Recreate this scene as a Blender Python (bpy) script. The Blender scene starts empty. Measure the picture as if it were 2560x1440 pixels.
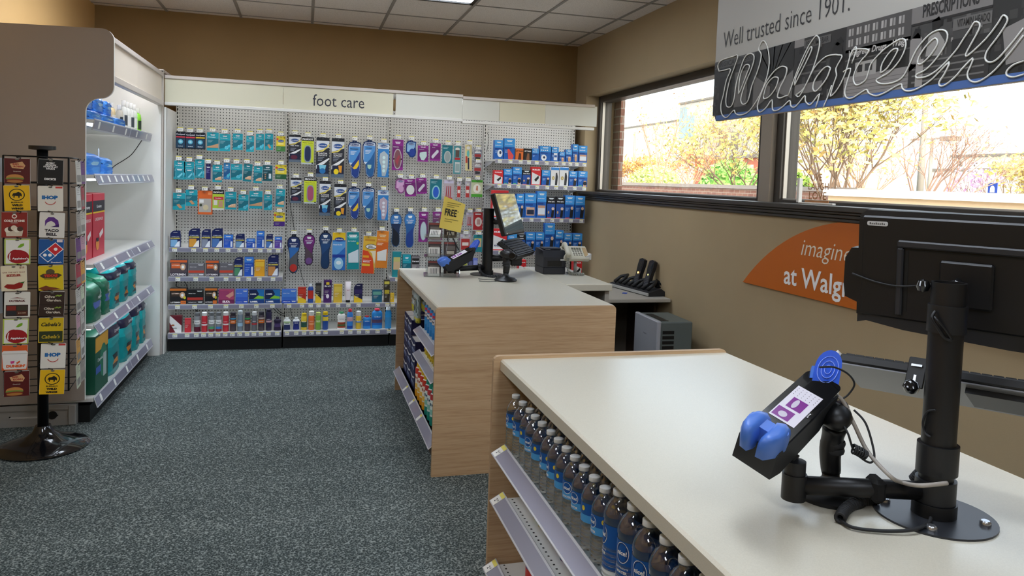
WORLD, SUN, EXPO = 1.7, 2.6, 0.32
import bpy, math, random
from mathutils import Vector, Matrix
random.seed(7)
S = bpy.context.scene
COL = S.collection
PI = math.pi
# ------------------------------------------------------------------ camera (metres; x right, y towards the back wall, z up)
YAW, PIT, ROL, FPX, CXP, CYP, HC = 0.27112, -0.05833, 0.03466, 1868.8, 1280.0, 563.7, 1.50
cy_, sy_ = math.cos(YAW), math.sin(YAW); cp_, sp_ = math.cos(PIT), math.sin(PIT); cr_, sr_ = math.cos(ROL), math.sin(ROL)
FWD = Vector((sy_*cp_, cy_*cp_, sp_)); r0 = Vector((cy_, -sy_, 0)); u0 = r0.cross(FWD)
RGT = cr_*r0 + sr_*u0; UPV = -sr_*r0 + cr_*u0
CAM = Vector((0, 0, HC))
def ray(px, py): return FWD + RGT*((px-CXP)/FPX) - UPV*((py-CYP)/FPX)
def atY(px, py, Y): d = ray(px, py); return CAM + d*(Y/d.y)
def atX(px, py, X): d = ray(px, py); return CAM + d*(X/d.x)
def atZ(px, py, Z): d = ray(px, py); return CAM + d*((Z-HC)/d.z)
def atD(px, py, D): return CAM + ray(px, py)*D
cd = bpy.data.cameras.new('camera'); co = bpy.data.objects.new('camera', cd); COL.objects.link(co)
cd.sensor_fit = 'HORIZONTAL'; cd.sensor_width = 36; cd.lens = FPX/2560*36
cd.shift_x = 0; cd.shift_y = (CYP-720)/2560
cd.clip_start = .02; cd.clip_end = 400
co.matrix_world = Matrix(((RGT.x, UPV.x, -FWD.x, 0), (RGT.y, UPV.y, -FWD.y, 0), (RGT.z, UPV.z, -FWD.z, HC), (0, 0, 0, 1)))
S.camera = co
# ------------------------------------------------------------------ materials
def lin(h):
    h = h.lstrip('#'); c = [int(h[i:i+2], 16)/255 for i in (0, 2, 4)]
    return tuple(x/12.92 if x <= .04045 else ((x+.055)/1.055)**2.4 for x in c)+(1,)
_M = {}
def mat(h, rough=.5, metal=0, emit=0, alpha=1, trans=0, spec=.5, coat=0, ior=1.45):
    k = (h, rough, metal, emit, alpha, trans, spec, coat, ior)
    if k in _M: return _M[k]
    m = bpy.data.materials.new('paint_'+h.strip('#')); m.use_nodes = True
    b = m.node_tree.nodes['Principled BSDF']; I = b.inputs
    I['Base Color'].default_value = lin(h); I['Roughness'].default_value = rough; I['Metallic'].default_value = metal
    I['Alpha'].default_value = alpha; I['Transmission Weight'].default_value = trans; I['IOR'].default_value = ior
    I['Specular IOR Level'].default_value = spec; I['Coat Weight'].default_value = coat
    if emit: I['Emission Color'].default_value = lin(h); I['Emission Strength'].default_value = emit
    _M[k] = m; return m
class G:   # tiny node helper
    def __init__(s, name, rough=.6):
        s.m = bpy.data.materials.new(name); s.m.use_nodes = True; s.t = s.m.node_tree; s.b = s.t.nodes['Principled BSDF']
        s.b.inputs['Roughness'].default_value = rough
    def n(s, typ, **k):
        x = s.t.nodes.new(typ)
        for a, v in k.items():
            if a[0] == '_': x.inputs[a[1:].replace('_', ' ')].default_value = v
            else: setattr(x, a, v)
        return x
    def l(s, a, b): s.t.links.new(a, b)
    def obj(s, scale=(1, 1, 1)):
        c = s.n('ShaderNodeTexCoord'); mp = s.n('ShaderNodeMapping'); mp.inputs['Scale'].default_value = scale
        s.l(c.outputs['Object'], mp.inputs[0]); return mp.outputs[0]
    def ramp(s, fac, stops):
        r = s.n('ShaderNodeValToRGB'); e = r.color_ramp.elements
        while len(e) < len(stops): e.new(.5)
        for q, (p, c) in zip(e, stops): q.position = p; q.color = lin(c)
        s.l(fac, r.inputs[0]); return r.outputs[0]
    def math(s, op, a, b=None, c=None):
        x = s.n('ShaderNodeMath', operation=op)
        for i, v in enumerate((a, b, c)):
            if v is None: continue
            if isinstance(v, (int, float)): x.inputs[i].default_value = v
            else: s.l(v, x.inputs[i])
        return x.outputs[0]
    def bump(s, h, st=.3, d=.01):
        b = s.n('ShaderNodeBump'); b.inputs['Strength'].default_value = st; b.inputs['Distance'].default_value = d
        s.l(h, b.inputs['Height']); s.l(b.outputs[0], s.b.inputs['Normal'])
def noise_paint(name, c1, c2, scale, rough=.7, bump=.1):
    g = G(name, rough); n = g.n('ShaderNodeTexNoise', _Scale=scale, _Detail=4.0); g.l(g.obj(), n.inputs['Vector'])
    g.l(g.ramp(n.outputs[0], [(.35, c1), (.65, c2)]), g.b.inputs['Base Color'])
    if bump: g.bump(n.outputs[0], bump, .002)
    return g.m
# ------------------------------------------------------------------ mesh builder
_TX = {}
def text_mesh(s, bold=0.0, shear=0.0, space=1.0):
    k = (s, bold, shear, space)
    if k in _TX: return _TX[k]
    c = bpy.data.curves.new('t', 'FONT'); c.body = s; c.size = 1; c.offset = bold; c.shear = shear; c.space_character = space
    c.resolution_u = 2; c.align_x = 'LEFT'
    o = bpy.data.objects.new('t', c); COL.objects.link(o)
    dg = bpy.context.evaluated_depsgraph_get(); me = o.evaluated_get(dg).to_mesh()
    vs = [(v.co.x, v.co.y) for v in me.vertices]; fs = [tuple(p.vertices) for p in me.polygons]
    o.evaluated_get(dg).to_mesh_clear(); bpy.data.objects.remove(o); bpy.data.curves.remove(c)
    if vs:
        x0 = min(v[0] for v in vs); x1 = max(v[0] for v in vs); y0 = min(v[1] for v in vs); y1 = max(v[1] for v in vs)
    else: x0 = y0 = 0; x1 = y1 = 1
    _TX[k] = (vs, fs, x0, y0, max(x1-x0, 1e-4), max(y1-y0, 1e-4)); return _TX[k]
ILLEGIBLE = {'heater', 'ELO', 'visa', '320-1050', 'CHASE', 'FIRST', 'odor', 'sour', 'PAIN', 'Zeasorb', 'blister', 'FOOT', 'Foot Spray', 'Antifungal', 'Facial Tissue', 'Wrap', 'Tape', 'Finger', 'Ice Bag', 'Paper Tape', 'Water Bottle', 'UNDERWEAR'}
class MB:
    def __init__(s): s.v = []; s.f = []; s.mi = []; s.mats = []; s.sm = []
    def m(s, mt):
        if isinstance(mt, str): mt = mat(mt)
        if mt not in s.mats: s.mats.append(mt)
        return s.mats.index(mt)
    def add(s, vs, fs, mt, smooth=False, M=None):
        o = len(s.v); i = s.m(mt)
        s.v += [tuple(M @ Vector(p)) if M else tuple(p) for p in vs]
        for f in fs: s.f.append(tuple(o+k for k in f)); s.mi.append(i); s.sm.append(smooth)
        return s
    def box(s, x0, x1, y0, y1, z0, z1, mt, M=None, b=0):
        if b:
            b = min(b, abs(x1-x0)/2.01, abs(y1-y0)/2.01, abs(z1-z0)/2.01)
            vs = []; fs = []
            idx = {}
            for i, (x, sx) in enumerate(((x0, 1), (x1, -1))):
                for j, (y, sy) in enumerate(((y0, 1), (y1, -1))):
                    for k, (z, sz) in enumerate(((z0, 1), (z1, -1))):
                        for ax in range(3):
                            p = [x+sx*b, y+sy*b, z+sz*b]; p[ax] = (x, y, z)[ax]
                            idx[(i, j, k, ax)] = len(vs); vs.append(p)
            for ax in range(3):
                o1, o2 = [a for a in range(3) if a != ax]
                for e in (0, 1):
                    q = []
                    for a, c in ((0, 0), (1, 0), (1, 1), (0, 1)):
                        t = [0, 0, 0]; t[ax] = e; t[o1] = a; t[o2] = c; q.append(idx[(*t, ax)])
                    fs.append(q)
                for a in (0, 1):
                    for c in (0, 1):
                        t0 = [0, 0, 0]; t0[o1] = a; t0[o2] = c; t1 = list(t0); t1[ax] = 1
                        fs.append([idx[(*t0, o1)], idx[(*t1, o1)], idx[(*t1, o2)], idx[(*t0, o2)]])
            for i in (0, 1):
                for j in (0, 1):
                    for k in (0, 1): fs.append([idx[(i, j, k, 0)], idx[(i, j, k, 1)], idx[(i, j, k, 2)]])
            return s.add(vs, fs, mt, False, M)
        vs = [(x, y, z) for x in (x0, x1) for y in (y0, y1) for z in (z0, z1)]
        return s.add(vs, [(0, 1, 3, 2), (4, 6, 7, 5), (0, 4, 5, 1), (2, 3, 7, 6), (0, 2, 6, 4), (1, 5, 7, 3)], mt, False, M)
    def prism(s, pts, d0, d1, mt, plane='xz', M=None, side=None, caps=(1, 1), smooth=False):
        """outline in a plane, extruded between d0 and d1 along the remaining axis"""
        def P(a, b, d): return {'xz': (a, d, b), 'xy': (a, b, d), 'yz': (d, a, b)}[plane]
        n = len(pts); vs = [P(a, b, d0) for a, b in pts]+[P(a, b, d1) for a, b in pts]
        fs = []
        if caps[0]: fs.append(tuple(range(n)))
        if caps[1]: fs.append(tuple(range(2*n-1, n-1, -1)))
        s.add(vs, fs, mt, False, M)
        s.add(vs, [(i, (i+1) % n, n+(i+1) % n, n+i) for i in range(n)], side or mt, smooth, M)
        return s
    def lathe(s, prof, mt, seg=20, c=(0, 0, 0), M=None, smooth=True, sx=1, sy=1, a0=0, a1=2*PI):
        full = abs(a1-a0-2*PI) < 1e-6; n = seg if full else seg+1
        if smooth and len(prof) > 2:          # break the shading where the profile turns sharply
            runs = [[prof[0], prof[1]]]
            for i in range(2, len(prof)):
                (r0_, z0_), (r1_, z1_), (r2_, z2_) = prof[i-2], prof[i-1], prof[i]
                a_ = math.atan2(z1_-z0_, r1_-r0_); b_ = math.atan2(z2_-z1_, r2_-r1_); d_ = abs((b_-a_+PI) % (2*PI)-PI)
                if d_ > .75: runs.append([prof[i-1], prof[i]])
                else: runs[-1].append(prof[i])
            if len(runs) > 1:
                for q_ in runs: s.lathe(q_ if len(q_) > 2 else [q_[0], q_[1]], mt, seg, c, M, smooth, sx, sy, a0, a1)
                return s
        vs = []
        for r, z in prof:
            for i in range(n):
                a = a0+(a1-a0)*i/seg; vs.append((c[0]+r*math.cos(a)*sx, c[1]+r*math.sin(a)*sy, c[2]+z))
        fs = []
        for j in range(len(prof)-1):
            for i in range(seg):
                k = (i+1) % n if full else i+1
                fs.append((j*n+i, j*n+k, (j+1)*n+k, (j+1)*n+i))
        return s.add(vs, fs, mt, smooth, M)
    def tube(s, pts, r, mt, seg=8, M=None, cap=True, closed=False):
        pts = [Vector(p) for p in pts]; n = len(pts); rr = r if isinstance(r, (list, tuple)) else [r]*n
        vs = []; up = None
        for i, p in enumerate(pts):
            a = pts[(i-1) % n] if (i > 0 or closed) else p; b = pts[(i+1) % n] if (i < n-1 or closed) else p
            t = (b-a)
            if t.length < 1e-9: t = Vector((0, 0, 1))
            t.normalize()
            if up is None: up = Vector((0, 0, 1)) if abs(t.z) < .9 else Vector((1, 0, 0))
            x = t.cross(up)
            if x.length < 1e-4: x = t.orthogonal()
            x.normalize(); y = x.cross(t).normalized(); up = y
            for k in range(seg):
                an = 2*PI*k/seg; vs.append(p+x*math.cos(an)*rr[i]+y*math.sin(an)*rr[i])
        fs = []
        for i in range(n if closed else n-1):
            for k in range(seg):
                i2 = (i+1) % n; fs.append((i*seg+k, i*seg+(k+1) % seg, i2*seg+(k+1) % seg, i2*seg+k))
        if cap and not closed: fs += [tuple(range(seg))[::-1], tuple(range((n-1)*seg, n*seg))]
        return s.add(vs, fs, mt, True, M)
    def text(s, txt, cx, cz, w, mt, y=0.0, h=None, bold=0.0, shear=0.0, M=None, maxh=None, space=1.0, left=False):
        """text on the plane y, reading along +x, facing -y; w = width (or None), h = glyph height"""
        if txt in ILLEGIBLE:      # print too small to read in the photograph: plain strokes
            w_ = w or (h*len(txt)*.6); h_ = h or min(maxh or 9, w_/len(txt)*1.1); n_ = max(3, len(txt))
            xs = cx if left else cx-w_/2
            for i in range(n_): s.add([(xs+w_*(i+.1)/n_, y, cz-h_/2), (xs+w_*(i+.7)/n_, y, cz-h_/2), (xs+w_*(i+.7)/n_, y, cz+h_*(.5 if i % 3 == 0 else .2)), (xs+w_*(i+.1)/n_, y, cz+h_*(.5 if i % 3 == 0 else .2))], [(0, 1, 2, 3)], mt, False, M)
            return s
        vs, fs, x0, y0, tw, th = text_mesh(txt, bold, shear, space)
        kx = (w/tw) if w else None; kz = (h/th) if h else None
        if kx is None: kx = kz
        if kz is None: kz = kx if not maxh else min(kx, maxh/th)
        if maxh and not h: kx = min(kx, kz*1.25)
        ox = cx if left else cx-tw*kx/2
        return s.add([(ox+(a-x0)*kx, y, cz+(b-y0-th/2)*kz) for a, b in vs], fs, mt, False, M)
    def build(s, name, parent=None, loc=(0, 0, 0), rz=0, rot=None):
        me = bpy.data.meshes.new(name); me.from_pydata(s.v, [], s.f)
        for q in s.mats: me.materials.append(q)
        me.polygons.foreach_set('material_index', s.mi); me.polygons.foreach_set('use_smooth', s.sm); me.update()
        o = bpy.data.objects.new(name, me); COL.objects.link(o); o.location = loc
        o.rotation_euler = rot or (0, 0, rz)
        if parent: o.parent = parent
        return o
def tag(o, label=None, cat=None, group=None, kind=None):
    if label: o['label'] = label
    if cat: o['category'] = cat
    if group: o['group'] = group
    if kind: o['kind'] = kind
    return o
def empty(name, loc=(0, 0, 0), rz=0, label=None, cat=None, group=None):
    o = bpy.data.objects.new(name, None); COL.objects.link(o); o.location = loc; o.rotation_euler = (0, 0, rz); o.empty_display_size = .05
    return tag(o, label, cat, group)
def copy_tree(o, parent=None):
    c = o.copy(); COL.objects.link(c)
    if parent: c.parent = parent
    for ch in [q for q in KIDS.get(o.name, [])]: copy_tree(ch, c)
    return c
KIDS = {}
def rrect(x0, z0, x1, z1, r, n=4):
    out = []
    for cx, cz, a in ((x1-r, z1-r, 0), (x0+r, z1-r, 90), (x0+r, z0+r, 180), (x1-r, z0+r, 270)):
        for i in range(n+1):
            t = math.radians(a+90*i/n); out.append((cx+r*math.cos(t), cz+r*math.sin(t)))
    return out
def ell(cx, cz, rx, rz, n=20): return [(cx+rx*math.cos(2*PI*i/n), cz+rz*math.sin(2*PI*i/n)) for i in range(n)]
def T(x=0, y=0, z=0): return Matrix.Translation((x, y, z))
def RX(a): return Matrix.Rotation(math.radians(a), 4, 'X')
def RY(a): return Matrix.Rotation(math.radians(a), 4, 'Y')
def RZ(a): return Matrix.Rotation(math.radians(a), 4, 'Z')
def arc(p0, p1, p2, n=8):
    p0, p1, p2 = Vector(p0), Vector(p1), Vector(p2)
    return [p0*(1-t)**2+p1*2*t*(1-t)+p2*t*t for t in [i/n for i in range(n+1)]]
def spline(P, n=6):
    P = [Vector(p) for p in P]; out = []
    for i in range(len(P)-1):
        a = P[max(i-1, 0)]; b = P[i]; c = P[i+1]; d = P[min(i+2, len(P)-1)]
        for k in range(n):
            t = k/n; out.append(.5*((2*b)+(c-a)*t+(2*a-5*b+4*c-d)*t*t+(3*b-a-3*c+d)*t**3))
    return out+[P[-1]]
ORD = ['first', 'second', 'third', 'fourth', 'fifth', 'sixth', 'seventh', 'eighth', 'ninth', 'tenth', 'eleventh', 'twelfth', 'thirteenth', 'fourteenth', 'fifteenth', 'sixteenth', 'seventeenth', 'eighteenth', 'nineteenth', 'twentieth', 'twenty-first', 'twenty-second', 'twenty-third']
# ================================================================== the room
XL, XR, YB, ZC = -1.77, 2.645, 7.25, 2.89
YF = -2.6                                    # the room goes on behind the camera
def wall_paint(name, c1, c2):
    g = G(name, .75); n = g.n('ShaderNodeTexNoise', _Scale=2.0, _Detail=3.0); g.l(g.obj(), n.inputs['Vector'])
    g.l(g.ramp(n.outputs[0], [(.3, c1), (.7, c2)]), g.b.inputs['Base Color'])
    n2 = g.n('ShaderNodeTexNoise', _Scale=260.0, _Detail=2.0); g.l(g.obj(), n2.inputs['Vector']); g.bump(n2.outputs[0], .12, .002)
    return g.m
M_WALL = wall_paint('tan_wall_paint', '#ab9776', '#b09c7a')
M_BACK = wall_paint('brown_wall_paint', '#8f7248', '#93764c')
M_OCHRE = wall_paint('ochre_wall_paint', '#c8a26a', '#cca66e')
# carpet: looped pile, dark slate with pale flecks
g = G('speckled_carpet', .95)
n1 = g.n('ShaderNodeTexNoise', _Scale=170.0, _Detail=3.0, _Roughness=.7); g.l(g.obj((1, 1, 1)), n1.inputs['Vector'])
n2 = g.n('ShaderNodeTexVoronoi', _Scale=120.0); g.l(g.obj((1, 1, 1)), n2.inputs['Vector'])
mx = g.math('ADD', g.math('MULTIPLY', n1.outputs[0], .8), g.math('MULTIPLY', n2.outputs['Distance'], .42))
n3 = g.n('ShaderNodeTexNoise', _Scale=1.3, _Detail=2.0); g.l(g.obj((.3, 2.2, 1)), n3.inputs['Vector'])
mx = g.math('ADD', mx, g.math('MULTIPLY', n3.outputs[0], .10))
g.l(g.ramp(mx, [(.47, '#222a2b'), (.58, '#3d4545'), (.70, '#5a6362'), (.84, '#979e9b')]), g.b.inputs['Base Color'])
g.bump(mx, .5, .004); g.b.inputs['Specular IOR Level'].default_value = .15
M_CARPET = g.m
# acoustic tile
g = G('mineral_ceiling_tile', .9)
n1 = g.n('ShaderNodeTexNoise', _Scale=210.0, _Detail=2.0); g.l(g.obj(), n1.inputs['Vector'])
g.l(g.ramp(n1.outputs[0], [(.33, '#bdb2a8'), (.42, '#ece3da'), (.6, '#f0e8df')]), g.b.inputs['Base Color']); g.bump(n1.outputs[0], .3, .002)
M_TILE = g.m
M_GRID = mat('#9a948c', .6)
m = MB(); m.box(XL-.1, XR+.1, YF, YB+.1, -.06, 0, M_CARPET); tag(m.build('floor'), kind='structure')
m = MB(); m.box(XL-.05, XR+.15, YB, YB+.12, 0, ZC+.1, M_BACK); tag(m.build('wall_back'), kind='structure')
m = MB(); m.box(XL-.12, XL, YF, YB, 0, ZC+.1, M_OCHRE); tag(m.build('wall_left'), kind='structure')
m = MB(); m.box(XL-.1, XR+.3, YF-.12, YF, 0, ZC+.1, M_WALL); tag(m.build('wall_front'), kind='structure')
# right wall with one long window opening
WY0, WY1, WZ0, WZ1, WT = .55, 6.95, 1.405, 2.366, .30
m = MB()
m.box(XR, XR+WT, YF, YB, 0, WZ0-.02, M_WALL); m.box(XR, XR+WT, YF, YB, WZ1, ZC+.1, M_WALL)
m.box(XR, XR+WT, WY1, YB, WZ0-.02, WZ1, M_WALL); m.box(XR, XR+WT, YF, WY0, WZ0-.02, WZ1, M_WALL)
tag(m.build('wall_right'), kind='structure')
# ceiling: tiles and T-grid, troffers let in
TX0, TY0, TS = 2.235, 7.25, .61
def cx_lines():
    x = 2.503
    out = []
    while x > XL: out.append(x); x -= .617
    return out
LX = cx_lines(); LYs = []
y = 7.14
k = 0
while y > YF: LYs.append(y); y -= .61
TROF = []   # (x0, x1, y0, y1) of light cells
for xi in (2, 5):
    for yj in (2.5,):
        pass
def cell(i, j, n=1): return (LX[i+1], LX[i], LYs[j+n], LYs[j])
LIGHTS = [cell(2, 2, 2), cell(5, 2, 2), cell(2, 8, 2), cell(5, 8, 2), cell(0, 8, 2), cell(2, 12, 2), cell(5, 12, 2)]
def in_light(x0, x1, y0, y1):
    c = ((x0+x1)/2, (y0+y1)/2)
    return any(l[0] < c[0] < l[1] and l[2] < c[1] < l[3] for l in LIGHTS)
m = MB(); gm = MB()
xs = [XR]+LX+[XL]; ys = [YB]+LYs+[YF]
for i in range(len(xs)-1):
    for j in range(len(ys)-1):
        x1, x0, y1, y0 = xs[i], xs[i+1], ys[j], ys[j+1]
        if x1-x0 < .01 or y1-y0 < .01 or in_light(x0, x1, y0, y1): continue
        m.box(x0, x1, y0, y1, ZC+.004, ZC+.02, M_TILE)
for x in LX: gm.box(x-.012, x+.012, YF, YB, ZC-.001, ZC+.03, M_GRID)
for yy in LYs:
    for i in range(len(xs)-1):
        if not in_light(xs[i+1], xs[i], yy-.1, yy+.1) or not in_light(xs[i+1], xs[i], yy+.01, yy+.1) or not in_light(xs[i+1], xs[i], yy-.1, yy-.01):
            gm.box(xs[i+1], xs[i], yy-.010, yy+.010, ZC, ZC+.03, M_GRID)
c = tag(m.build('ceiling'), kind='structure'); gm.build('ceiling_grid', c)
m = MB(); m.box(XL-.1, XR+.2, YF, YB+.1, ZC+.12, ZC+.2, M_GRID); tag(m.build('ceiling_slab'), kind='structure')
M_DIFF = mat('#e8f2ff', .5, emit=11)
LN = ['over the counters and the aisle', 'over the aisle beside the tall shelving', 'over the near counter', 'over the near aisle', 'close to the window wall', 'behind the near counter', 'at the near end of the aisle']
for (a, b, c_, d), w in zip(LIGHTS, LN):
    e = empty('ceiling_light', ((a+b)/2, (c_+d)/2, ZC), label='recessed black-framed fluorescent ceiling light '+w, cat='ceiling light', group='recessed ceiling lights')
    hx, hy = (b-a)/2-.013, (d-c_)/2-.013
    f = MB()
    for q in ((-hx, -hx+.03, -hy, hy), (hx-.03, hx, -hy, hy), (-hx, hx, -hy, -hy+.03), (-hx, hx, hy-.03, hy)): f.box(*q, -.004, .05, mat('#15130f', .4))
    f.box(-hx, hx, -hy, hy, .05, .06, mat('#d8d8d4', .5)); f.build('frame', e)
    f = MB(); f.box(-hx+.03, hx-.03, -hy+.03, hy-.03, .008, .014, M_DIFF); f.build('diffuser', e)
# window frame members, glass, sill
M_BRZ = mat('#4a4540', .38, metal=.35); M_BRZD = mat('#2b2724', .4, metal=.3); M_ALU = mat('#c9c2b8', .35, metal=.4)
g = G('window_glass', 0)
tr = g.n('ShaderNodeBsdfTransparent'); gl = g.n('ShaderNodeBsdfGlossy'); gl.inputs['Roughness'].default_value = 0.0
mxs = g.n('ShaderNodeMixShader'); fr = g.n('ShaderNodeLayerWeight'); fr.inputs[0].default_value = .5
ff = g.math('ADD', g.math('MULTIPLY', g.math('POWER', fr.outputs['Facing'], 5.0), .7), .025)
g.l(ff, mxs.inputs[0]); g.l(tr.outputs[0], mxs.inputs[1]); g.l(gl.outputs[0], mxs.inputs[2])
tr.inputs[0].default_value = (.93, .95, .94, 1)
g.l(mxs.outputs[0], g.t.nodes['Material Output'].inputs[0]); M_GLASS = g.m
FX0, FX1 = XR+.13, XR+.25
def win(n, y0, y1):
    f = MB()
    f.box(FX0, FX1, y0, y0+.06, WZ0, WZ1, M_BRZ, b=.003); f.box(FX0, FX1, y1-.06, y1, WZ0, WZ1, M_BRZ, b=.003)
    f.box(FX0, FX1, y0+.06, y1-.06, WZ1-.06, WZ1, M_BRZ, b=.003); f.box(FX0, FX1, y0+.06, y1-.06, WZ0, WZ0+.045, M_BRZ, b=.003)
    for q in ((y0+.06, y0+.07), (y1-.07, y1-.06)): f.box(FX0+.02, FX0+.045, *q, WZ0+.045, WZ1-.06, M_ALU)
    f.box(FX0+.02, FX0+.045, y0+.06, y1-.06, WZ0+.045, WZ0+.053, M_ALU)
    w = tag(f.build('window_%d' % n), kind='structure')
    p = MB(); p.box(FX0+.055, FX0+.061, y0+.06, y1-.06, WZ0+.045, WZ1-.06, M_GLASS); p.build('pane', w)
YM = 4.12
win(1, YM+.01, WY1); win(2, WY0, YM-.11)
m = MB(); m.box(FX0-.03, FX1+.02, YM-.11, YM+.01, WZ0, WZ1, mat('#9c9184', .4, metal=.3), b=.004); tag(m.build('trim_2'), kind='structure')
# stepped dark sill
m = MB()
for a, b_, z0, z1 in ((XR-.055, FX0+.03, 1.405, 1.432), (XR-.045, XR+.01, 1.392, 1.405), (XR-.03, XR+.01, 1.372, 1.392), (XR-.018, XR+.01, 1.352, 1.372)):
    m.box(a, b_, WY0-.05, WY1+.01, z0, z1, M_BRZ, b=.004)
tag(m.build('trim_1'), kind='structure')
m = MB(); m.box(XR-.012, XR, YF, 6.5, 0, .10, mat('#2c2a27', .5)); tag(m.build('baseboard_right'), kind='structure')
# ================================================================== shelving against the back wall
g = G('pegboard', .55)
c = g.obj(); sp = g.n('ShaderNodeSeparateXYZ'); g.l(c, sp.inputs[0])
fx = g.math('SUBTRACT', g.math('FRACT', g.math('DIVIDE', g.math('ADD', sp.outputs[0], 10*.0254), .0254)), .5)
fz = g.math('SUBTRACT', g.math('FRACT', g.math('DIVIDE', sp.outputs[2], .0254)), .5)
d = g.math('SQRT', g.math('ADD', g.math('MULTIPLY', fx, fx), g.math('MULTIPLY', fz, fz)))
hole = g.math('LESS_THAN', d, .17)
g.l(g.ramp(hole, [(0, '#d3d2cd'), (1, '#0c0c0c')]), g.b.inputs['Base Color']); g.bump(g.math('SUBTRACT', 1, hole), .6, .002)
M_PEG = g.m
M_WHITE = mat('#e6e4de', .4); M_LIP = mat('#c9c9cf', .35); M_STRIP = mat('#8f8da0', .3, coat=.4); M_PANEL = mat('#e4e3de', .45)
M_FASC = mat('#dcd7bd', .5); M_FASC2 = mat('#dad9cd', .5); M_RAIL = mat('#cfc4ba', .4); M_BLK = mat('#0b0b0c', .5); M_GAP = mat('#15130f', .8)
M_TAG = mat('#f4f4f0', .5); M_TAGY = mat('#ece06a', .5); M_INK = mat('#3a3c44', .6); M_CHROME = mat('#b9bcc2', .25, metal=.9)
M_CLEAR = mat('#f2f6f8', .05, alpha=.22, spec=.8)
YP = 7.05; UPX = [-1.072, -.161, .748, 1.657, 2.56]
def price_tag(parent, x, y, z, w=.034, h=.03, n=0, name='price_label', M=None, loc=None):
    t = MB(); t.box(-w/2, w/2, -.0008, .0008, -h/2, h/2, M_TAG)
    t.add([(-w/2, -.0011, h*.3), (w/2, -.0011, h*.3), (w/2, -.0011, h/2), (-w/2, -.0011, h/2)], [(0, 1, 2, 3)], M_TAGY)
    t.text(['7', '9', '12', '5', '3', '8'][n % 6], -w*.24, -h*.14, None, M_INK, y=-.0011, h=h*.36, bold=.02)
    t.text(['99', '49', '29', '79'][n % 4], w*.12, -h*.06, None, M_INK, y=-.0011, h=h*.2, bold=.01)
    return t.build(name, parent, (x, y, z))
_ptag = {}
def tag_copy(parent, loc, n, w=.034, h=.03, name='price_label', rx=0):
    k = (n % 12, w, h, name)
    if k not in _ptag: _ptag[k] = price_tag(parent, *loc, w, h, n, name); _ptag[k].rotation_euler = (rx, 0, 0); return _ptag[k]
    o = _ptag[k].copy(); COL.objects.link(o); o.parent = parent; o.location = loc; o.rotation_euler = (rx, 0, 0); return o
def shelf_mesh(w, d, lip=.036, th=.016, front_sl=0.0, peg=False, mt=None):
    """white steel shelf, origin at its back left bottom corner, running to -y, with a price channel in front"""
    m = MB(); mt = mt or M_WHITE
    m.box(0, w, -d, 0, -th, 0, mt)
    m.box(0, w, -d-.004, -d, -lip, .004, M_LIP)
    m.box(.002, w-.002, -d-.0055, -d-.004, -lip+.005, -.002, M_STRIP)
    for x in (.004, w-.012): m.prism([(-.01, -th), (-d*.8, -th), (-d*.55, -.04), (-.01, -.075)], x, x+.003, M_LIP, 'yz')
    return m
BAYN = ['the end bay next to the tall side shelving', 'the second bay with long shoe insoles', 'the third bay behind the far register', 'the corner bay of braces and supports']
BAYS = []
SH = [  # (bay, height of shelf top, depth)
    [(.862, .40), (.622, .42), (.390, .42), (.154, .43)], [(.390, .42), (.154, .43)], [(.60, .30), (.390, .42), (.154, .43)], [(1.70, .43), (1.475, .43), (1.17, .43), (.865, .43), (.62, .43), (.154, .43)]]
SHELF_OBJ = {}
for b in range(4):
    x0, x1 = UPX[b], UPX[b+1]; w = x1-x0
    e = empty('shelving_bay', (x0, YP, 0), label='white pegboard shelving unit, '+BAYN[b], cat='shelving', group='pegboard bays along the back wall')
    BAYS.append(e)
    m = MB(); m.box(.0 if b else 0, w-.013, 0, .012, .12, 2.12, M_PEG); m.build('pegboard', e)
    m = MB(); m.box(-.012, .012, -.018, .03, 0, 2.14, M_WHITE)
    m.box(-.0035, .0035, -.0195, -.018, .2, 2.1, M_WHITE)
    z = .2
    while z < 2.1: m.box(-.004, .004, -.0200, -.0186, z, z+.022, M_GAP); z += .0318
    m.build('upright_post', e)
    if b == 3:
        m = MB(); m.box(w-.0125, w+.012, -.018, .03, 0, 2.14, M_WHITE); z = .2
        while z < 2.1: m.box(w-.004, w+.004, -.0200, -.0186, z, z+.022, M_GAP); z += .0318
        m.build('upright_post', e)
    m = MB(); m.box(.0, w-.0125, -.40, 0, .0, .115, M_BLK); m.build('kick_plate', e)
    for k, (z, d) in enumerate(SH[b]):
        ww = w-.016; s = shelf_mesh(ww, d, lip=.044 if z < .2 else .036).build('shelf', e, (.002, -.004, z)); SHELF_OBJ[(b, k)] = s
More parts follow.
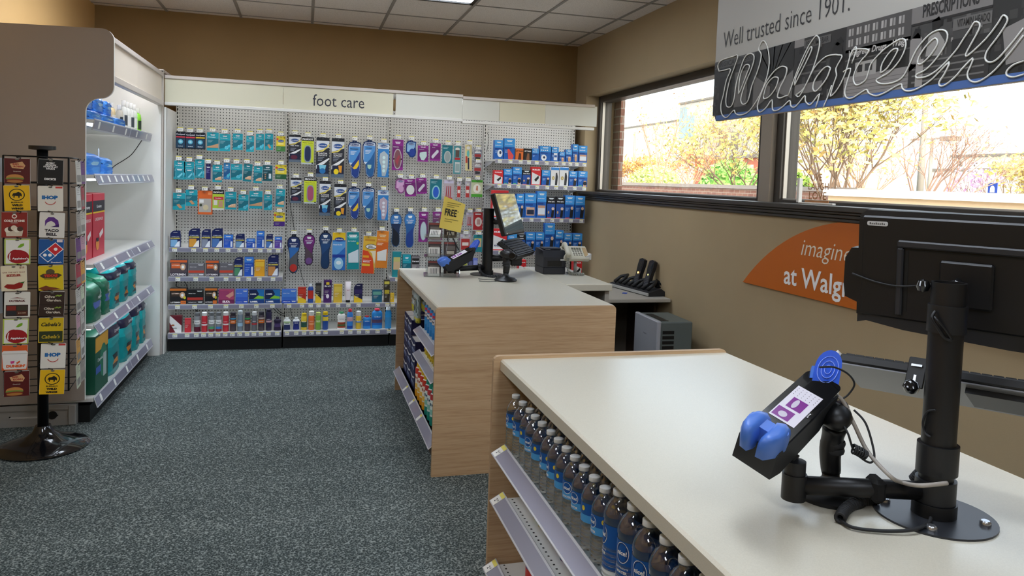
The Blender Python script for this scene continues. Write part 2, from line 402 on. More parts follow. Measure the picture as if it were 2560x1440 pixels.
# side panel of the first bay + canopy
m = MB(); m.box(-1.098-UPX[0], -1.085-UPX[0], 6.55-YP, .03, 0, 2.0, M_PANEL); m.build('side_panel', BAYS[0])
e = empty('header_canopy', (UPX[0], 6.62, 0), label='long cream header board above the back wall shelving reading foot care', cat='sign header')
W = XR-.01-UPX[0]
def px2x(px): return atY(px, 250, 6.62).x-UPX[0]
edges = [-.035]+[px2x(p) for p in (708, 990)]; lift = [px2x(p) for p in (1157, 1250, 1365)]
segs = [(-.035, edges[1], 0, M_FASC), (edges[1], edges[2]-.02, 0, M_FASC), (edges[2], lift[0], 0, M_FASC2), (lift[0], lift[1], .012, M_FASC2), (lift[1], lift[2], .012, M_FASC), (lift[2], W-.0, .012, M_FASC2)]
for k, (a, b, dz, mt) in enumerate(segs):
    m = MB(); m.box(a, b-.003, 0, .014, 2.045, 2.235-dz*.3, mt)
    p = m.build('header_panel', e)
    if k == 1:
        t = MB(); xc = px2x(847)
        t.text('foot care', xc, 2.135, px2x(912)-px2x(783), mat('#3c3d45', .6), y=-.0012, h=.098); t.build('lettering', p)
for a, b, dz in ((-.035, lift[0], 0), (lift[0], W-.03, .014)):
    m = MB(); m.box(a, b, -.012, .03, 2.235-dz, 2.262-dz, M_RAIL, b=.003); m.box(a, b, -.014, .03, 2.022-dz, 2.047-dz, M_WHITE, b=.003); m.build('rail', e)
m = MB(); m.box(-.03, W-.05, .014, .43, 2.225, 2.24, M_WHITE); m.build('canopy_top', e)
m = MB()
for k in range(4): m.box(UPX[k]-UPX[0]+.1, UPX[k+1]-UPX[0]-.1, .07, .11, 2.185, 2.215, mat('#f2f5ff', .5, emit=5))
m.build('light_tube', e)
# tall corner post where the two runs meet
m = MB(); m.box(-1.128, -1.100, 6.52, 6.548, 0, 2.29, mat('#c4bcb4', .35, metal=.2), b=.004); m.box(-1.16, -1.10, 6.52, 7.0, 2.275, 2.295, M_RAIL)
tag(m.build('corner_post'), 'full-height metal corner post between the side and back shelving', 'post')
# cables hanging down behind the goods
def cable(e, P, r, Y=7.025):
    m = MB(); m.tube(spline([atY(x, y, Y)-e.location for x, y in P], 5), r, mat('#1b1b1d', .5), 5); m.build('cable', e)
for b, P in ((1, [(722, 300), (720, 420), (724, 500), (738, 585)]), (1, [(742, 640), (752, 680), (762, 715)]), (1, [(724, 762), (730, 790), (742, 800)]), (3, [(1217, 330), (1222, 345), (1217, 380)])): cable(BAYS[b], P, .0022)
for P in ([(486, 762), (492, 785), (498, 792)], [(494, 762), (493, 790)], [(657, 760), (664, 778), (663, 812)], [(676, 762), (692, 780), (710, 790)], [(684, 762), (698, 778), (712, 786)], [(450, 694), (440, 715), (466, 722), (468, 735)], [(456, 694), (464, 708), (472, 728)]): cable(BAYS[0], P, .0028, 7.02)
# ================================================================== tall shelving run along the left wall
YE0, YE1 = 4.78, 6.50; XF = -1.15
m = MB()
pts = [(-1.76, .155), (-1.212, .155), (-1.208, 1.79)]
pts += [(-1.2+.0-.008*0, 1.79)]
def q(cx, cz, r, a0, a1, n=7): return [(cx+r*math.cos(math.radians(a0+(a1-a0)*i/n)), cz+r*math.sin(math.radians(a0+(a1-a0)*i/n))) for i in range(n+1)]
out = [(-1.768, .135), (-1.212, .150)] + q(-1.207+.075, 1.815, .078, 180, 90) + q(-1.065-.072, 1.965, .072, -90, 0) + q(-1.065-.062, 2.226, .062, 0, 90) + [(-1.768, 2.272)]
e = empty('side_shelving', (0, 0, 0), label='tall white shelving unit along the ochre wall holding incontinence supplies', cat='shelving')
m = MB(); m.prism(out, YE0-.012, YE0+.008, mat('#ab9f95', .45), 'xz', side=mat('#f0eee8', .4)); m.build('end_panel', e)
m = MB(); m.prism([(-1.76, 0.0), (-1.112, 0.0), (-1.112, 2.03), (-1.112, 2.27), (-1.76, 2.27)], YE1, YE1+.018, M_PANEL, 'xz'); m.build('end_panel', e)
m = MB(); m.box(-1.762, -1.742, YE0, YE1, .1, 2.2, M_PANEL); m.build('back_panel', e)
M_STEEL = mat('#a9a59f', .4, metal=.25)
m = MB(); m.box(-1.75, -1.262, YE0+.012, YE0+.05, .0, .118, M_STEEL); m.box(-1.75, -1.262, YE0+.002, YE0+.012, .095, .125, M_STEEL); m.box(-1.30, -1.262, YE0-.004, YE0+.012, 0.004, .118, M_STEEL, b=.003)
m.prism(ell(-1.385, .062, .024, .024), YE0+.006, YE0+.0125, M_GAP, 'xz')
for x in (-1.42, -1.36, -1.60): m.prism(ell(x, .06, .004, .004, 8), YE0+.006, YE0+.0125, M_GAP, 'xz')
m.box(-1.60, -1.44, YE0+.006, YE0+.013, .05, .058, mat('#c9c5be', .4)); m.build('base_bracket', e)
m = MB(); m.box(-1.75, -1.20, YE0+.05, YE1, 0, .10, M_BLK); m.build('kick_plate', e)
LSH = [(.145, .62, 18), (.575, .60, 30), (.935, .60, 30), (1.455, .60, 20), (1.775, .60, -12)]
LSHO = []
for k, (z, d, a) in enumerate(LSH):
    m = MB(); L = YE1-.03-(YE0+.03); d = XF+1.745-.03
    m.box(0, L, -d, 0, -.02, 0, M_WHITE)
    s = m.build('shelf', e, (-1.742, YE0+.03, z), PI/2); LSHO.append(s)   # local -y -> world +x
    lp = MB(); Mx = T(0, -d, 0) @ RX(-a)
    for h0, h1 in ((0, L*.555), (L*.56, L)):
        lp.box(h0, h1, -.006, 0, -.062, .006, M_LIP, Mx, b=.0015); lp.box(h0+.004, h1-.004, -.0075, -.006, -.052, -.002, M_STRIP, Mx)
    for t_ in range(9):
        if k in (3,) or t_ % 2 == 0:
            tx = .09+t_*.17; lp.box(tx, tx+.035, -.0085, -.0074, -.048, -.006, M_TAG, Mx)
    lp.build('price_channel', s)
# header of the side run
m = MB(); xh = -1.108
hd = e
for a, b in ((4.79, 5.62), (5.624, 6.49)):
    m = MB(); m.box(xh-.014, xh, a, b, 2.045, 2.235, mat('#e9dccb', .5)); m.build('header_panel', hd)
m = MB(); m.box(xh-.03, xh+.012, 4.79, 6.5, 2.235, 2.268, M_RAIL, b=.003); m.build('rail', hd)
m = MB(); m.box(xh-.03, xh+.012, 4.79, 6.5, 2.006, 2.045, M_RAIL, b=.003); m.build('rail', hd)
m = MB(); m.box(-1.75, xh-.015, 4.79, 6.5, 2.225, 2.24, M_WHITE); m.build('canopy_top', hd)
m = MB()
for a, b in ((4.9, 5.6), (5.7, 6.4)): m.box(-1.20, -1.16, a, b, 2.18, 2.21, mat('#f2f5ff', .5, emit=9))
m.build('light_tube', hd)
m = MB(); m.tube(spline([atY(x, y, YE1-.012) for x, y in ((366, 331), (353, 353), (330, 385), (310, 400), (285, 416), (262, 440))], 5), .003, mat('#1b1b1d', .5), 6)
m.build('lamp_cable', e)
# tubes under the side shelves (each shelf has its own lamp)
for k, s in enumerate(LSHO[1:], 1):
    m = MB(); d = XF+1.745-.03
    m.box(.05, YE1-YE0-.12, -d+.03, -d+.05, -.034, -.022, mat('#eaf6ff', .5, emit=5)); m.build('light_tube', s)
for (b, k), s in SHELF_OBJ.items():
    if b == 0 and k < 3 or b == 1 and k == 0 or b == 3 and k < 5:
        m = MB(); d = SH[b][k][1]; m.box(.03, .87, -d+.03, -d+.045, -.028, -.018, mat('#eaf6ff', .5, emit=4)); m.build('light_tube', s)
# ================================================================== counters
g = G('light_oak_laminate', .45)
co_ = g.obj((1.2, 1.2, 38)); n1 = g.n('ShaderNodeTexNoise', _Scale=1.6, _Detail=5.0, _Roughness=.65); g.l(co_, n1.inputs['Vector'])
co2 = g.obj((9, 9, 260)); n2 = g.n('ShaderNodeTexNoise', _Scale=1.0, _Detail=3.0); g.l(co2, n2.inputs['Vector'])
g.l(g.ramp(g.math('ADD', g.math('MULTIPLY', n1.outputs[0], .6), g.math('MULTIPLY', n2.outputs[0], .4)), [(.33, '#a5835f'), (.44, '#b99873'), (.52, '#c2a27d'), (.66, '#cbad89')]), g.b.inputs['Base Color'])
M_OAK = g.m
M_OAKE = mat('#b49673', .5)
g = G('cream_laminate', .28); n = g.n('ShaderNodeTexNoise', _Scale=400.0, _Detail=1.0); g.l(g.obj(), n.inputs['Vector'])
g.l(g.ramp(n.outputs[0], [(.3, '#c6c0af'), (.7, '#cdc7b6')]), g.b.inputs['Base Color']); M_TOP = g.m
ZT = .861
CX0, CX1 = .645, 1.605
def counter(name, y0, y1, label, far):
    e = empty(name, ((CX0+CX1)/2, y0, 0), label=label, cat='counter'); ox, oy = (CX0+CX1)/2, y0
    def B(nm, *a, b=0, mt=M_OAK, par=e):
        m = MB(); m.box(a[0]-ox, a[1]-ox, a[2]-oy, a[3]-oy, a[4], a[5], mt, b=b); return m.build(nm, par)
    def endp(ya, yb, top, nm='end_panel', chop=0):
        m = MB(); m.prism([(CX0-ox-.008+(0 if far else .026), 0), (CX1-ox, 0)]+[(CX1-ox-.02+.02*math.cos(math.radians(t)), top-.02+.02*math.sin(math.radians(t))) for t in (0, 30, 60, 90)]+[(CX0-ox+.012+(0 if far else .026)+.02*math.cos(math.radians(t)), top-.02+.02*math.sin(math.radians(t))) for t in (90, 120, 150, 180)], ya-oy, yb-oy, M_OAK, 'xz', side=M_OAKE); return m.build(nm, e)
    m = MB(); m.box(CX0-ox+(.004 if far else .043), CX1-ox, y0-oy+.02, y1-oy-.02, ZT-.045, ZT, M_TOP, b=.006); m.build('worktop', e)
    return e, B, endp, ox, oy
e, B, endp, ox, oy = counter('far_checkout_counter', 3.648, 5.257, 'oak and cream checkout counter standing nearer the back wall', 1)
endp(3.648, 3.668, ZT+.001); endp(5.237, 5.257, ZT-.001)
B('worktop_edge', CX0, CX1, 5.236, 5.262, ZT-.045, ZT+.004, mt=M_TOP, b=.004)
B('divider', 1.13, 1.15, 3.67, 5.235, .0, ZT-.046); B('base_shelf', CX0+.03, 1.13, 3.67, 5.235, .02, .155, mt=mat('#4a4038', .6))
B('back_panel', CX1-.02, CX1-.002, 3.67, 5.235, .0, ZT-.046, mt=mat('#5c5148', .6))
FC = e
def cshelf(e, ox, oy, y0, y1, x0, z, d, tilt=24, lip=.062, par=None, nm='shelf', tags=()):
    m = MB(); m.box(-y1+y0, 0, -d, 0, -.014, 0, M_WHITE)
    s = m.build(nm, e, (x0+d-ox, y0-oy, z), -PI/2)      # local -y -> world -x ; local -x -> +y
    lp = MB(); Mx = T(0, -d, .012) @ RX(-tilt); lp.box(-(y1-y0), 0, -.005, 0, -lip, .004, M_LIP, Mx, b=.0015); lp.box(-(y1-y0)+.004, -.004, -.0065, -.005, -lip+.006, -.003, M_STRIP, Mx)
    for t_ in tags: lp.box(t_-.018, t_+.018, -.0078, -.0064, -lip+.008, -.004, M_TAG, Mx); lp.add([(t_-.018, -.0081, -.016), (t_+.018, -.0081, -.016), (t_+.018, -.0081, -.004), (t_-.018, -.0081, -.004)], [(0, 1, 2, 3)], M_TAGY, False, Mx)
    lp.build('price_channel', s); return s
# ================================================================== printed packages
class Art:
    """flat print on the front (plane y=0, facing -y) of a package w x h, origin at bottom centre; u,v run 0..1"""
    def __init__(s, m, w, h, y=0.0, M=None): s.m, s.w, s.h, s.y, s.M = m, w, h, y-.0006, M
    def P(s, u, v): return ((u-.5)*s.w, s.y, v*s.h)
    def p(s, pts, c):
        s.m.add([s.P(u, v) for u, v in pts], [tuple(range(len(pts)))], c, False, s.M); s.y -= .0004; return s
    def r(s, u0, v0, u1, v1, c): return s.p([(u0, v0), (u1, v0), (u1, v1), (u0, v1)], c)
    def e(s, u, v, ru, rv, c, n=16): return s.p(ell(u, v, ru, rv, n), c)
    def t(s, txt, u, v, wu, c, b=.02, mh=None, sh=0.0):
        s.m.text(txt, (u-.5)*s.w, v*s.h, wu*s.w, mat(c) if isinstance(c, str) else c, y=s.y, bold=b, maxh=(mh*s.h if mh else None), shear=sh, M=s.M); s.y -= .0004; return s
    def logo(s, u, v, w=.42, c='#ffffff', tx='#6fa5ae'):       # small white badge with a wing-like outline
        s.p([(u-w/2, v+.03), (u+w/2, v+.03), (u+w*.34, v-.035), (u-w*.34, v-.035)], c); s.t('Walgreens', u, v, w*.8, tx, .01, .04); return s
    def lines(s, u0, v, n, c='#cfe6ea', w=.5, dv=.05):
        for i in range(n): s.r(u0, v-i*dv, u0+w*(1-.18*(i % 3)), v-i*dv+.018, c)
        return s
def A_teal(a, k=0, col=('#1ba3b4', '#0f6f80')):
    a.r(0, 0, 1, 1, col[0]); a.p([(0, .62), (1, .62), (1, .30), (0, .12)] if k in (1, 2) else [(0, .66), (1, .66), (1, .35), (0, .2)], col[1])
    a.logo(.5, .86); a.t(['Moleskin', 'Toe Bandages', 'Corn Remover', 'Gel', 'Cushions'][k % 5], .42, .74, .66, '#eafcff', .01, .06); a.lines(.08, .56, 3, '#9fd3da', .45, .055)
    if k == 0: a.p([(.02, .16), (.98, .16), (.98, .40), (.5, .30), (.02, .22)], '#c99b73')
    if k == 1: a.e(.66, .2, .17, .1, '#8fdcec'); a.p([(.5, .2), (.9, .4), (.99, .36), (.99, .25), (.6, .1)], '#4cc3da')
    if k == 2: a.p([(.25, .12), (.95, .12), (.95, .34), (.6, .3), (.3, .2)], '#e3b58d'); [a.e(.35+.15*i, .2+.03*i, .06, .035, '#f0d3b6') for i in range(4)]
    if k == 3: a.p([(.30, .3), (.52, .36), (.80, .14), (.58, .08)], '#c8976b')
    if k == 4: a.r(.1, .1, .45, .5, '#0b4550'); [a.e(.27, .18+.12*i, .09, .035, '#c99b73') for i in range(3)]; a.r(.62, .16, .86, .48, '#d7e8ee')
def A_clamshell(a, k=0):
    A_teal(a, 1); a.r(.16, .05, .88, .62, '#57bccd'); a.r(.2, .08, .84, .58, '#1b8fa2'); a.logo(.52, .52, .5); a.p([(.3, .12), (.75, .38), (.82, .3), (.5, .1)], '#7fd6e4')
def A_comp(a, band='#d2394a'):
    a.r(0, 0, 1, 1, '#0d1424'); a.t('Compeed', .5, .85, .9, '#e9eef5', .02, .12); a.r(.02, .66, .98, .74, band); a.r(.05, .05, .95, .62, '#173d58'); a.e(.5, .42, .26, .14, '#5fb3cf'); a.e(.5, .42, .14, .07, '#a8dbe8'); a.t('blister', .5, .14, .5, '#ffffff', .01, .05)
def A_sch(a, k=0):
    a.r(0, 0, 1, 1, '#23262f'); a.p([(0, .66), (1, .76), (1, .93), (0, .93)], '#d9dde3'); a.p([(0, .655), (.5, .70), (1, .86), (1, .80), (.5, .655), (0, .635)], '#e4cf63')
    a.e(.5, .81, .36, .06, '#1c4b8f'); a.t("Dr.Scholl's", .5, .81, .6, '#ffffff', .01, .05); a.t(['HEEL PAIN', 'PLANTAR', 'HEAVY DUTY'][k], .5, .61, .74, '#f2f2f2', .02, .045)
    if k: a.t(['', 'FASCIITIS', 'SUPPORT'][k], .5, .56, .7, '#e6e6e6', .02, .04)
    a.lines(.12, .5, 3, '#8d93a0', .5, .04); a.p([(0, .30), (1, .50), (1, .46), (.62, .34), (.2, .27), (0, .2)], '#e9e9ea')
    a.r(.06, .09, .94, .31, '#101b3c'); a.r(0, 0, 1, .09, '#5b6b7c')
    if k == 0: a.e(.45, .18, .3, .08, '#5b1d36')
    if k == 1: a.p([(.22, .31), (.78, .31), (.7, .18), (.3, .18)], '#7cc6dd'); a.e(.5, .16, .24, .07, '#1f6fae')
    if k == 2: a.p([(.55, .31), (.85, .31), (.8, .12), (.62, .14)], '#e69a2a'); a.p(ell(.38, .15, .2, .07), '#f0d21c')
def A_pro(a, gel='#17254d'):
    a.r(0, 0, 1, 1, '#c3d12c'); a.r(0, .86, 1, 1, '#101010'); a.t('PROFOOT', .5, .92, .86, '#ffffff', .04, .07); a.r(.04, .74, .96, .84, '#dbe538'); a.t('Plantar Fasciitis', .5, .79, .8, '#4c4c10', .01, .04)
    a.p(rrect(.22, .08, .8, .7, .2), '#8f9ea6'); a.p(rrect(.27, .12, .75, .66, .17), gel); a.r(0, 0, 1, .06, '#b9c2c4'); a.e(.9, .05, .07, .03, '#1a1a1a')
def A_pro2(a):
    a.r(0, 0, 1, 1, '#b7d13a'); a.r(0, .8, 1, 1, '#101010'); a.t('PROFOOT', .5, .88, .86, '#ffffff', .04, .09); a.r(.1, .52, .95, .66, '#d02f4a'); a.t('Toe-Mate', .5, .59, .5, '#ffffff', .02, .07); a.r(.1, .25, .42, .5, '#e6e2d8'); a.p([(.5, .15), (.9, .15), (.88, .48), (.55, .46)], '#c99a7c'); a.r(0, 0, 1, .1, '#d8dcd6')
def A_gel(a, k=0):
    a.r(0, 0, 1, 1, '#2a7cc0'); a.p([(0, .84), (1, .84), (1, .97), (0, .97)], '#cfdbe6'); a.e(.5, .92, .36, .04, '#1c4b8f'); a.t("Dr.Scholl's", .5, .92, .6, '#ffffff', .01, .04)
    a.p([(.2, .7), (.55, .78), (.92, .66), (.9, .3), (.7, .03), (.4, .03), (.32, .3), (.14, .5)], '#aab8bf' if k == 0 else '#b9a7b4'); [a.e(.55, .58-.13*i, .13, .05, '#cfe7e6' if k == 0 else '#dfe3ea') for i in range(4)]
def A_schblue(a, k=0):
    a.e(.5, .86, .42, .05, '#173a7a'); a.t("Dr.Scholl's", .5, .86, .66, '#ffffff', .01, .04); a.p([(.1, .82), (.9, .82), (.92, .60), (.5, .42), (.2, .34), (.06, .5)], '#5b9bd2'); a.t('WORK' if k else 'MASSAGING', .5, .72, .7, '#122a55', .03, .04); a.lines(.2, .64, 3, '#c3dcef', .5, .035)
    a.p([(.1, .34), (.3, .36), (.9, .62), (.94, .5), (.9, .1), (.7, .02), (.4, .02), (.3, .2)], '#163f86' if k == 0 else '#17568f')
    if k == 0: a.p([(.2, .33), (.45, .26), (.9, .50), (.88, .34), (.6, .22), (.3, .28)], '#e9c425')
    else: a.p([(.35, .33), (.65, .33), (.62, .25), (.5, .22), (.38, .25)], '#b9d8c6')
def A_purple(a, k=0):
    a.r(0, 0, 1, 1, '#8d1f87'); a.p([(0, .1), (1, .1), (1, .78), (0, .84)], '#6c1668'); a.logo(.5, .9, .5, '#f0dff0', '#8d1f87'); a.t(['Heel Liner', 'Cushions', 'Arch', 'Metatarsal'][k % 4], .35, .76, .5, '#f4e6f4', .01, .05)
    if k == 0: a.p(rrect(.12, .03, .88, .70, .36, 6), '#b9aeb4'); a.p(rrect(.2, .07, .8, .66, .28, 6), '#7a4a52'); a.p([(.3, .3), (.6, .5), (.7, .45), (.5, .15)], '#a23b4c')
    if k == 4: a.p(rrect(.14, .04, .86, .68, .34, 6), '#8f7f9a'); a.p(rrect(.19, .06, .81, .66, .30, 6), '#bccfd2')
    if k == 1: a.p([(.2, .55), (.5, .6), (.82, .62), (.85, .35), (.6, .08), (.35, .1), (.18, .35)], '#bcd3cf')
    if k == 2: a.p([(.15, .2), (.3, .12), (.82, .5), (.8, .6), (.65, .62), (.2, .3)], '#cbc6cf')
    if k == 3: a.p(ell(.5, .38, .36, .28), '#d6d8d4')
def A_heelblue(a, cup='#1f58c0', rim='#8fcbd0'):
    a.r(0, 0, 1, 1, '#0f6f7c'); a.lines(.1, .86, 2, '#bfe3e6', .5, .06); a.p(ell(.52, .36, .34, .33), rim); a.p(ell(.52, .36, .24, .27), cup)
def A_pouch(a, bot='#2f6b3c'):
    a.r(0, 0, 1, 1, '#e6d033'); a.e(.5, .68, .34, .09, '#1c4b8f'); a.t("Dr.Scholl's", .5, .68, .55, '#ffffff', .01, .07); a.r(0, 0, 1, .34, bot); a.r(.2, .44, .8, .56, '#f2e27a'); a.lines(.12, .22, 2, '#cfe3c8', .4, .08); a.e(.9, .9, .1, .06, '#a98420'); a.e(.12, .8, .11, .07, '#d8423a')
def A_orangebox(a):
    a.r(0, 0, 1, 1, '#e4692a'); a.r(.06, .1, .94, .68, '#b9b3aa'); a.r(.1, .5, .4, .64, '#f0f0ee'); a.e(.2, .4, .1, .06, '#3c4630'); a.e(.55, .3, .2, .12, '#d9cba3'); a.r(.7, .84, .97, .95, '#f28f55')
def A_navy(a):
    a.r(0, 0, 1, 1, '#1f1a66'); a.logo(.5, .78, .8); a.lines(.15, .6, 4, '#a6a3d8', .6, .06)
def A_long(a, k):
    if k == 0:   # comfort insole pouch
        a.r(0, 0, 1, 1, '#0f8f96'); a.p([(.0, .9), (1, .9), (.8, .83), (.2, .83)], '#6cc8c8'); a.logo(.5, .9, .7); a.t('Air Comfort', .4, .76, .66, '#e8ffff', .02, .04); a.e(.88, .7, .1, .035, '#a8cf3a'); a.p([(.1, .42), (.95, .54), (.95, .18), (.12, .18)], '#d9e5ea')
    if k == 1:
        a.r(0, 0, 1, 1, '#e5b63a'); a.r(.12, .87, .88, .92, '#c98a24'); a.e(.62, .72, .44, .07, '#1a1a1a'); a.e(.62, .72, .40, .058, '#f7f4ec'); a.t('Odor', .58, .74, .36, '#1a1a1a', .03, .04, .2); a.t('Eaters', .64, .70, .5, '#1a1a1a', .03, .04, .2)
        a.p([(0, .62), (.4, .6), (.8, .4), (.95, .1), (.95, .0), (0, .0)], '#e2491f'); a.p([(.5, .6), (.7, .55), (.95, .25), (1, .4), (1, .62)], '#f1e3c0'); a.r(.04, .42, .5, .48, '#f2a72a'); a.t('ODOR DESTROYING', .38, .35, .62, '#ffffff', .03, .03); a.t('INSOLES', .34, .31, .5, '#ffffff', .03, .03); a.r(.03, .2, .62, .26, '#f2c53a')
    if k == 2:
        a.r(0, 0, 1, 1, '#e8892a'); a.logo(.5, .87, .6, '#fbd49d', '#b5651d'); a.t('Odor Stopper', .45, .76, .7, '#ffe8c6', .02, .035); a.r(.0, .42, 1, .70, '#d9661c'); a.lines(.08, .66, 2, '#ffe2bb', .5, .04); a.p([(.1, .43), (.9, .52), (.9, .2), (.15, .2)], '#ecebe4')
    if k == 3:   # yellow/blue comfort box
        a.r(0, 0, 1, 1, '#2a6fc0'); a.r(0, .8, 1, 1, '#efc61f'); a.e(.52, .82, .36, .055, '#173a86'); a.t("Dr.Scholl's", .52, .82, .56, '#ffffff', .02, .04); a.p([(0, .76), (1, .76), (1, .62), (.5, .45), (0, .35)], '#5b9fdb'); a.t('Float-On-Air', .42, .68, .7, '#ffffff', .02, .04); a.r(.0, .34, 1, .42, '#1b3a96'); a.e(.5, .18, .36, .16, '#9cd0ee'); a.e(.5, .2, .2, .05, '#e9f6fb')
def A_wart(a, k=0):
    c2 = ['#7fb2dc', '#d99a38', '#8a93a8', '#4b78b8', '#6f9ac0', '#4f8f6a', '#c98a4a'][k % 7]
    a.r(0, 0, 1, 1, '#16225a'); a.t('COMPOUND', .5, .82, .76, '#c9d3ea', .02, .06); a.r(.04, .66, .96, .75, '#d4c255'); a.t('W', .3, .705, .16, '#16225a', .02, .07); a.r(.04, .05, .7, .6, c2); a.p([(.4, .05), (.95, .05), (.95, .5), (.75, .45)], '#e8eef6' if k != 1 else '#f2efe6')
def A_bluebox(a, k=0):
    a.r(0, 0, 1, 1, ['#1f56c0', '#1d4fb2', '#2458b6', '#5b3a9a'][k % 4]); a.r(.0, .72, 1, 1, '#3d83dd'); a.logo(.5, .86, .6); a.t('Wart Remover', .45, .6, .7, '#e9f1ff', .02, .08); a.lines(.1, .45, 3, '#9dbdf0', .5, .09); a.r(.74, .08, .94, .5, '#dfe7f3')
def A_lot(a, k=0):
    top, mid, bot = [('#e0652a', '#54484f', '#3f3848'), ('#e07a2a', '#17151a', '#1d1a1f')][k]
    a.r(0, 0, 1, 1, mid); a.r(0, .86, 1, 1, top); a.r(.08, .5, .6, .8, top if k == 0 else '#3b2c22'); a.t('LOTRIMIN', .34, .68, .46, '#ffe2cf', .02, .1); a.e(.76, .58, .16, .2, '#d8b08e'); a.e(.76, .58, .08, .1, '#ffffff'); a.r(0, 0, 1, .24, bot); a.t('LOTRIMIN', .48 if k == 0 else .34, .12, .88 if k == 0 else .58, '#f3efef', .03, .17)
    if k: a.r(.66, .02, .98, .22, '#d9702a'); a.t('ULTRA', .82, .12, .24, '#1b1b1b', .03, .1); a.e(.9, .42, .08, .1, '#d6c92c')
def A_gen(a, c=('#6d6a70', '#c9432f', '#7c7a80')):
    a.r(0, 0, 1, 1, c[0]); a.r(0, .28, 1, .46, c[1]); a.logo(.78, .9, .36); a.t('Athlete Cream', .3, .74, .44, '#f2f2f2', .01, .12); a.r(0, 0, 1, .25, c[2]); a.t('Antifungal Cream', .32, .12, .5, '#ffffff', .01, .12); a.logo(.82, .14, .3)
def A_silka(a):
    a.r(0, 0, 1, 1, '#b8496c'); a.r(.02, .34, .66, .92, '#a63f6c'); a.p([(.45, .55), (.95, .9), (.98, .6), (.7, .4)], '#d99a8a'); a.r(0, 0, 1, .3, '#6f1f50'); a.t('SILKA', .5, .15, .5, '#fff3fa', .05, .2)
def A_lam(a):
    a.r(0, 0, 1, 1, '#2277b8'); a.p([(0, .3), (.5, .3), (.66, .7), (.5, 1), (0, 1)], '#0e2350'); a.t('LAMISIL', .28, .68, .42, '#ffffff', .04, .14, .2); a.p([(.3, .34), (.98, .34), (.98, .5), (.6, .58)], '#8ccf3a'); a.r(0, 0, 1, .27, '#123a78'); a.t('LAMISIL', .34, .13, .5, '#ffffff', .05, .2)
def A_tin(a):
    a.r(0, 0, 1, 1, '#efeeee'); a.p([(.1, 1), (1, 1), (1, .42)], '#6c1224'); a.p([(0, .0), (0, .62), (.5, .0)], '#6c1224'); a.e(.28, .45, .14, .05, '#a55b32'); a.t('Tinactin', .36, .28, .5, '#2a2a2a', .03, .1)
def A_small(a, base, mid, txt=None, k=0):
    a.r(0, 0, 1, 1, base); a.r(.06, .62, .94, .9, mid)
    if k == 1: a.p([(0, .5), (1, .2), (1, 0), (0, 0)], '#eac52a')
    if k == 2: a.r(.3, .82, .7, .93, '#e9c93a'); a.e(.5, .3, .2, .1, '#f4e8f2')
    a.lines(.12, .52, 3, '#f2efe2', .5, .08)
    if txt: a.t(txt, .5, .76, .8, '#ffffff', .02, .1)
def A_brace(a, k='arm', top='#3f9be0', bot='#1560b5', txt='Support'):
    a.r(0, 0, 1, 1, bot); a.r(0, .62, 1, 1, top); a.logo(.5, .9, .56); a.t(txt, .42, .74, .7, '#f0f8ff', .02, .07); a.r(.06, .52, .7, .58, '#0d3f8a'); a.lines(.08, .44, 3, '#a9cdf2', .36, .05)
    if k == 'arm': a.p([(.5, .04), (.82, .04), (.9, .42), (.75, .52), (.56, .42)], '#15161c'); a.e(.74, .46, .14, .07, '#e4bfa4'); a.r(.04, .0, .5, .05, '#c33a4c')
    if k == 'knee': a.p([(.55, .02), (.9, .02), (.88, .4), (.6, .4)], '#d9ab8c'); a.e(.74, .22, .2, .12, '#16171d'); a.r(.05, .04, .4, .09, '#5fbf6a')
    if k == 'belt': a.r(.14, .1, .86, .44, '#d9b095'); a.r(.2, .14, .82, .34, '#1d2740')
    if k == 'abdo': a.r(.1, .1, .9, .48, '#cf9f80'); a.r(.12, .14, .88, .38, '#e4eaf0')
    if k == 'tape': a.e(.62, .32, .3, .2, '#eef3f8'); a.e(.66, .36, .12, .09, '#20355f')
    if k == 'bottle': a.p([(.3, .5), (.44, .52), (.9, .2), (.8, .02), (.4, .04)], '#e2504e')
    if k == 'roll': a.p(rrect(.35, .06, .8, .46, .14), '#d3a27c'); a.e(.57, .38, .17, .06, '#e9c7a6')
    if k == 'big': a.e(.36, .24, .25, .2, '#f1f3f4'); a.e(.38, .26, .1, .08, '#1b2c56')
    if k == 'jar': a.r(.3, .1, .8, .6, '#e6edf2'); a.r(.35, .3, .75, .45, '#2c5ea8')
def A_red(a, txt='MUELLER', k=0):
    a.r(0, 0, 1, 1, '#d8262c'); a.t(txt, .5, .86, .8, '#ffffff', .04, .08); a.p([(.05, .05), (.9, .05), (.95, .5), (.05, .72)], '#e6e4e2'); a.p([(.3, .3), (.75, .55), (.8, .4), (.5, .2)], '#1b1b1b')
    if k: a.t('KNEE', .35, .22, .4, '#23305f', .04, .08)
def A_black(a, txt='Wrist Splint'):
    a.r(0, 0, 1, 1, '#1d4f9e'); a.r(0, .68, 1, 1, '#101016'); a.logo(.5, .92, .6); a.t(txt, .5, .77, .8, '#ffffff', .03, .07); a.p([(.5, .04), (.8, .04), (.88, .42), (.6, .46)], '#101014'); a.e(.72, .45, .17, .07, '#ead0bd'); a.e(.2, .28, .1, .07, '#c9a27a'); a.r(.0, 0, .55, .05, '#c83a50')
def A_glove(a):
    a.r(0, 0, 1, 1, '#e9e7e4'); a.r(0, .86, 1, 1, '#2f8ddf'); a.p([(.52, .05), (.8, .05), (.86, .5), (.75, .72), (.6, .7)], '#2c2c30'); a.e(.3, .42, .16, .1, '#b89b4a'); a.e(.3, .42, .1, .06, '#d9c88a')
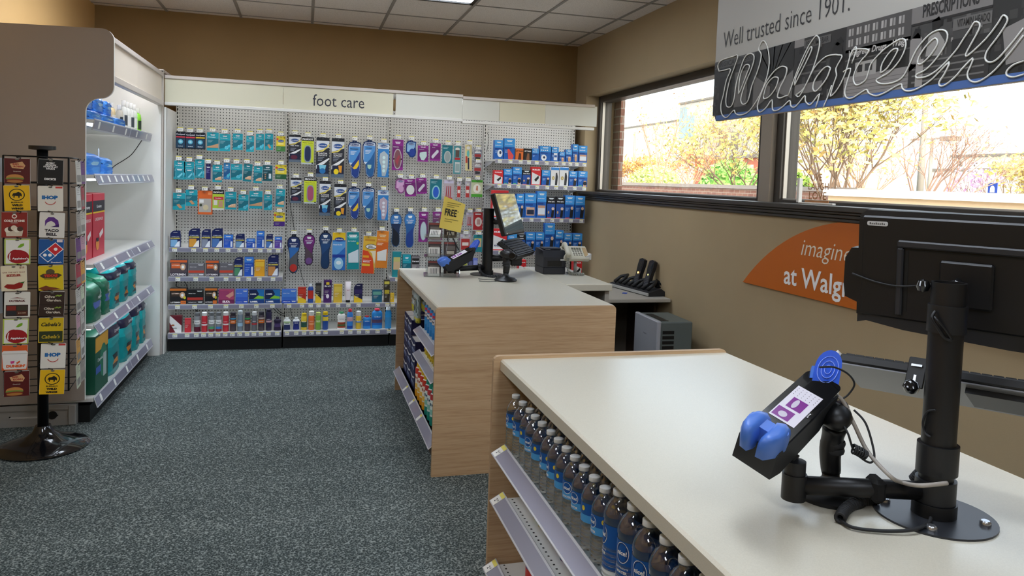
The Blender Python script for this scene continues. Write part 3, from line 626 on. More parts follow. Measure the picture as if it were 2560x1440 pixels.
def A_kt(a, k=0):
    a.r(0, 0, 1, 1, ['#e0712a', '#1c1614'][k]); a.t('KT TAPE', .5, .78, .86, ['#1c1614', '#f2f2f2'][k], .05, .14); a.p([(.3, .05), (.75, .05), (.7, .6), (.45, .62)], ['#4a2413', '#8a5a3c'][k])
def A_corn(a, k=0):
    a.r(0, 0, 1, 1, ['#4b8f95', '#d8c98f', '#8d8f98', '#9a8f90'][k]); a.e(.5, .88, .3, .06, '#e7e3da')
    if k == 0: a.r(.25, .6, .75, .85, '#55443c'); a.r(.15, .5, .85, .58, '#b5272d'); a.r(.2, .05, .85, .42, '#c6c9c4'); a.r(.28, .1, .8, .36, '#8fa3a0')
    if k == 1: a.e(.45, .66, .2, .13, '#5fb5ad'); a.r(.38, .05, .6, .5, '#17223f'); a.r(.05, .3, .32, .56, '#b33a2c')
    if k >= 2: a.r(.1, .35, .9, .6, '#a33232'); a.p([(.2, .08), (.8, .12), (.82, .3), (.2, .34)], '#2b2b30'); a.r(.12, .72, .88, .8, '#e9e9e9')
def A_clip(a, k=0):
    a.r(0, 0, 1, 1, '#b7a9ae'); a.r(.05, .84, .95, .98, '#c9c3d8')
    if k == 0: [a.p([(.2+.2*i, .12), (.3+.2*i, .12), (.36+.18*i, .7), (.28+.18*i, .7)], '#a8323a') for i in range(3)]; a.r(.2, .06, .86, .14, '#c33f3a')
    if k == 1: a.r(.25, .78, .8, .95, '#d8d6d2'); a.r(.1, .05, .9, .72, '#b5332f'); a.r(.2, .3, .8, .5, '#e9dcd2')
    if k == 2: a.r(0, 0, 1, 1, '#c9cfa8'); a.r(0, 0, 1, .18, '#4aa32f'); a.r(0, .86, 1, 1, '#4aa32f'); a.e(.5, .5, .34, .27, '#f2efe0'); a.p([(.4, .4), (.6, .38), (.58, .66), (.45, .66)], '#d18a6a')
    if k == 3: a.r(0, 0, 1, 1, '#a81f26'); a.e(.55, .45, .38, .26, '#d8cfc6'); a.r(.2, .86, .8, .92, '#f1e9e9'); a.p([(.4, .3), (.75, .3), (.75, .6), (.4, .6)], '#b98f88')
    if k == 4: a.r(0, 0, 1, 1, '#1f8a92'); a.r(.1, .3, .9, .62, '#d8b98e'); a.r(.1, .62, .9, .8, '#cfc77a')
# ---- bodies
def P_card(w, h, art, args=(), d=.010, base='#e8e8e8', r=.006, back=None):
    m = MB(); m.prism(rrect(-w/2, 0, w/2, h, min(r, w/4), 3), 0, d, mat(back or base, .4), 'xz'); art(Art(m, w*.985, h*.985), *args); return m
def P_box(w, h, d, art, args=(), base='#20305c', top=None, M=None):
    m = MB(); m.box(-w/2, w/2, 0, d, 0, h, mat(base, .35), M, b=.0015)
    if top: m.box(-w/2+.002, w/2-.002, .002, d-.002, h-.001, h+.001, mat(top, .35))
    art(Art(m, w*.98, h*.985, M=M), *args); return m
def P_boxtab(w, h, d, art, args=(), base='#16225a'):       # carton with a curved display tab on its back
    m = MB(); hb = h*.78; m.box(-w/2, w/2, .001, d, 0, hb, mat(base, .35), b=.0015)
    pts = [(-w/2, 0), (w/2, 0), (w/2, h)]+[(w/2-w*.55*(1-math.cos(t))-w*.2*0, h) for t in (0,)]+[(-w*.1, h), (-w*.3, h*.95), (-w*.45, h*.86), (-w/2, h*.78)]
    m.prism(pts, -.0004, .001, mat(base, .35), 'xz'); a = Art(m, w*.98, hb*.98); art(a, *args); m.prism(rrect(-.016, h*.88, .016, h*.91, .003), -.002, .0, mat('#f1f1f1'), 'xz'); return m
SOLE = [(0, -1), (.30, -.97), (.5, -.86), (.58, -.68), (.55, -.45), (.50, -.2), (.56, .1), (.72, .36), (.84, .58), (.80, .78), (.6, .93), (.3, 1), (0, 1.02)]
def sole(w, h, side=1, narrow=1.0):
    R = [(x*w/2/.84*narrow, (z+1)/2.02*h) for x, z in SOLE]; L = [(-x*.96, z) for x, z in R[1:-1]][::-1]
    return [(side*x, z) for x, z in R+L]
def P_sole(w, h, cols, side=1, txt=None, tab=None):
    rim, up, mid, arch, heel = cols; m = MB(); o = sole(w, h*.955, side); m.prism(o, 0, .012, mat(rim, .3), 'xz')
    inn = [(x*.88, h*.0+h*.02+z*.955) for x, z in o]; cz = h*.4775
    def clip(poly, z0, z1, s=0):
        out = []
        def cut(pts, f):
            r = []
            for i in range(len(pts)):
                a, b = pts[i], pts[(i+1) % len(pts)]; fa, fb = f(a), f(b)
                if fa >= 0: r.append(a)
                if fa*fb < 0: t = fa/(fa-fb); r.append((a[0]+(b[0]-a[0])*t, a[1]+(b[1]-a[1])*t))
            return r
        p = cut(poly, lambda q: q[1]-z0*h-s*q[0]); return cut(p, lambda q: z1*h+s*q[0]-q[1])
    y = -.0006
    for z0, z1, c in ((0, 1, mid), (.66, 1, up)):
        p = clip(inn, z0, z1, .0 if z0 == 0 else 0)
        if len(p) > 2: m.add([(x, y, z) for x, z in p], [tuple(range(len(p)))], c); y -= .0005
    p = clip(inn, .0, .46, 1.1*side); m.add([(x, y, z) for x, z in p], [tuple(range(len(p)))], arch); y -= .0005
    if heel: e_ = ell(0, h*.14, w*.26, h*.10); m.add([(x, y, z) for x, z in e_], [tuple(range(len(e_)))], heel); y -= .0005
    a = Art(m, w, h, y+.0004); a.logo(.5, .85, .36)
    if txt: a.t(txt, .5, .76, .6, '#ffffff', .02, .035); a.lines(.3, .70, 2, '#dfe9f5', .42, .03)
    m.box(-w*.16, w*.16, .002, .008, h*.95, h*1.0, mat(tab or rim, .4)); return m
def P_schblue(w, h, k):
    m = MB(); o = [(-.5, .62), (-.5, .86), (-.36, .95), (-.16, .965), (-.14, 1), (.16, 1), (.18, .965), (.44, .95), (.5, .9), (.5, .5), (.46, .2), (.38, .05), (.2, 0), (-.02, 0), (-.2, .06), (-.28, .2), (-.26, .34), (-.42, .38), (-.5, .5)]
    m.prism([(x*w, z*h) for x, z in o], 0, .014, mat('#16305f', .25), 'xz')
    o2 = [(x*w*.88, h*.02+z*h*.95) for x, z in o if abs(x) > .17 or z < .9]; m.add([(x, -.0005, z) for x, z in o2], [tuple(range(len(o2)))], mat('#cdd8e6', .3))
    y = [-.001]
    def pl(pts, c): m.add([(x*w, y[0], z*h) for x, z in pts], [tuple(range(len(pts)))], c); y[0] -= .0004
    pl([(-.40, .84), (.42, .84), (.42, .50), (.0, .40), (-.40, .42)], '#4d8fcd'); pl([(-.24, .36), (.1, .50), (.42, .72), (.42, .45), (.38, .18), (.3, .06), (.15, .02), (0, .03), (-.18, .1)], ['#173a86', '#1a5a92', '#c9b2c6'][k % 3])
    if k == 0: pl([(-.3, .36), (-.1, .27), (.34, .50), (.36, .36), (.2, .26), (.0, .24), (-.24, .31)], '#ecc52a')
    if k == 1: pl([(-.12, .34), (.18, .34), (.16, .26), (.04, .22), (-.1, .26)], '#a9cfb9')
    pl(ell(0, .885, .34, .035), '#173a7a'); a = Art(m, w, h, y[0]); a.t("Dr.Scholl's", .5, .885, .56, '#ffffff', .01, .03); a.t(['MASSAGING', 'WORK', ''][k % 3] or 'HEEL', .48, .78, .6, '#10264d', .03, .03); a.lines(.2, .70, 3, '#cfe2f2', .45, .035); return m
def P_heel(w, h, pink=0):
    m = MB(); c = ['#173a7a', '#8c4a82'][pink]
    o = [(-.5, .3), (-.5, .8), (-.3, .94), (-.14, .95), (-.12, 1), (.12, 1), (.14, .95), (.5, .92), (.44, .6), (.5, .34), (.44, .12), (.2, 0), (-.1, .02), (-.3, .2)]
    m.prism([(x*w, z*h) for x, z in o], 0, .014, mat(c, .25), 'xz')
    def pl(pts, c_, y): m.add([(x*w, y, z*h) for x, z in pts], [tuple(range(len(pts)))], c_)
    pl([(-.4, .34), (-.4, .78), (-.2, .88), (.4, .86), (.36, .6), (0, .3)], ['#8fb7dc', '#d4a3cc'][pink], -.0006); pl(ell(.1, .3, .28, .22), ['#12358c', '#c99ac0'][pink], -.001); pl(ell(0, .78, .3, .06), ['#1c4b8f', '#3a3f86'][pink], -.0014)
    Art(m, w, h, -.0014).t("Dr.Scholl's", .5, .78, .5, '#ffffff', .01, .06); return m
# ================================================================== goods on the back wall
def crop(ox, oy, s): return lambda x, y: (ox+x/s, oy+y/s)
Z3 = crop(420, 300, 5.143); Z5 = crop(700, 300, 5.143); Z6 = crop(700, 560, 4.5); Z4 = crop(410, 560, 4.5); Z7 = crop(970, 320, 3.789)
YH = 6.85
TG = 0
def bay_of(x): return BAYS[max(0, min(3, sum(1 for u in UPX[1:4] if x > u)))]
def hang(Z, box, mk, name, label, cat, group, tagpx=None, tilt=0, y=YH):
    """a packet on a peg hook: BOX is its outline in crop Z"""
    global TG
    x0, y0, x1, y1 = box; mid = ((x0+x1)/2, (y0+y1)/2)
    A = atY(*Z(x0, mid[1]), y); B = atY(*Z(x1, mid[1]), y); Tt = atY(*Z(mid[0], y0), y); Bt = atY(*Z(mid[0], y1), y)
    w = B.x-A.x; h = Tt.z-Bt.z; cx = (A.x+B.x)/2
    o = mk(w, h).build(name, None, (cx, y, Bt.z)); o.rotation_euler = (0, math.radians(tilt), 0)
    tag(o, label, cat, group)
    b = bay_of(cx); lx, lz = cx-b.location.x, Tt.z-.016
    hk = MB(); hk.tube([(0, 0, 0), (0, -(YP-y)-.012, 0), (0, -(YP-y)-.018, .008)], .0022, M_CHROME, 6); hk.tube([(0, -.01, .028), (0, -(YP-y)-.018, .034)], .0016, M_CHROME, 5); hk.box(-.012, .012, -.004, 0, -.012, .036, M_CHROME)
    ho = hk.build('peg_hook', b, (lx, 0, lz)); tag_copy(ho, (0, -(YP-y)-.021, .036), TG, .044, .032, 'price_tag', 0); TG += 1
    return o
def row(items, Z, where, group, tagdy=None):
    for i, it in enumerate(items):
        box, mk, name, desc, cat = it[:5]; tilt = it[5] if len(it) > 5 else 0
        hang(it[6] if len(it) > 6 else Z, box, mk, name, '%s, %s from the left %s' % (desc, ORD[i], where), cat, group, tilt=tilt)
C = lambda art, *a, **k: (lambda w, h: P_card(w, h, art, a, **k))
row([((100, 150, 225, 365), C(A_comp, '#d2394a', d=.03, base='#0d1424'), 'blister_plaster_box', 'black blister plaster box with red band', 'plaster box'),
     ((227, 160, 350, 370), C(A_comp, '#d2394a', d=.03, base='#0d1424'), 'blister_plaster_box', 'black blister plaster box with red band', 'plaster box'),
     ((352, 165, 478, 375), C(A_comp, '#e3bf36', d=.03, base='#0d1424'), 'blister_plaster_box', 'black blister plaster box with yellow band', 'plaster box'),
     ((500, 155, 652, 395), C(A_teal, 0), 'moleskin_packet', 'teal moleskin packet with beige wedge', 'foot packet'),
     ((660, 175, 803, 400), C(A_teal, 1), 'bandage_packet', 'wide teal bandage packet with pale toe print', 'foot packet'),
     ((832, 172, 962, 385), C(A_teal, 1), 'bandage_packet', 'teal bandage packet with pale toe print', 'foot packet'),
     ((1005, 200, 1107, 410), C(A_teal, 1), 'bandage_packet', 'narrow low-hung teal bandage packet', 'foot packet'),
     ((1130, 175, 1235, 388), C(A_teal, 1), 'bandage_packet', 'narrow teal packet with diagonal print', 'foot packet'),
     ((1245, 172, 1352, 385), C(A_teal, 3), 'bandage_packet', 'dark teal packet with tan roll print', 'foot packet'),
     ((1392, 205, 1510, 405), C(A_pouch, '#3f7a3c'), 'foot_pad_pouch', 'yellow and green foot pad pouch', 'foot pouch')], Z3, 'in top hook row', 'packets on the top hook row of the first bay')
row([((70, 520, 215, 765), C(A_clamshell, d=.02), 'clamshell_packet', 'teal clamshell with inner window', 'foot packet', 2), ((212, 535, 343, 765), C(A_clamshell, d=.02), 'clamshell_packet', 'teal clamshell with inner window', 'foot packet', -2), ((345, 505, 468, 745), C(A_clamshell, d=.02), 'clamshell_packet', 'round-topped teal clamshell hung slightly higher', 'foot packet'),
     ((488, 560, 550, 762), C(A_navy), 'remover_packet', 'slim navy packet with white print', 'foot packet'), ((572, 575, 697, 800), C(A_teal, 2), 'bandage_packet', 'teal packet with beige toes print', 'foot packet'), ((715, 550, 800, 762), C(A_teal, 1, ('#2f86c0', '#1c5f96')), 'bandage_packet', 'slim blue packet with pale print', 'foot packet'),
     ((808, 562, 955, 770), C(A_teal, 1), 'bandage_packet', 'wide teal packet beside slim blue one', 'foot packet'), ((960, 560, 1072, 790), C(A_teal, 2, ('#178593', '#0d5a66')), 'bandage_packet', 'tilted dark teal packet with toes print', 'foot packet', 4), ((1097, 590, 1208, 810), C(A_teal, 2), 'bandage_packet', 'low-hung teal packet with white toes', 'foot packet', 2),
     ((1217, 580, 1345, 785), C(A_teal, 4, ('#14616c', '#0e4650')), 'corn_remover_packet', 'dark teal packet with pads and vial', 'foot packet'), ((1378, 575, 1525, 760), C(A_pouch, '#1f5a38'), 'foot_pad_pouch', 'yellow and dark green foot pad pouch', 'foot pouch')], Z3, 'in second hook row', 'packets on the second hook row of the first bay')
row([((60, 935, 220, 1155), C(A_teal, 3), 'bandage_packet', 'bright teal plantar sleeve packet hanging low', 'foot packet', 1), ((225, 895, 378, 1105), C(A_teal, 3), 'bandage_packet', 'bright teal sleeve packet hanging higher', 'foot packet'), ((385, 910, 568, 1215), C(A_orangebox, d=.045, base='#e4692a'), 'gel_pad_box', 'orange and clear gel pad box', 'gel pad box'),
     ((572, 895, 722, 1160), C(A_pro2), 'toe_pad_packet', 'lime and black toe pad packet', 'foot packet'), ((735, 920, 880, 1150), C(A_teal, 2), 'bandage_packet', 'teal packet with large beige toes', 'foot packet'), ((905, 955, 1035, 1165), C(A_teal, 1), 'bandage_packet', 'low teal packet with yellow dot', 'foot packet'),
     ((1045, 910, 1215, 1140), C(A_teal, 0), 'moleskin_packet', 'widest teal packet with beige wedge', 'foot packet'), ((1232, 955, 1340, 1160), C(A_teal, 1), 'bandage_packet', 'narrow bright teal bandage packet', 'foot packet'), ((1378, 885, 1495, 1115), C(A_teal, 2), 'bandage_packet', 'glossy teal packet with pink strip', 'foot packet', 3)], Z3, 'in third hook row', 'packets on the third hook row of the first bay')
hang(Z3, (1360, 1185, 1503, 1365), C(A_pouch, '#4a2380'), 'foot_pad_pouch', 'yellow and purple foot pad pouch hanging alone below the other packets', 'foot pouch', None)
SB = lambda k: (lambda w, h: P_schblue(w, h, k))
row([((115, 190, 265, 540), C(A_sch, 0, d=.02, base='#1a1d26'), 'insole_box', 'black heel pain insole box', 'insole box'), ((275, 215, 435, 570), C(A_pro, '#18264f', d=.02), 'insole_packet', 'lime insole packet with navy insert', 'insole packet'), ((465, 225, 632, 735), C(A_sch, 1, d=.02, base='#1a1d26'), 'insole_box', 'black insole box with light blue pad', 'insole box'), ((662, 235, 825, 740), C(A_sch, 2, d=.02, base='#1a1d26'), 'insole_box', 'black insole box with yellow pad', 'insole box'),
     ((870, 265, 1040, 750), SB(0), 'insole_packet', 'blue shaped insole packet with yellow gel', 'insole packet'), ((1060, 255, 1232, 740), SB(1), 'insole_packet', 'blue shaped work insole packet', 'insole packet'), ((1255, 295, 1402, 735), C(A_gel, 0), 'insole_packet', 'bright blue packet with clear gel insole', 'insole packet')], Z5, 'in upper insole row', 'insole packs on the upper row of the second bay')
row([((135, 745, 275, 1070), C(A_sch, 0, d=.02, base='#1a1d26'), 'insole_box', 'black heel pain insole box', 'insole box'), ((308, 730, 470, 1075), C(A_pro, '#a8506c', d=.02), 'insole_packet', 'lime insole packet with pink insert', 'insole packet'), ((505, 785, 650, 1230), C(A_sch, 1, d=.02, base='#1a1d26'), 'insole_box', 'black insole box with light blue pad', 'insole box'), ((695, 825, 852, 1265), C(A_sch, 2, d=.02, base='#1a1d26'), 'insole_box', 'black insole box with yellow pad', 'insole box'),
     ((868, 855, 1028, 1275), SB(0), 'insole_packet', 'blue shaped insole packet with yellow gel', 'insole packet'), ((1048, 855, 1215, 1278), SB(1), 'insole_packet', 'blue shaped work insole packet', 'insole packet'), ((1255, 900, 1393, 1290), C(A_gel, 1), 'insole_packet', 'blue packet with pinkish clear insole', 'insole packet')], Z5, 'in lower insole row', 'insole packs on the second row of the second bay')
SO = lambda c, s=1, t=None: (lambda w, h: P_sole(w, h, c, s, t))
row([((75, 115, 230, 555), SO(('#1a2238', '#1b2f66', '#2f6db3', '#5a5a5e', '#c8342c'), 1, 'Gel Comfort'), 'insole', 'navy shoe insole with red heel', 'insole'), ((255, 100, 397, 465), SO(('#33203f', '#7c2a80', '#6b2a6c', '#54454e', '#6d4a86'), -1, 'Gel Comfort'), 'insole', 'purple shoe insole', 'insole'), ((435, 72, 583, 508), SO(('#16213c', '#20406b', '#1f4a7c', '#123a66', '#153a60'), 1, 'Work Gel'), 'insole', 'dark blue work shoe insole', 'insole'),
     ((588, 90, 735, 520), C(A_long, 3, d=.02, r=.02), 'insole_box', 'tall blue and yellow insole box', 'insole box'), ((757, 85, 893, 510), C(A_long, 0), 'insole_packet', 'tall teal comfort insole packet', 'insole packet', -1), ((915, 130, 1065, 555), C(A_long, 1), 'insole_packet', 'red and yellow odor insole packet', 'insole packet', 3), ((1072, 72, 1208, 495), C(A_long, 2), 'insole_packet', 'tall orange insole packet', 'insole packet', 2)], Z6, 'in lowest hook row', 'long insoles on the lowest hook row')
HH = lambda p: (lambda w, h: P_heel(w, h, p))
row([((1440, 245, 1585, 645), C(A_purple, 0, r=.03), 'insole_packet', 'long purple packet with padded insole', 'insole packet', 0, Z5), ((1620, 260, 1752, 482), HH(0), 'heel_cushion_packet', 'small blue shaped heel cushion packet', 'heel cushion', 0, Z5), ((1768, 325, 1910, 535), C(A_purple, 1), 'cushion_packet', 'square purple packet with heart-shaped pad', 'cushion packet', 0, Z5), ((1925, 295, 2065, 525), C(A_purple, 2), 'cushion_packet', 'square purple packet with arch strip', 'cushion packet', 0, Z5),
     ((512, 160, 612, 335), C(A_heelblue, '#8f9a98', '#a9b3b0', r=.02), 'heel_cushion_packet', 'teal packet with grey heel cup', 'heel cushion'), ((620, 165, 692, 435), C(A_corn, 0), 'corn_tool_packet', 'teal corn rasp packet', 'foot tool packet'), ((735, 155, 798, 405), C(A_corn, 1), 'foot_file_packet', 'tan foot file packet', 'foot tool packet', -2), ((812, 205, 888, 310), C(A_corn, 2), 'nail_clipper_card', 'grey and red nail clipper card', 'nail clipper')], Z7, 'in third bay top row', 'packets on the top hook row of the third bay')
hang(Z7, (810, 330, 886, 448), C(A_corn, 3), 'nail_clipper_card', 'grey and red nail clipper card hanging directly below another one', 'nail clipper', None)
row([((1480, 745, 1605, 945), HH(1), 'heel_cushion_packet', 'pink shaped heel cushion packet', 'heel cushion', 2, Z5), ((1610, 755, 1755, 982), C(A_purple, 3), 'cushion_packet', 'purple packet with round pad', 'cushion packet', -4, Z5), ((1758, 742, 1895, 948), C(A_purple, 2), 'cushion_packet', 'tilted purple packet with arch strip', 'cushion packet', -4, Z5), ((1922, 755, 2078, 1022), C(A_heelblue), 'heel_cushion_packet', 'teal packet with blue gel heel', 'heel cushion', 1, Z5),
     ((525, 490, 625, 685), C(A_clip, 0), 'clipper_set_card', 'clear card with red clippers', 'nail clipper'), ((652, 505, 690, 665), C(A_clip, 1), 'cream_tube_packet', 'red and white cream tube packet', 'cream tube'), ((732, 505, 775, 665), C(A_clip, 1), 'cream_tube_packet', 'second red and white cream tube packet', 'cream tube'), ((788, 490, 896, 655), C(A_clip, 2), 'foot_sock_packet', 'green and white packet', 'foot packet')], Z7, 'in third bay middle row', 'packets on the middle hook row of the third bay')
row([((18, 795, 132, 1125), SO(('#3a5f8a', '#3a78b8', '#1a2e52', '#141a28', None), -1, 'Memory'), 'insole', 'blue and black shoe insole', 'insole'), ((150, 790, 263, 1135), SO(('#3f6ea8', '#3f86c8', '#255f9e', '#1c3f8a', '#1b3f90'), 1, 'Gel Comfort'), 'insole', 'bright blue shoe insole', 'insole'), ((290, 790, 382, 1078), C(A_purple, 4, r=.03), 'insole_packet', 'long purple packet with pale insole', 'insole packet'), ((420, 790, 515, 1060), C(A_purple, 4, r=.03), 'insole_packet', 'long purple packet behind the card display', 'insole packet'),
     ((660, 800, 714, 925), C(A_clip, 1), 'cream_tube_packet', 'grey and red narrow packet', 'cream tube'), ((740, 800, 803, 930), C(A_clip, 0), 'clipper_set_card', 'clear card with red tool', 'nail clipper'), ((806, 795, 896, 965), C(A_clip, 3), 'nail_kit_packet', 'red packet with round window', 'foot packet')], Z7, 'in third bay lower row', 'packets on the lower hook row of the third bay')
row([((682, 1005, 783, 1160), C(A_clip, 1), 'nail_repair_packet', 'red-topped nail repair packet', 'foot packet'), ((808, 1010, 893, 1175), C(A_clip, 4), 'bandage_packet', 'teal and tan toe packet', 'foot packet')], Z7, 'in third bay bottom hook row', 'packets on the bottom hook row of the third bay')
# ---- shelf rows
def cyl_can(w, h, body, cap, bands=(), txt=None, tc='#ffffff', capf=.18, neck=False):
    def mk(name, loc):
        e = empty(name, loc); r = w/2
        m = MB(); hb = h*(1-capf); m.lathe([(0, 0), (r*.94, 0), (r, h*.015), (r, hb*.93), (r*.86, hb)]+([(0, hb)]), mat(body, .3), 20, (0, r, 0))
        for v0, v1, c in bands: m.lathe([(r+.0004, hb*v0), (r+.0004, hb*v1)], mat(c, .35), 20, (0, r, 0))
        if txt: m.text(txt, 0, hb*.62, w*.62, mat(tc), y=-.0012, maxh=h*.1, bold=.03)
        m.build('can_body', e)
        m = MB(); m.lathe([(r*.84, hb), (r*.86, hb+.001), (r*(.84 if not neck else .5), h*.985), (r*.7*(1 if not neck else .6), h), (0, h)], mat(cap, .35), 20, (0, r, 0)); m.build('cap', e)
        return e
    return mk
def flat_bottle(w, h, body, cap, bands=(), txt=None, tc='#ffffff', d=None, waist=0.0, capw=.5, capf=.13):
    def mk(name, loc):
        e = empty(name, loc); dd = (d or w*.55); hb = h*(1-capf); m = MB()
        prof = [(0, 0), (.92, 0), (1, .02), (1-waist*.4, .3), (1-waist, .5), (1-waist*.4, .72), (1, .84), (.8, .95), (capw*.9, 1.0), (0, 1.0)]
        m.lathe([(p*w/2, z*hb) for p, z in prof], mat(body, .3), 20, (0, dd/2, 0), sy=dd/w)
        for v0, v1, c, k in bands:
            pts = [(math.cos(t)*0, 0) for t in (0,)]; a0, a1 = 200, 340; vs = []; N = 8
            def rad(v):
                for (p0, z0), (p1, z1) in zip(prof[1:], prof[2:]):
                    if z0 <= v <= z1: return p0+(p1-p0)*(v-z0)/max(z1-z0, 1e-6)
                return 1
            for v in [v0+(v1-v0)*j/5 for j in range(6)]:
                for i in range(N+1):
                    an = math.radians(a0+(a1-a0)*i/N); R = rad(v)*w/2*1.012
                    vs.append((math.cos(an)*R, dd/2+math.sin(an)*R*dd/w, v*hb))
            m.add(vs, [(j*(N+1)+i, j*(N+1)+i+1, (j+1)*(N+1)+i+1, (j+1)*(N+1)+i) for j in range(5) for i in range(N)], mat(c, .35), True)
        if txt: m.text(txt, 0, hb*.66, w*.55, mat(tc), y=-.003, maxh=h*.08, bold=.03)
        m.build('bottle_body', e)
        m = MB(); m.lathe([(0, hb-.001), (w/2*capw, hb-.001), (w/2*capw, h*.985), (w/2*capw*.9, h), (0, h)], mat(cap, .35), 16, (0, dd/2, 0)); m.build('cap', e); return e
    return mk
def tube_st(w, h, body, cap, top=None):
    def mk(name, loc):
        e = empty(name, loc); m = MB(); n = 12; vs = []
        for z, a, b in ((.12, .42, .42), (.5, .46, .3), (1, .5, .04)):
            for i in range(n): t = 2*PI*i/n; vs.append((math.cos(t)*w*a, .015+math.sin(t)*w*b*.8, z*h))
        m.add(vs, [(j*n+i, j*n+(i+1) % n, (j+1)*n+(i+1) % n, (j+1)*n+i) for j in range(2) for i in range(n)]+[tuple(range(2*n, 3*n))], mat(body, .3), True)
        m.text('FOOT', 0, h*.6, w*.5, mat('#b5506a'), y=-.004, maxh=h*.07, bold=.02); m.build('tube_body', e)
        m = MB(); m.lathe([(0, 0), (w*.36, 0), (w*.36, h*.12), (0, h*.12)], mat(cap, .4), 14, (0, .015, 0)); m.build('cap', e); return e
    return mk
BX = lambda art, *a, base='#20305c', d=.05: (lambda w, h: (lambda name, loc: P_box(w, h, d, art, a, base).build(name, None, loc)))
BT = lambda art, *a, base='#16225a', d=.04: (lambda w, h: (lambda name, loc: P_boxtab(w, h, d, art, a, base).build(name, None, loc)))
def CAN(body, cap, bands=(), txt=None, **k): return lambda w, h: cyl_can(w, h, body, cap, bands, txt, **k)
def FB(body, cap, bands=(), txt=None, **k): return lambda w, h: flat_bottle(w, h, body, cap, bands, txt, **k)
def shelf_row(items, Z, b, k, where, group, inset=.035, tags=True):
    z, d = SH[b][k]; Yf = YP-.004-d+inset; s = SHELF_OBJ[(b, k)]
    for i, (x0, yt, x1, yb, mk, name, desc, cat) in enumerate(items):
        A = atY(*Z(x0, (yt+yb)/2), Yf); B = atY(*Z(x1, (yt+yb)/2), Yf); Tt = atY(*Z((x0+x1)/2, yt), Yf)
        w = (B.x-A.x)-.002; h = max(.03, Tt.z-z)
        cx = (A.x+B.x)/2
        o = mk(w, h)(name, (cx, Yf, z+.0008)); tag(o, '%s, %s from the left %s' % (desc, ORD[i], where), cat, group)
        if tags:
            nb = [q for q in range(4) if UPX[q] < cx <= UPX[q+1]]; sb = s
            if nb and nb[0] != b and (nb[0], k-2) in SHELF_OBJ and b == 0: sb = SHELF_OBJ[(nb[0], k-2)]
            bx = UPX[nb[0]] if sb is not s else UPX[b]
            tag_copy(sb, (cx-bx, -d-.0075, -.016), i+k*3, .036, .029, 'price_label')
shelf_row([(68, 75, 187, 270, BT(A_wart, 0), 'wart_remover_box', 'pale blue and navy carton', 'medicine box'), (275, 50, 405, 272, BT(A_wart, 1), 'wart_remover_box', 'navy carton with orange bottle print', 'medicine box'), (420, 60, 527, 275, BT(A_wart, 2), 'wart_remover_box', 'navy carton with grey panel', 'medicine box'), (535, 50, 662, 275, BT(A_wart, 3), 'wart_remover_box', 'tall wide navy carton', 'medicine box'), (670, 120, 778, 275, BX(A_bluebox, 0), 'wart_remover_box', 'blue freeze remover carton', 'medicine box'), (803, 110, 908, 278, BT(A_wart, 4), 'wart_remover_box', 'short navy carton with blue panel', 'medicine box'),
           (925, 165, 1025, 278, BX(A_bluebox, 1), 'wart_remover_box', 'lowest blue carton', 'medicine box'), (1040, 80, 1130, 282, BX(A_bluebox, 2), 'wart_remover_box', 'tallest blue carton', 'medicine box'), (1147, 112, 1225, 282, BT(A_wart, 3), 'wart_remover_box', 'slim navy carton', 'medicine box'), (1243, 145, 1328, 282, BX(A_bluebox, 3), 'wart_remover_box', 'small blue and purple carton', 'medicine box')], Z4, 0, 0, 'on top short shelf', 'cartons on the top short shelf')
shelf_row([(65, 405, 262, 543, BX(A_lot, 0, base='#3f3848'), 'cream_box', 'orange and grey cream carton', 'medicine box'), (272, 445, 455, 543, BX(A_gen, base='#6d6a70'), 'cream_box', 'grey and red generic carton', 'medicine box'), (467, 412, 618, 545, BX(A_lot, 0, base='#3f3848'), 'cream_box', 'narrower orange and grey cream carton', 'medicine box'), (622, 442, 782, 545, BX(A_gen, base='#6d6a70'), 'cream_box', 'grey and red generic carton', 'medicine box'), (788, 375, 888, 545, BT(A_wart, 5), 'spray_box', 'navy and green carton', 'medicine box'), (903, 370, 1010, 545, BX(A_bluebox, 0), 'spray_box', 'bright blue carton', 'medicine box'),
           (1018, 408, 1133, 545, BX(A_small, '#e6a522', '#f0c23a', None, 0, base='#e6a522'), 'cream_box', 'short orange carton', 'medicine box'), (1167, 345, 1290, 545, BT(A_wart, 6), 'spray_box', 'tall navy carton', 'medicine box')], Z4, 0, 1, 'on middle short shelf', 'cartons on the middle short shelf')
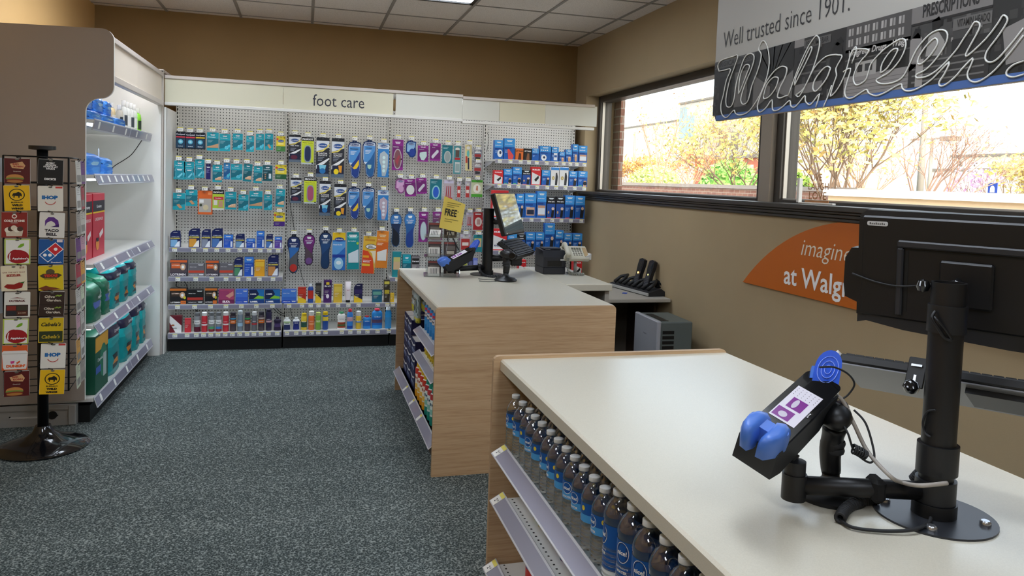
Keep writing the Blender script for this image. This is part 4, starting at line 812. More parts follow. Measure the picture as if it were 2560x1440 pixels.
R3 = [(63, 725, 255, 852, BX(A_lot, 1, base='#1d1a1f'), 'cream_box', 'black and orange cream carton', 'medicine box'), (259, 738, 443, 852, BX(A_gen, ('#1b1a1d', '#b5362c', '#2b2a2e'), base='#1b1a1d'), 'cream_box', 'black and red generic carton', 'medicine box'), (458, 722, 600, 852, BX(A_lot, 1, base='#1d1a1f'), 'cream_box', 'narrower black and orange cream carton', 'medicine box'), (612, 738, 790, 848, BX(A_silka, base='#8a2f5a'), 'cream_box', 'pink cream carton', 'medicine box'), (803, 738, 945, 848, BX(A_gen, ('#4a78d8', '#3a62c8', '#2a4fb4'), base='#3a62c8'), 'cream_box', 'light blue generic carton', 'medicine box'),
      (955, 738, 1128, 845, BX(A_lam, base='#123a78'), 'cream_box', 'blue and green cream carton', 'medicine box'), (1134, 738, 1308, 845, BX(A_lam, base='#123a78'), 'cream_box', 'blue and green cream carton', 'medicine box'), (1323, 738, 1493, 845, BX(A_gen, ('#4a82d8', '#3a6cc8', '#2a4fb4'), base='#3a62c8'), 'cream_box', 'wide light blue generic carton', 'medicine box'), (1505, 715, 1600, 845, BX(A_small, '#b8301f', '#d0402c', None, 1, base='#b8301f'), 'cream_box', 'red carton with yellow curve', 'medicine box'), (1617, 675, 1683, 845, FB('#2b4fa0', '#e8eef4', ((.25, .75, '#c8392c', 0),), capw=.55), 'liquid_bottle', 'small blue bottle with white cap', 'medicine bottle')]
shelf_row(R3, Z4, 0, 2, 'on long upper shelf', 'goods on the long upper shelf')
ORD2 = ORD
def conv(items, Z): return items
R3b = [(398, 668, 468, 848, BX(A_small, '#2b2a2c', '#56534a', None, 1, base='#2b2a2c'), 'cream_box', 'slim black and yellow carton', 'medicine box'), (490, 635, 583, 845, BX(A_small, '#4a1f66', '#2c1745', 'PAIN', 2, base='#4a1f66'), 'cream_box', 'tall purple carton', 'medicine box'), (602, 683, 702, 840, BX(A_small, '#ddb83a', '#e8cb58', None, 0, base='#ddb83a'), 'cream_box', 'yellow carton', 'medicine box'), (732, 650, 803, 838, lambda w, h: tube_st(w, h, '#e6dde0', '#141416'), 'cream_tube', 'white cream tube on its black cap', 'cream tube'), (832, 672, 930, 840, BT(A_small, '#1f2048', '#3a2f66', None, 1, base='#1f2048'), 'cream_box', 'navy and yellow carton', 'medicine box'),
       (1037, 745, 1150, 835, BX(A_small, '#1c5f7a', '#6fae9c', None, 0, base='#1c5f7a'), 'cream_box', 'low teal carton', 'medicine box'), (1172, 725, 1235, 832, BX(A_small, '#3a3226', '#c9b53a', None, 0, base='#3a3226'), 'cream_box', 'lower small brown and yellow carton', 'medicine box'), (1240, 782, 1286, 832, BX(A_small, '#e0b52a', '#e8c448', None, 0, base='#e0b52a'), 'cream_box', 'tiny yellow carton', 'medicine box')]
shelf_row(R3b, Z6, 1, 0, 'on second bay upper shelf', 'goods on the upper shelf of the second bay')
A = atY(*Z6(1203, 670), 6.66); o = P_box(.052, .092, .05, A_small, ('#3a3226', '#e0d25a'), '#3a3226').build('cream_box', None, (A.x, 6.662, .39+.106)); tag(o, 'small brown and yellow carton stacked on top of its twin', 'medicine box')
R4 = [(60, 1035, 200, 1230, BX(A_tin, base='#6c1224', d=.05), 'cream_box', 'white and maroon carton', 'medicine box'), (230, 1065, 303, 1228, BX(A_small, '#c8303c', '#d84a52', None, 0, base='#c8303c', d=.03), 'cream_box', 'slim red carton', 'medicine box'), (332, 1003, 408, 1225, CAN('#8b8d90', '#6f7174', ((.02, .32, '#5a1a30'), (.5, .75, '#e6e6e6')), 'Tinactin', tc='#222222'), 'spray_can', 'grey spray can with maroon base', 'spray can'), (415, 998, 487, 1222, CAN('#c8303c', '#f1efee', ((.4, .5, '#e8d8d8'),), 'Antifungal'), 'spray_can', 'red spray can with white cap', 'spray can'),
      (497, 998, 567, 1222, CAN('#8b8d90', '#74767a', ((.02, .16, '#8a1f30'), (.18, .32, '#4fa06a'), (.5, .75, '#e6e6e6')), 'Tinactin', tc='#222222'), 'spray_can', 'grey spray can with green band', 'spray can'), (576, 998, 647, 1222, CAN('#8b8d90', '#74767a', ((.02, .16, '#8a1f30'), (.18, .32, '#3f7fc0'), (.5, .75, '#e6e6e6')), 'Tinactin', tc='#222222'), 'spray_can', 'grey spray can with blue band', 'spray can'), (657, 995, 728, 1220, CAN('#c8303c', '#f1efee', ((.4, .5, '#e8d8d8'),), 'Antifungal'), 'spray_can', 'red spray can with white cap', 'spray can'), (738, 998, 810, 1218, CAN('#4a3f48', '#3a3640', ((.5, .72, '#d9702a'), (.78, .86, '#4aa3c8')), 'LOTRIMIN'), 'spray_can', 'dark spray can with blue stripe', 'spray can'),
      (822, 980, 888, 1215, CAN('#7a8794', '#c9d0d6', ((.3, .5, '#9ec3dc'),), 'Walgreens'), 'spray_can', 'blue-grey spray can with pale cap', 'spray can'), (903, 1000, 972, 1215, CAN('#4a3f48', '#3a3640', ((.5, .72, '#d9702a'), (.78, .88, '#3fa05a')), 'LOTRIMIN'), 'spray_can', 'dark spray can with green stripe', 'spray can'), (982, 992, 1047, 1213, CAN('#6a6c72', '#e6e6e8', ((.4, .5, '#c33a3c'),), 'Walgreens'), 'spray_can', 'grey spray can with white cap', 'spray can'), (1057, 992, 1131, 1213, CAN('#4a3f48', '#3a3640', ((.5, .72, '#d9702a'), (.78, .86, '#c8b9b0')), 'LOTRIMIN'), 'spray_can', 'dark spray can with pale stripe', 'spray can'),
      (1142, 965, 1212, 1210, CAN('#2f2a4a', '#2a2540', ((.45, .55, '#c8a0a8'),), 'Zeasorb', capf=.12), 'powder_bottle', 'tall navy powder bottle', 'powder bottle'), (1232, 1048, 1318, 1210, FB('#2e2440', '#241c30', ((.3, .6, '#4a3b66', 0),), waist=.2, capw=.45), 'powder_bottle', 'short dark purple powder bottle', 'powder bottle'), (1342, 1055, 1425, 1207, FB('#eef0ee', '#e6e8e6', ((.05, .5, '#27315c', 0), (.62, .8, '#b9d8a0', 0)), 'Gold', waist=.15, capw=.5, tc='#27315c'), 'powder_bottle', 'white powder bottle with green print', 'powder bottle')]
shelf_row(R4, Z4, 0, 3, 'on bottom shelf', 'goods on the long bottom shelf')
R4b = [(142, 1052, 222, 1205, FB('#eef0f2', '#e8eaec', ((.05, .78, '#24307a', 0),), 'Gold', waist=.15, capw=.5), 'powder_bottle', 'white powder bottle with navy label', 'powder bottle'), (235, 1008, 305, 1203, CAN('#e6c93a', '#f0cf2a', ((.2, .6, '#2f5a4a'),), 'odor'), 'powder_bottle', 'yellow powder can with dark green window', 'powder bottle'), (318, 985, 390, 1203, CAN('#e2703a', '#f3f1ee', ((.35, .5, '#f0a070'),), 'Foot Spray', capf=.24), 'spray_can', 'orange spray can with white cap', 'spray can'), (397, 998, 463, 1200, CAN('#7fb04a', '#c9cf7a', ((.5, .7, '#a8c86a'),), 'odor'), 'spray_can', 'green spray can', 'spray can'),
       (477, 993, 545, 1200, CAN('#27509e', '#f0c81a', ((.6, .9, '#f0d24a'),), "Dr.Scholl's", tc='#173a86'), 'spray_can', 'blue and yellow spray can', 'spray can'), (643, 993, 742, 1195, FB('#f0eeea', '#3f9a6a', ((.1, .45, '#a8442c', 0), (.18, .36, '#3f7a4a', 0)), 'Odor Eaters', waist=.08, capw=.5, tc='#222222', capf=.08), 'powder_bottle', 'white powder bottle with green cap', 'powder bottle'), (753, 960, 823, 1192, FB('#3a86d8', '#d83a4a', ((.45, .7, '#c9a0a8', 0), (.05, .2, '#24449a', 0)), 'GoldBond', capw=.6), 'powder_bottle', 'tall blue bottle with red cap', 'powder bottle'),
       (852, 985, 918, 1190, CAN('#ddb93a', '#f2f2f0', ((.5, .6, '#5a86c8'),), 'odor', capf=.26), 'spray_can', 'yellow spray can with white cap', 'spray can'), (933, 1037, 1025, 1187, FB('#2f86d0', '#c83a44', ((.25, .6, '#2a66b8', 0),), 'GoldBond', capw=.5, capf=.08), 'powder_bottle', 'short blue bottle with red cap', 'powder bottle'), (1032, 958, 1155, 1185, FB('#2f8edb', '#d8405a', ((.2, .62, '#2a66b8', 0), (.32, .5, '#a86a5a', 0)), 'GoldBond', capw=.5, capf=.08), 'powder_bottle', 'wide blue bottle with pink cap', 'powder bottle'), (1183, 937, 1258, 1180, FB('#2f9ae0', '#e6f0f6', ((.1, .6, '#3f92d0', 0),), None, capw=.75), 'powder_bottle', 'plain bright blue bottle with white cap', 'powder bottle')]
shelf_row(R4b, Z6, 1, 1, 'on second bay bottom shelf', 'goods on the bottom shelf of the second bay')
shelf_row([(1265, 315, 1365, 520, BX(A_clip, 4, base='#1f8a92'), 'wart_pad_box', 'tall teal carton with red top', 'medicine box'), (1378, 345, 1473, 520, BX(A_teal, 2, base='#1f8a92'), 'toe_pad_box', 'teal carton with white panel', 'medicine box'), (1478, 360, 1572, 520, BX(A_small, '#8a8488', '#22201f', 'Kerasal', 0, base='#3a3538'), 'nail_cream_box', 'black and grey nail cream carton', 'medicine box')], Z6, 2, 0, 'on third bay shelf', 'cartons on the shelf of the third bay')
shelf_row([(660, 1255, 695, 1330, CAN('#b9a8c0', '#8a3a4a'), 'small_bottle', 'small lilac bottle', 'medicine bottle'), (697, 1235, 755, 1330, CAN('#b8bf4a', '#1f8a7a', ((.1, .4, '#d8dba0'),)), 'small_jar', 'green and yellow jar', 'medicine jar'), (762, 1245, 803, 1330, BX(A_small, '#232a55', '#5a5f8a', base='#232a55'), 'cream_box', 'little navy carton', 'medicine box'), (806, 1235, 850, 1330, BX(A_small, '#6f7fd0', '#9aa6e0', base='#6f7fd0'), 'cream_box', 'little lilac carton', 'medicine box')], Z7, 2, 0, 'behind the register arm', 'little goods behind the register', tags=False)
# ---- braces and supports in the corner bay
def BR(k, txt='Support', **q): return BX(A_brace, k, '#3f9be0', '#1560b5', txt, base='#1d63b8', d=.06)
shelf_row([(1008, 115, 1093, 295, BR('tape', 'Paper Tape'), 'first_aid_box', 'blue box with white tape roll', 'first aid box'), (1098, 100, 1203, 300, BR('bottle', 'Water Bottle'), 'first_aid_box', 'tallest blue box with red water bottle', 'first aid box'), (1208, 195, 1283, 300, BX(A_kt, 0, base='#e0712a'), 'athletic_tape_box', 'orange athletic tape box', 'first aid box'), (1287, 195, 1360, 305, BX(A_kt, 1, base='#1c1614'), 'athletic_tape_box', 'black athletic tape box', 'first aid box'), (1364, 195, 1430, 305, BR('x', 'Tape'), 'first_aid_box', 'small plain blue box', 'first aid box'), (1437, 172, 1545, 312, BR('big', 'Wrap'), 'first_aid_box', 'blue box with big white roll', 'first aid box'), (1548, 180, 1618, 315, BR('jar', 'Wrap'), 'first_aid_box', 'blue box with white jar print', 'first aid box'), (1622, 228, 1678, 315, BR('roll', 'Wrap'), 'bandage_box', 'smallest blue bandage box', 'first aid box'), (1684, 205, 1744, 318, BR('roll', 'Wrap'), 'bandage_box', 'small blue bandage box', 'first aid box'), (1748, 155, 1803, 322, BR('roll', 'Wrap'), 'bandage_box', 'tall blue bandage box', 'first aid box'), (1806, 168, 1888, 325, BR('abdo', 'Ice Bag'), 'first_aid_box', 'blue box with pale bag print', 'first aid box')], Z7, 3, 0, 'on top corner shelf', 'boxes on the top shelf of the corner bay')
shelf_row([(1000, 400, 1090, 525, BX(A_red, base='#d8262c'), 'brace_box', 'red support box', 'brace box'), (1097, 390, 1177, 527, BR('knee', 'Knee Support'), 'brace_box', 'blue box with leg print', 'brace box'), (1181, 372, 1268, 530, BR('knee', 'Knee Sleeve'), 'brace_box', 'tall blue box with leg print', 'brace box'), (1272, 398, 1353, 532, BX(A_black, 'Knee Brace', base='#101016'), 'brace_box', 'black-topped blue box', 'brace box'), (1356, 370, 1449, 540, BX(A_red, base='#d8262c'), 'brace_box', 'tall red support box', 'brace box'), (1456, 400, 1538, 545, BR('arm', 'Elbow'), 'brace_box', 'blue elbow support box', 'brace box'), (1542, 372, 1621, 545, BX(A_glove, base='#e9e7e4'), 'glove_box', 'white glove box', 'brace box'), (1625, 372, 1710, 548, BX(A_glove, base='#e9e7e4'), 'glove_box', 'white glove box', 'brace box'), (1715, 410, 1795, 550, BR('arm', 'Finger'), 'brace_box', 'short blue support box', 'brace box'), (1800, 410, 1890, 555, BR('knee', 'Elbow'), 'brace_box', 'blue box with dark elbow pad', 'brace box')], Z7, 3, 1, 'on second corner shelf', 'boxes on the second shelf of the corner bay')
shelf_row([(982, 592, 1140, 840, BX(A_red, base='#d8262c'), 'brace_box', 'large red box behind the tilted screen', 'brace box'), (1146, 640, 1212, 842, BR('arm', 'Ankle'), 'brace_box', 'blue box hidden behind the screen', 'brace box'), (1215, 625, 1290, 845, BR('arm', 'Support'), 'brace_box', 'blue box half behind the screen', 'brace box'), (1294, 620, 1405, 850, BR('belt', 'Back Stabilizer'), 'brace_box', 'wide blue back belt box', 'brace box'), (1409, 600, 1500, 855, BR('abdo', 'Abdominal'), 'brace_box', 'tall blue waist support box', 'brace box'), (1504, 650, 1586, 855, BX(A_black, base='#101016'), 'brace_box', 'black-topped wrist splint box', 'brace box'), (1590, 650, 1672, 855, BX(A_black, base='#101016'), 'brace_box', 'black-topped wrist splint box', 'brace box'), (1675, 640, 1767, 855, BR('arm', 'Wrist Stabilizer'), 'brace_box', 'blue wrist stabilizer box', 'brace box'), (1772, 645, 1866, 858, BR('arm', 'Wrist Stabilizer'), 'brace_box', 'blue wrist stabilizer box', 'brace box')], Z7, 3, 2, 'on third corner shelf', 'boxes on the third shelf of the corner bay')
shelf_row([(985, 955, 1126, 1160, BX(A_red, 'MUELLER', 1, base='#d8262c'), 'brace_box', 'large red knee support box', 'brace box'), (1130, 985, 1222, 1160, BR('arm', 'Ankle'), 'brace_box', 'blue box above the keyboard', 'brace box'), (1226, 1010, 1300, 1160, BX(A_black, 'Ankle', base='#101016'), 'brace_box', 'black-topped box above the keyboard', 'brace box'), (1305, 990, 1393, 1160, BR('arm', 'Wrist Support'), 'brace_box', 'blue wrist support box', 'brace box'), (1397, 990, 1480, 1160, BR('arm', 'Wrist Support'), 'brace_box', 'blue wrist support box', 'brace box'), (1484, 905, 1580, 1160, BR('arm', 'Wrist Support'), 'brace_box', 'tallest blue wrist box', 'brace box'), (1584, 970, 1662, 1160, BR('arm', 'Elbow'), 'brace_box', 'blue box left of the phone', 'brace box'), (1666, 1000, 1745, 1160, BR('arm', 'Elbow'), 'brace_box', 'short blue box behind the phone', 'brace box'), (1749, 1000, 1840, 1160, BR('arm', 'Elbow'), 'brace_box', 'short blue box behind the phone', 'brace box')], Z7, 3, 3, 'on fourth corner shelf', 'boxes on the fourth shelf of the corner bay')
# ================================================================== red boxes low in the corner bay
for a, b, w_ in ((1240, 1310, 'between the keyboard and the printer'), (1760, 1840, 'right of the phone stand')):
    A_ = atY(*Z7(a, 1260), 6.66); B_ = atY(*Z7(b, 1260), 6.66)
    o = P_box(B_.x-A_.x, .155, .07, A_red, ('MUELLER',), '#d8262c').build('brace_box', None, ((A_.x+B_.x)/2, 6.66, .621)); tag(o, 'low red support box seen '+w_, 'brace box', 'boxes low in the corner bay')
# ================================================================== soft packs (film pouches)
def pouch(w, h, d, fn, pinch=.55, n=14, mz=12, rough=.3, top='#2aa9b0', bulge=1.0, wob=.004, seed=0):
    """film pack: front faces -y, sits on z=0, origin bottom centre of the front; FN(u,v) gives colour"""
    m = MB(); rnd = random.Random(seed); N = n*2+6
    def sec(v):
        k = 1-(1-pinch)*max(0, (v-.72)/.28)**1.6; k *= .93+.07*min(1, v/.08); dd = d*(k if v > .72 else 1)
        ww = w*(1-.05*(1-min(1, v/.1))-.03*max(0, (v-.8)/.2))
        if v >= .999: dd = d*.06
        return ww, dd
    rows = [j/mz for j in range(mz+1)]; pts = []; cols = []
    for v in rows:
        ww, dd = sec(v)
        for i in range(N):
            t = 2*PI*i/N-PI/2-PI*.5; cx_, sx_ = math.cos(t), math.sin(t)
            x = math.copysign(abs(cx_)**.45, cx_)*ww/2; y = math.copysign(abs(sx_)**.6, sx_)*dd/2
            r_ = wob*math.sin(9*v*3+i*1.7+seed)+rnd.uniform(-wob, wob)*.6
            pts.append((x*(1+r_*2/max(w, .1)), d/2+y+r_*.8, v*h))
    for j in range(mz):
        for i in range(N):
            k = (i+1) % N; a = [j*N+i, j*N+k, (j+1)*N+k, (j+1)*N+i]
            cx2 = sum(pts[q][0] for q in a)/4; u = cx2/w+.5; front = sum(pts[q][1] for q in a)/4 < d/2+.001
            m.add([pts[q] for q in a], [(0, 1, 2, 3)], mat(fn(u, (rows[j]+rows[j+1])/2, front), rough), False)
    m.add([pts[mz*N+i] for i in range(N)], [tuple(range(N))], mat(top, rough)); m.add([pts[i] for i in range(N)][::-1], [tuple(range(N))], mat(top, rough))
    # weld by rebuilding as one smooth surface
    V = {}; nv = []; nf = []
    for f in m.f:
        g_ = []
        for q in f:
            key = tuple(round(c, 6) for c in m.v[q])
            if key not in V: V[key] = len(nv); nv.append(m.v[q])
            g_.append(V[key])
        nf.append(tuple(g_))
    m.v, m.f = nv, nf; m.sm = [len(f) == 4 for f in nf]; return m
def f_teal(u, v, fr):
    if fr and .28 < u < .72 and .12 < v < .36: return '#e8913a' if (.36 < u < .64 and .14 < v < .27) else '#1f2c33'
    if .68 < v < .84: return '#231f3c'
    return '#139a9e' if v < .5 else ('#1bb0b4' if int(u*7) % 2 else '#22bcc0')
def f_green(u, v, fr):
    if fr and .2 < u < .62 and .30 < v < .46: return '#4f6fc0'
    if fr and .62 < u < .86 and .15 < v < .75: return '#9fb8ae'
    return '#1f6b50' if v < .8 else '#2c8f6a'
def f_red(u, v, fr):
    if .74 < v < .9: return '#2a2530'
    if .71 < v < .75: return '#e6c22c'
    if fr and .3 < u < .7 and .14 < v < .27: return '#e8913a'
    if fr and .35 < u < .7 and .38 < v < .46: return '#f3dede'
    return '#c0293a' if v < .5 else '#d2485a'
def f_blue(u, v, fr): return '#a9d4f2' if (fr and .35 < u < .7 and .45 < v < .62) else ('#2f7fe0' if (int(u*6)+int(v*5)) % 3 else '#4a97ea')
PW = 'packs on the tall side shelving'
def side_pack(name, Y0, Y1, z, h, fn, label, cat, X=-1.2, d=.26, pinch=.45, wob=.0065, txt=None, tc='#f5f5f8', tz=.76, **k):
    m = pouch(Y1-Y0, h, d, fn, pinch=pinch, wob=wob, seed=int(Y0*100), **k)
    if txt: m.text(txt, 0, h*tz, (Y1-Y0)*.6, mat(tc), y=-.010, maxh=h*.08, bold=.02)
    o = m.build(name, None, (X, (Y0+Y1)/2, z+.001), PI/2); return tag(o, label, cat, PW)
z1, z2, z3, z4, z5 = [q_[0] for q_ in LSH]
side_pack('underwear_pack', 5.25, 5.63, z1, .37, f_teal, 'crumpled teal pack on bottom shelf, nearest the green box', 'film pack', txt='Certainty')
side_pack('underwear_pack', 5.32+.33, 5.99, z1, .36, f_teal, 'plump teal pack with dark band, middle of bottom shelf', 'film pack', txt='Certainty', X=-1.195)
side_pack('underwear_pack', 6.01, 6.25, z1, .385, f_teal, 'teal pack with dark band, second from the far end of bottom shelf', 'film pack', txt='Certainty', X=-1.2)
side_pack('underwear_pack', 6.27, 6.455, z1, .385, f_teal, 'narrow teal pack at far end of bottom shelf', 'film pack', txt='Certainty')
m = P_box(.30, .35, .2, lambda a: (a.r(0, 0, 1, 1, '#1f5c46'), a.r(0, .72, 1, .98, '#e2a83c'), a.p(ell(.62, .5, .28, .3), '#2f7f62'), a.r(.6, .2, .85, .62, '#b9c6c4'), a.r(.02, .34, .4, .46, '#3f62b4'), a.t('Depend', .35, .56, .5, '#dfeee8', .02, .08)), base='#1f5c46')
tag(m.build('underwear_box', None, (-1.185, 5.03, z1+.001), PI/2), 'green and gold box at near end of bottom side shelf', 'box', PW)
side_pack('underwear_pack', 4.86, 5.14, z2, .235, f_green, 'green pack on second shelf, nearest the end panel', 'film pack', tz=.6, txt='Depend')
side_pack('underwear_pack', 5.15, 5.33, z2, .25, f_green, 'second green pack beside the teal ones on second shelf', 'film pack', tz=.6, txt='Depend')
side_pack('underwear_pack', 5.34, 5.62, z2, .285, f_teal, 'wide teal pack next to green ones on second shelf', 'film pack', txt='Certainty')
side_pack('underwear_pack', 5.63, 5.87, z2, .29, f_teal, 'teal pack in the middle of second side shelf', 'film pack', txt='Certainty')
side_pack('underwear_pack', 5.90, 6.12, z2, .29, f_teal, 'last teal pack towards far end of second side shelf', 'film pack', txt='Certainty')
def red_pack(Y0, Y1, lb):
    def art(a):
        a.r(0, 0, 1, 1, '#cc3c4c'); a.r(0, .72, 1, .90, '#2a2530'); a.r(0, .70, 1, .725, '#e6c22c'); a.t('Certainty', .5, .80, .6, '#ffffff', .02, .06); a.t('UNDERPADS', .5, .60, .7, '#f4dada', .02, .05); a.p([(.5, .36), (.82, .44), (.85, .36), (.55, .28)], '#f2e6e4'); a.p(ell(.35, .2, .14, .1), '#e8913a'); a.r(.25, .24, .45, .30, '#2a2530')
    m = P_box(Y1-Y0, .40, .16, art, base='#c0293a'); tag(m.build('underpad_pack', None, (-1.27, (Y0+Y1)/2, z3+.001), PI/2), lb, 'film pack', PW)
red_pack(4.93, 5.15, 'tall red underpad pack half hidden by the end panel'); red_pack(5.17, 5.45, 'tall red underpad pack farther along middle shelf')
side_pack('wipes_bag', 4.90, 5.28, z4, .135, f_blue, 'large crumpled blue wipes bag on upper shelf', 'wipes bag', X=-1.235, d=.2, wob=.009, top='#2f7fe0')
side_pack('wipes_bag', 5.30, 5.55, z4, .115, f_blue, 'smaller blue wipes bag with a hanging loop', 'wipes bag', X=-1.235, d=.18, wob=.009, top='#2f7fe0')
m = P_box(.22, .235, .1, lambda a: (a.r(0, 0, 1, 1, '#8f1d2a'), a.r(0, .82, 1, .95, '#b9606a'), a.t('UNDERWEAR', .5, .88, .8, '#f1dede', .02, .07), a.r(.55, .3, .9, .75, '#d9b5b9')), base='#8f1d2a'); tag(m.build('underwear_box', None, (-1.46, 5.10, z4+.001), PI/2), 'dark red box behind the blue wipes bags', 'box', PW)
m = MB(); m.prism([(-.012, 0), (.012, 0), (.016, .05), (0, .062), (-.016, .05)], -.001, .001, mat('#e9eef2'), 'xz'); 
o = [q_ for q_ in COL.objects if q_.name == 'wipes_bag.001'][0]; m.build('hanging_tab', o, (-.02, .06, .108))
k = 0
for (Y0, Y1, dz, X_) in ((4.88, 5.16, 0, -1.21), (5.17, 5.47, 0, -1.21), (5.49, 5.76, 0, -1.205), (4.86, 5.08, .066, -1.24), (5.10, 5.33, .066, -1.24), (5.34, 5.52, .062, -1.24)):
    side_pack('wipes_pack', Y0, Y1, z5+dz, .062+.035*(dz > 0), f_blue, ['blue wipes pack, lower layer at near end', 'blue wipes pack, lower layer in the middle', 'blue wipes pack at far end of lower layer', 'blue wipes pack stacked on top at near end', 'blue wipes pack stacked on top in the middle', 'blue wipes pack stacked on top at far end'][k]+' of top side shelf', 'wipes pack', X=X_, d=.15, wob=.008, top='#2f7fe0', pinch=.7); k += 1
def lotion(Y, body, cap, lab, h, w, lb, alpha=1):
    e = empty('lotion_bottle', (-1.24, Y, z5+.001), PI/2, lb, 'bottle', PW); m = MB(); bm = mat(body, .2) if alpha == 1 else mat(body, .1, alpha=alpha)
    m.lathe([(0, 0), (w*.45, 0), (w/2, .01), (w/2, h*.6), (w*.42, h*.74), (w*.2, h*.8), (w*.2, h*.84), (0, h*.84)], bm, 18, (0, w/2, 0)); m.build('bottle_body', e)
    m = MB(); m.lathe([(w*.24, h*.8), (w*.3, h*.82), (w*.3, h), (0, h)], mat(cap, .4), 14, (0, w/2, 0)); m.build('cap', e)
    m = MB(); m.lathe([(w/2+.0006, h*.15), (w/2+.0006, h*.5)], mat(lab, .5), 12, (0, w/2, 0), a0=math.radians(205), a1=math.radians(335)); m.build('bottle_label', e)
lotion(5.60, '#e8cf9a', '#f1efe8', '#f3e6c8', .16, .05, 'cream-coloured pump bottle behind the blue wipes packs')
lotion(5.82, '#d8d2c0', '#f4f4f2', '#2c3a48', .165, .05, 'clear bottle with dark label, nearest the wipes packs', .7)
for i in range(4): lotion(5.95+.11*i, '#eef3f0', '#f4f6f5', '#e4e8e8' if i % 2 else '#3b4550', .21, .05, 'tall clear bottle with white cap, %s of the four towards the green bottle' % ORD[i], .55)
lotion(6.42, '#86d83a', '#f1f4ee', '#2b3b2b', .195, .058, 'lime green bottle with white cap at end of top shelf')
# ================================================================== gift card spinner
RX0, RY0 = -1.325, 4.43
rk = empty('card_spinner', (RX0, RY0, 0), math.radians(6), 'black wire gift card spinner with a round weighted base', 'display rack')
M_WIRE = mat('#101012', .35, metal=.3); M_BASE = mat('#0c0c10', .12, coat=.6)
m = MB(); m.lathe([(0, .0), (.215, .0), (.22, .008), (.205, .02), (.15, .035), (.09, .058), (.05, .088), (.036, .12), (0, .12)], M_BASE, 48); m.build('base', rk)
m = MB(); m.tube([(0, 0, .1), (0, 0, 1.585)], .026, mat('#0d0d0f', .4), 16); m.lathe([(0, 0), (.02, 0), (.022, .028), (.062, .034), (.062, .052), (0, .052)], mat('#17171a', .4), 24, (0, 0, 1.55)); m.build('pole', rk)
zt, zb = 1.545, .335; hw = .142
m = MB()
for sx in (-1, 1):
    for sy in (-1, 1): m.tube([(sx*hw, sy*hw, zb), (sx*hw, sy*hw, zt)], .0048, M_WIRE, 8)
NR = 9; RS = (zt-zb)/NR
for j in range(NR+1):
    z = zb+j*RS
    P4 = [(-hw, -hw, z), (hw, -hw, z), (hw, hw, z), (-hw, hw, z)]; m.tube(P4, .0028, M_WIRE, 6, closed=True)
    m.tube([(-hw, 0, z), (hw, 0, z)], .002, M_WIRE, 6); m.tube([(0, -hw, z), (0, hw, z)], .002, M_WIRE, 6)
m.build('wire_frame', rk)
for j in range(NR):
    z = zt-.016-j*RS
    for sx in (-1, 1):
        m = MB(); m.tube([(sx*.068, -hw+.002, z), (sx*.068, -hw-.022, z-.002), (sx*.068+.008, -hw-.03, z+.006), (sx*.068-.012, -hw-.034, z+.012)], .0022, M_WIRE, 6); m.build('card_hook', rk)
    for sy in (-1, 1):
        m = MB(); m.tube([(hw-.002, sy*.066, z), (hw+.035, sy*.066, z-.003), (hw+.042, sy*.066, z+.012)], .0022, M_WIRE, 6); m.build('card_hook', rk)
def bison(a, cx, cy, s, c): a.p([(cx-.9*s, cy), (cx-.7*s, cy+.35*s), (cx-.2*s, cy+.4*s), (cx+.3*s, cy+.65*s), (cx+.8*s, cy+.4*s), (cx+1.0*s, cy), (cx+.85*s, cy-.35*s), (cx+.6*s, cy-.1*s), (cx+.45*s, cy-.6*s), (cx+.3*s, cy-.6*s), (cx+.25*s, cy-.2*s), (cx-.4*s, cy-.15*s), (cx-.5*s, cy-.55*s), (cx-.65*s, cy-.55*s), (cx-.7*s, cy-.05*s), (cx-.95*s, cy-.3*s)], c)
def g_bww(a):
    a.r(0, 0, 1, 1, '#f0bd16'); a.e(.5, .63, .31, .24, '#1a1510', 24); a.e(.5, .63, .27, .21, '#f0bd16', 24); bison(a, .5, .62, .2, '#1a1510'); a.t('BUFFALO', .5, .33, .56, '#1a1510', .03, .06); a.t('WILD', .5, .22, .56, '#1a1510', .06, .09); a.t('WINGS', .5, .09, .56, '#1a1510', .06, .08)
def g_ihop(a): a.r(0, 0, 1, 1, '#e9e5da'); a.r(.7, .92, .98, .995, '#d04038'); a.t('IHOP', .48, .55, .7, '#1f6db0', .07, .16); [a.p([(.5+.2*math.cos(t), .42+.14*math.sin(t)), (.5+.2*math.cos(t+.3), .42+.14*math.sin(t+.3)), (.5+.23*math.cos(t+.3), .42+.165*math.sin(t+.3)), (.5+.23*math.cos(t), .42+.165*math.sin(t))], '#c8403a') for t in [PI*1.08+.3*i for i in range(9)]]
def g_red(a): a.r(0, 0, 1, 1, '#5a1213'); a.p([(.22, .78), (.7, .88), (.82, .72), (.74, .58), (.3, .62)], '#d9a878'); a.t('RED', .45, .77, .3, '#a52a22', .04, .07); a.t('ROBIN', .55, .68, .4, '#a52a22', .04, .07); a.t('Gourmet', .5, .49, .3, '#e8d8c8', .01, .04); a.p(ell(.42, .24, .34, .13), '#c98a48'); a.p(ell(.42, .2, .36, .05), '#6f8f3a'); a.p(ell(.42, .15, .34, .05), '#8a3a1e'); a.p(ell(.42, .09, .32, .05), '#b97a3c')
def g_dick(a): a.r(0, 0, 1, 1, '#0e0e10'); [a.t(s_, .5, .86-.075*i, w_, '#f4f4f4', .05, .065) for i, (s_, w_) in enumerate((('EVERY', .42), ('SEASON', .5), ('STARTS AT', .62), ("DICK'S", .4)))]; a.t("DICK'S", .5, .22, .5, '#f4f4f4', .06, .09)
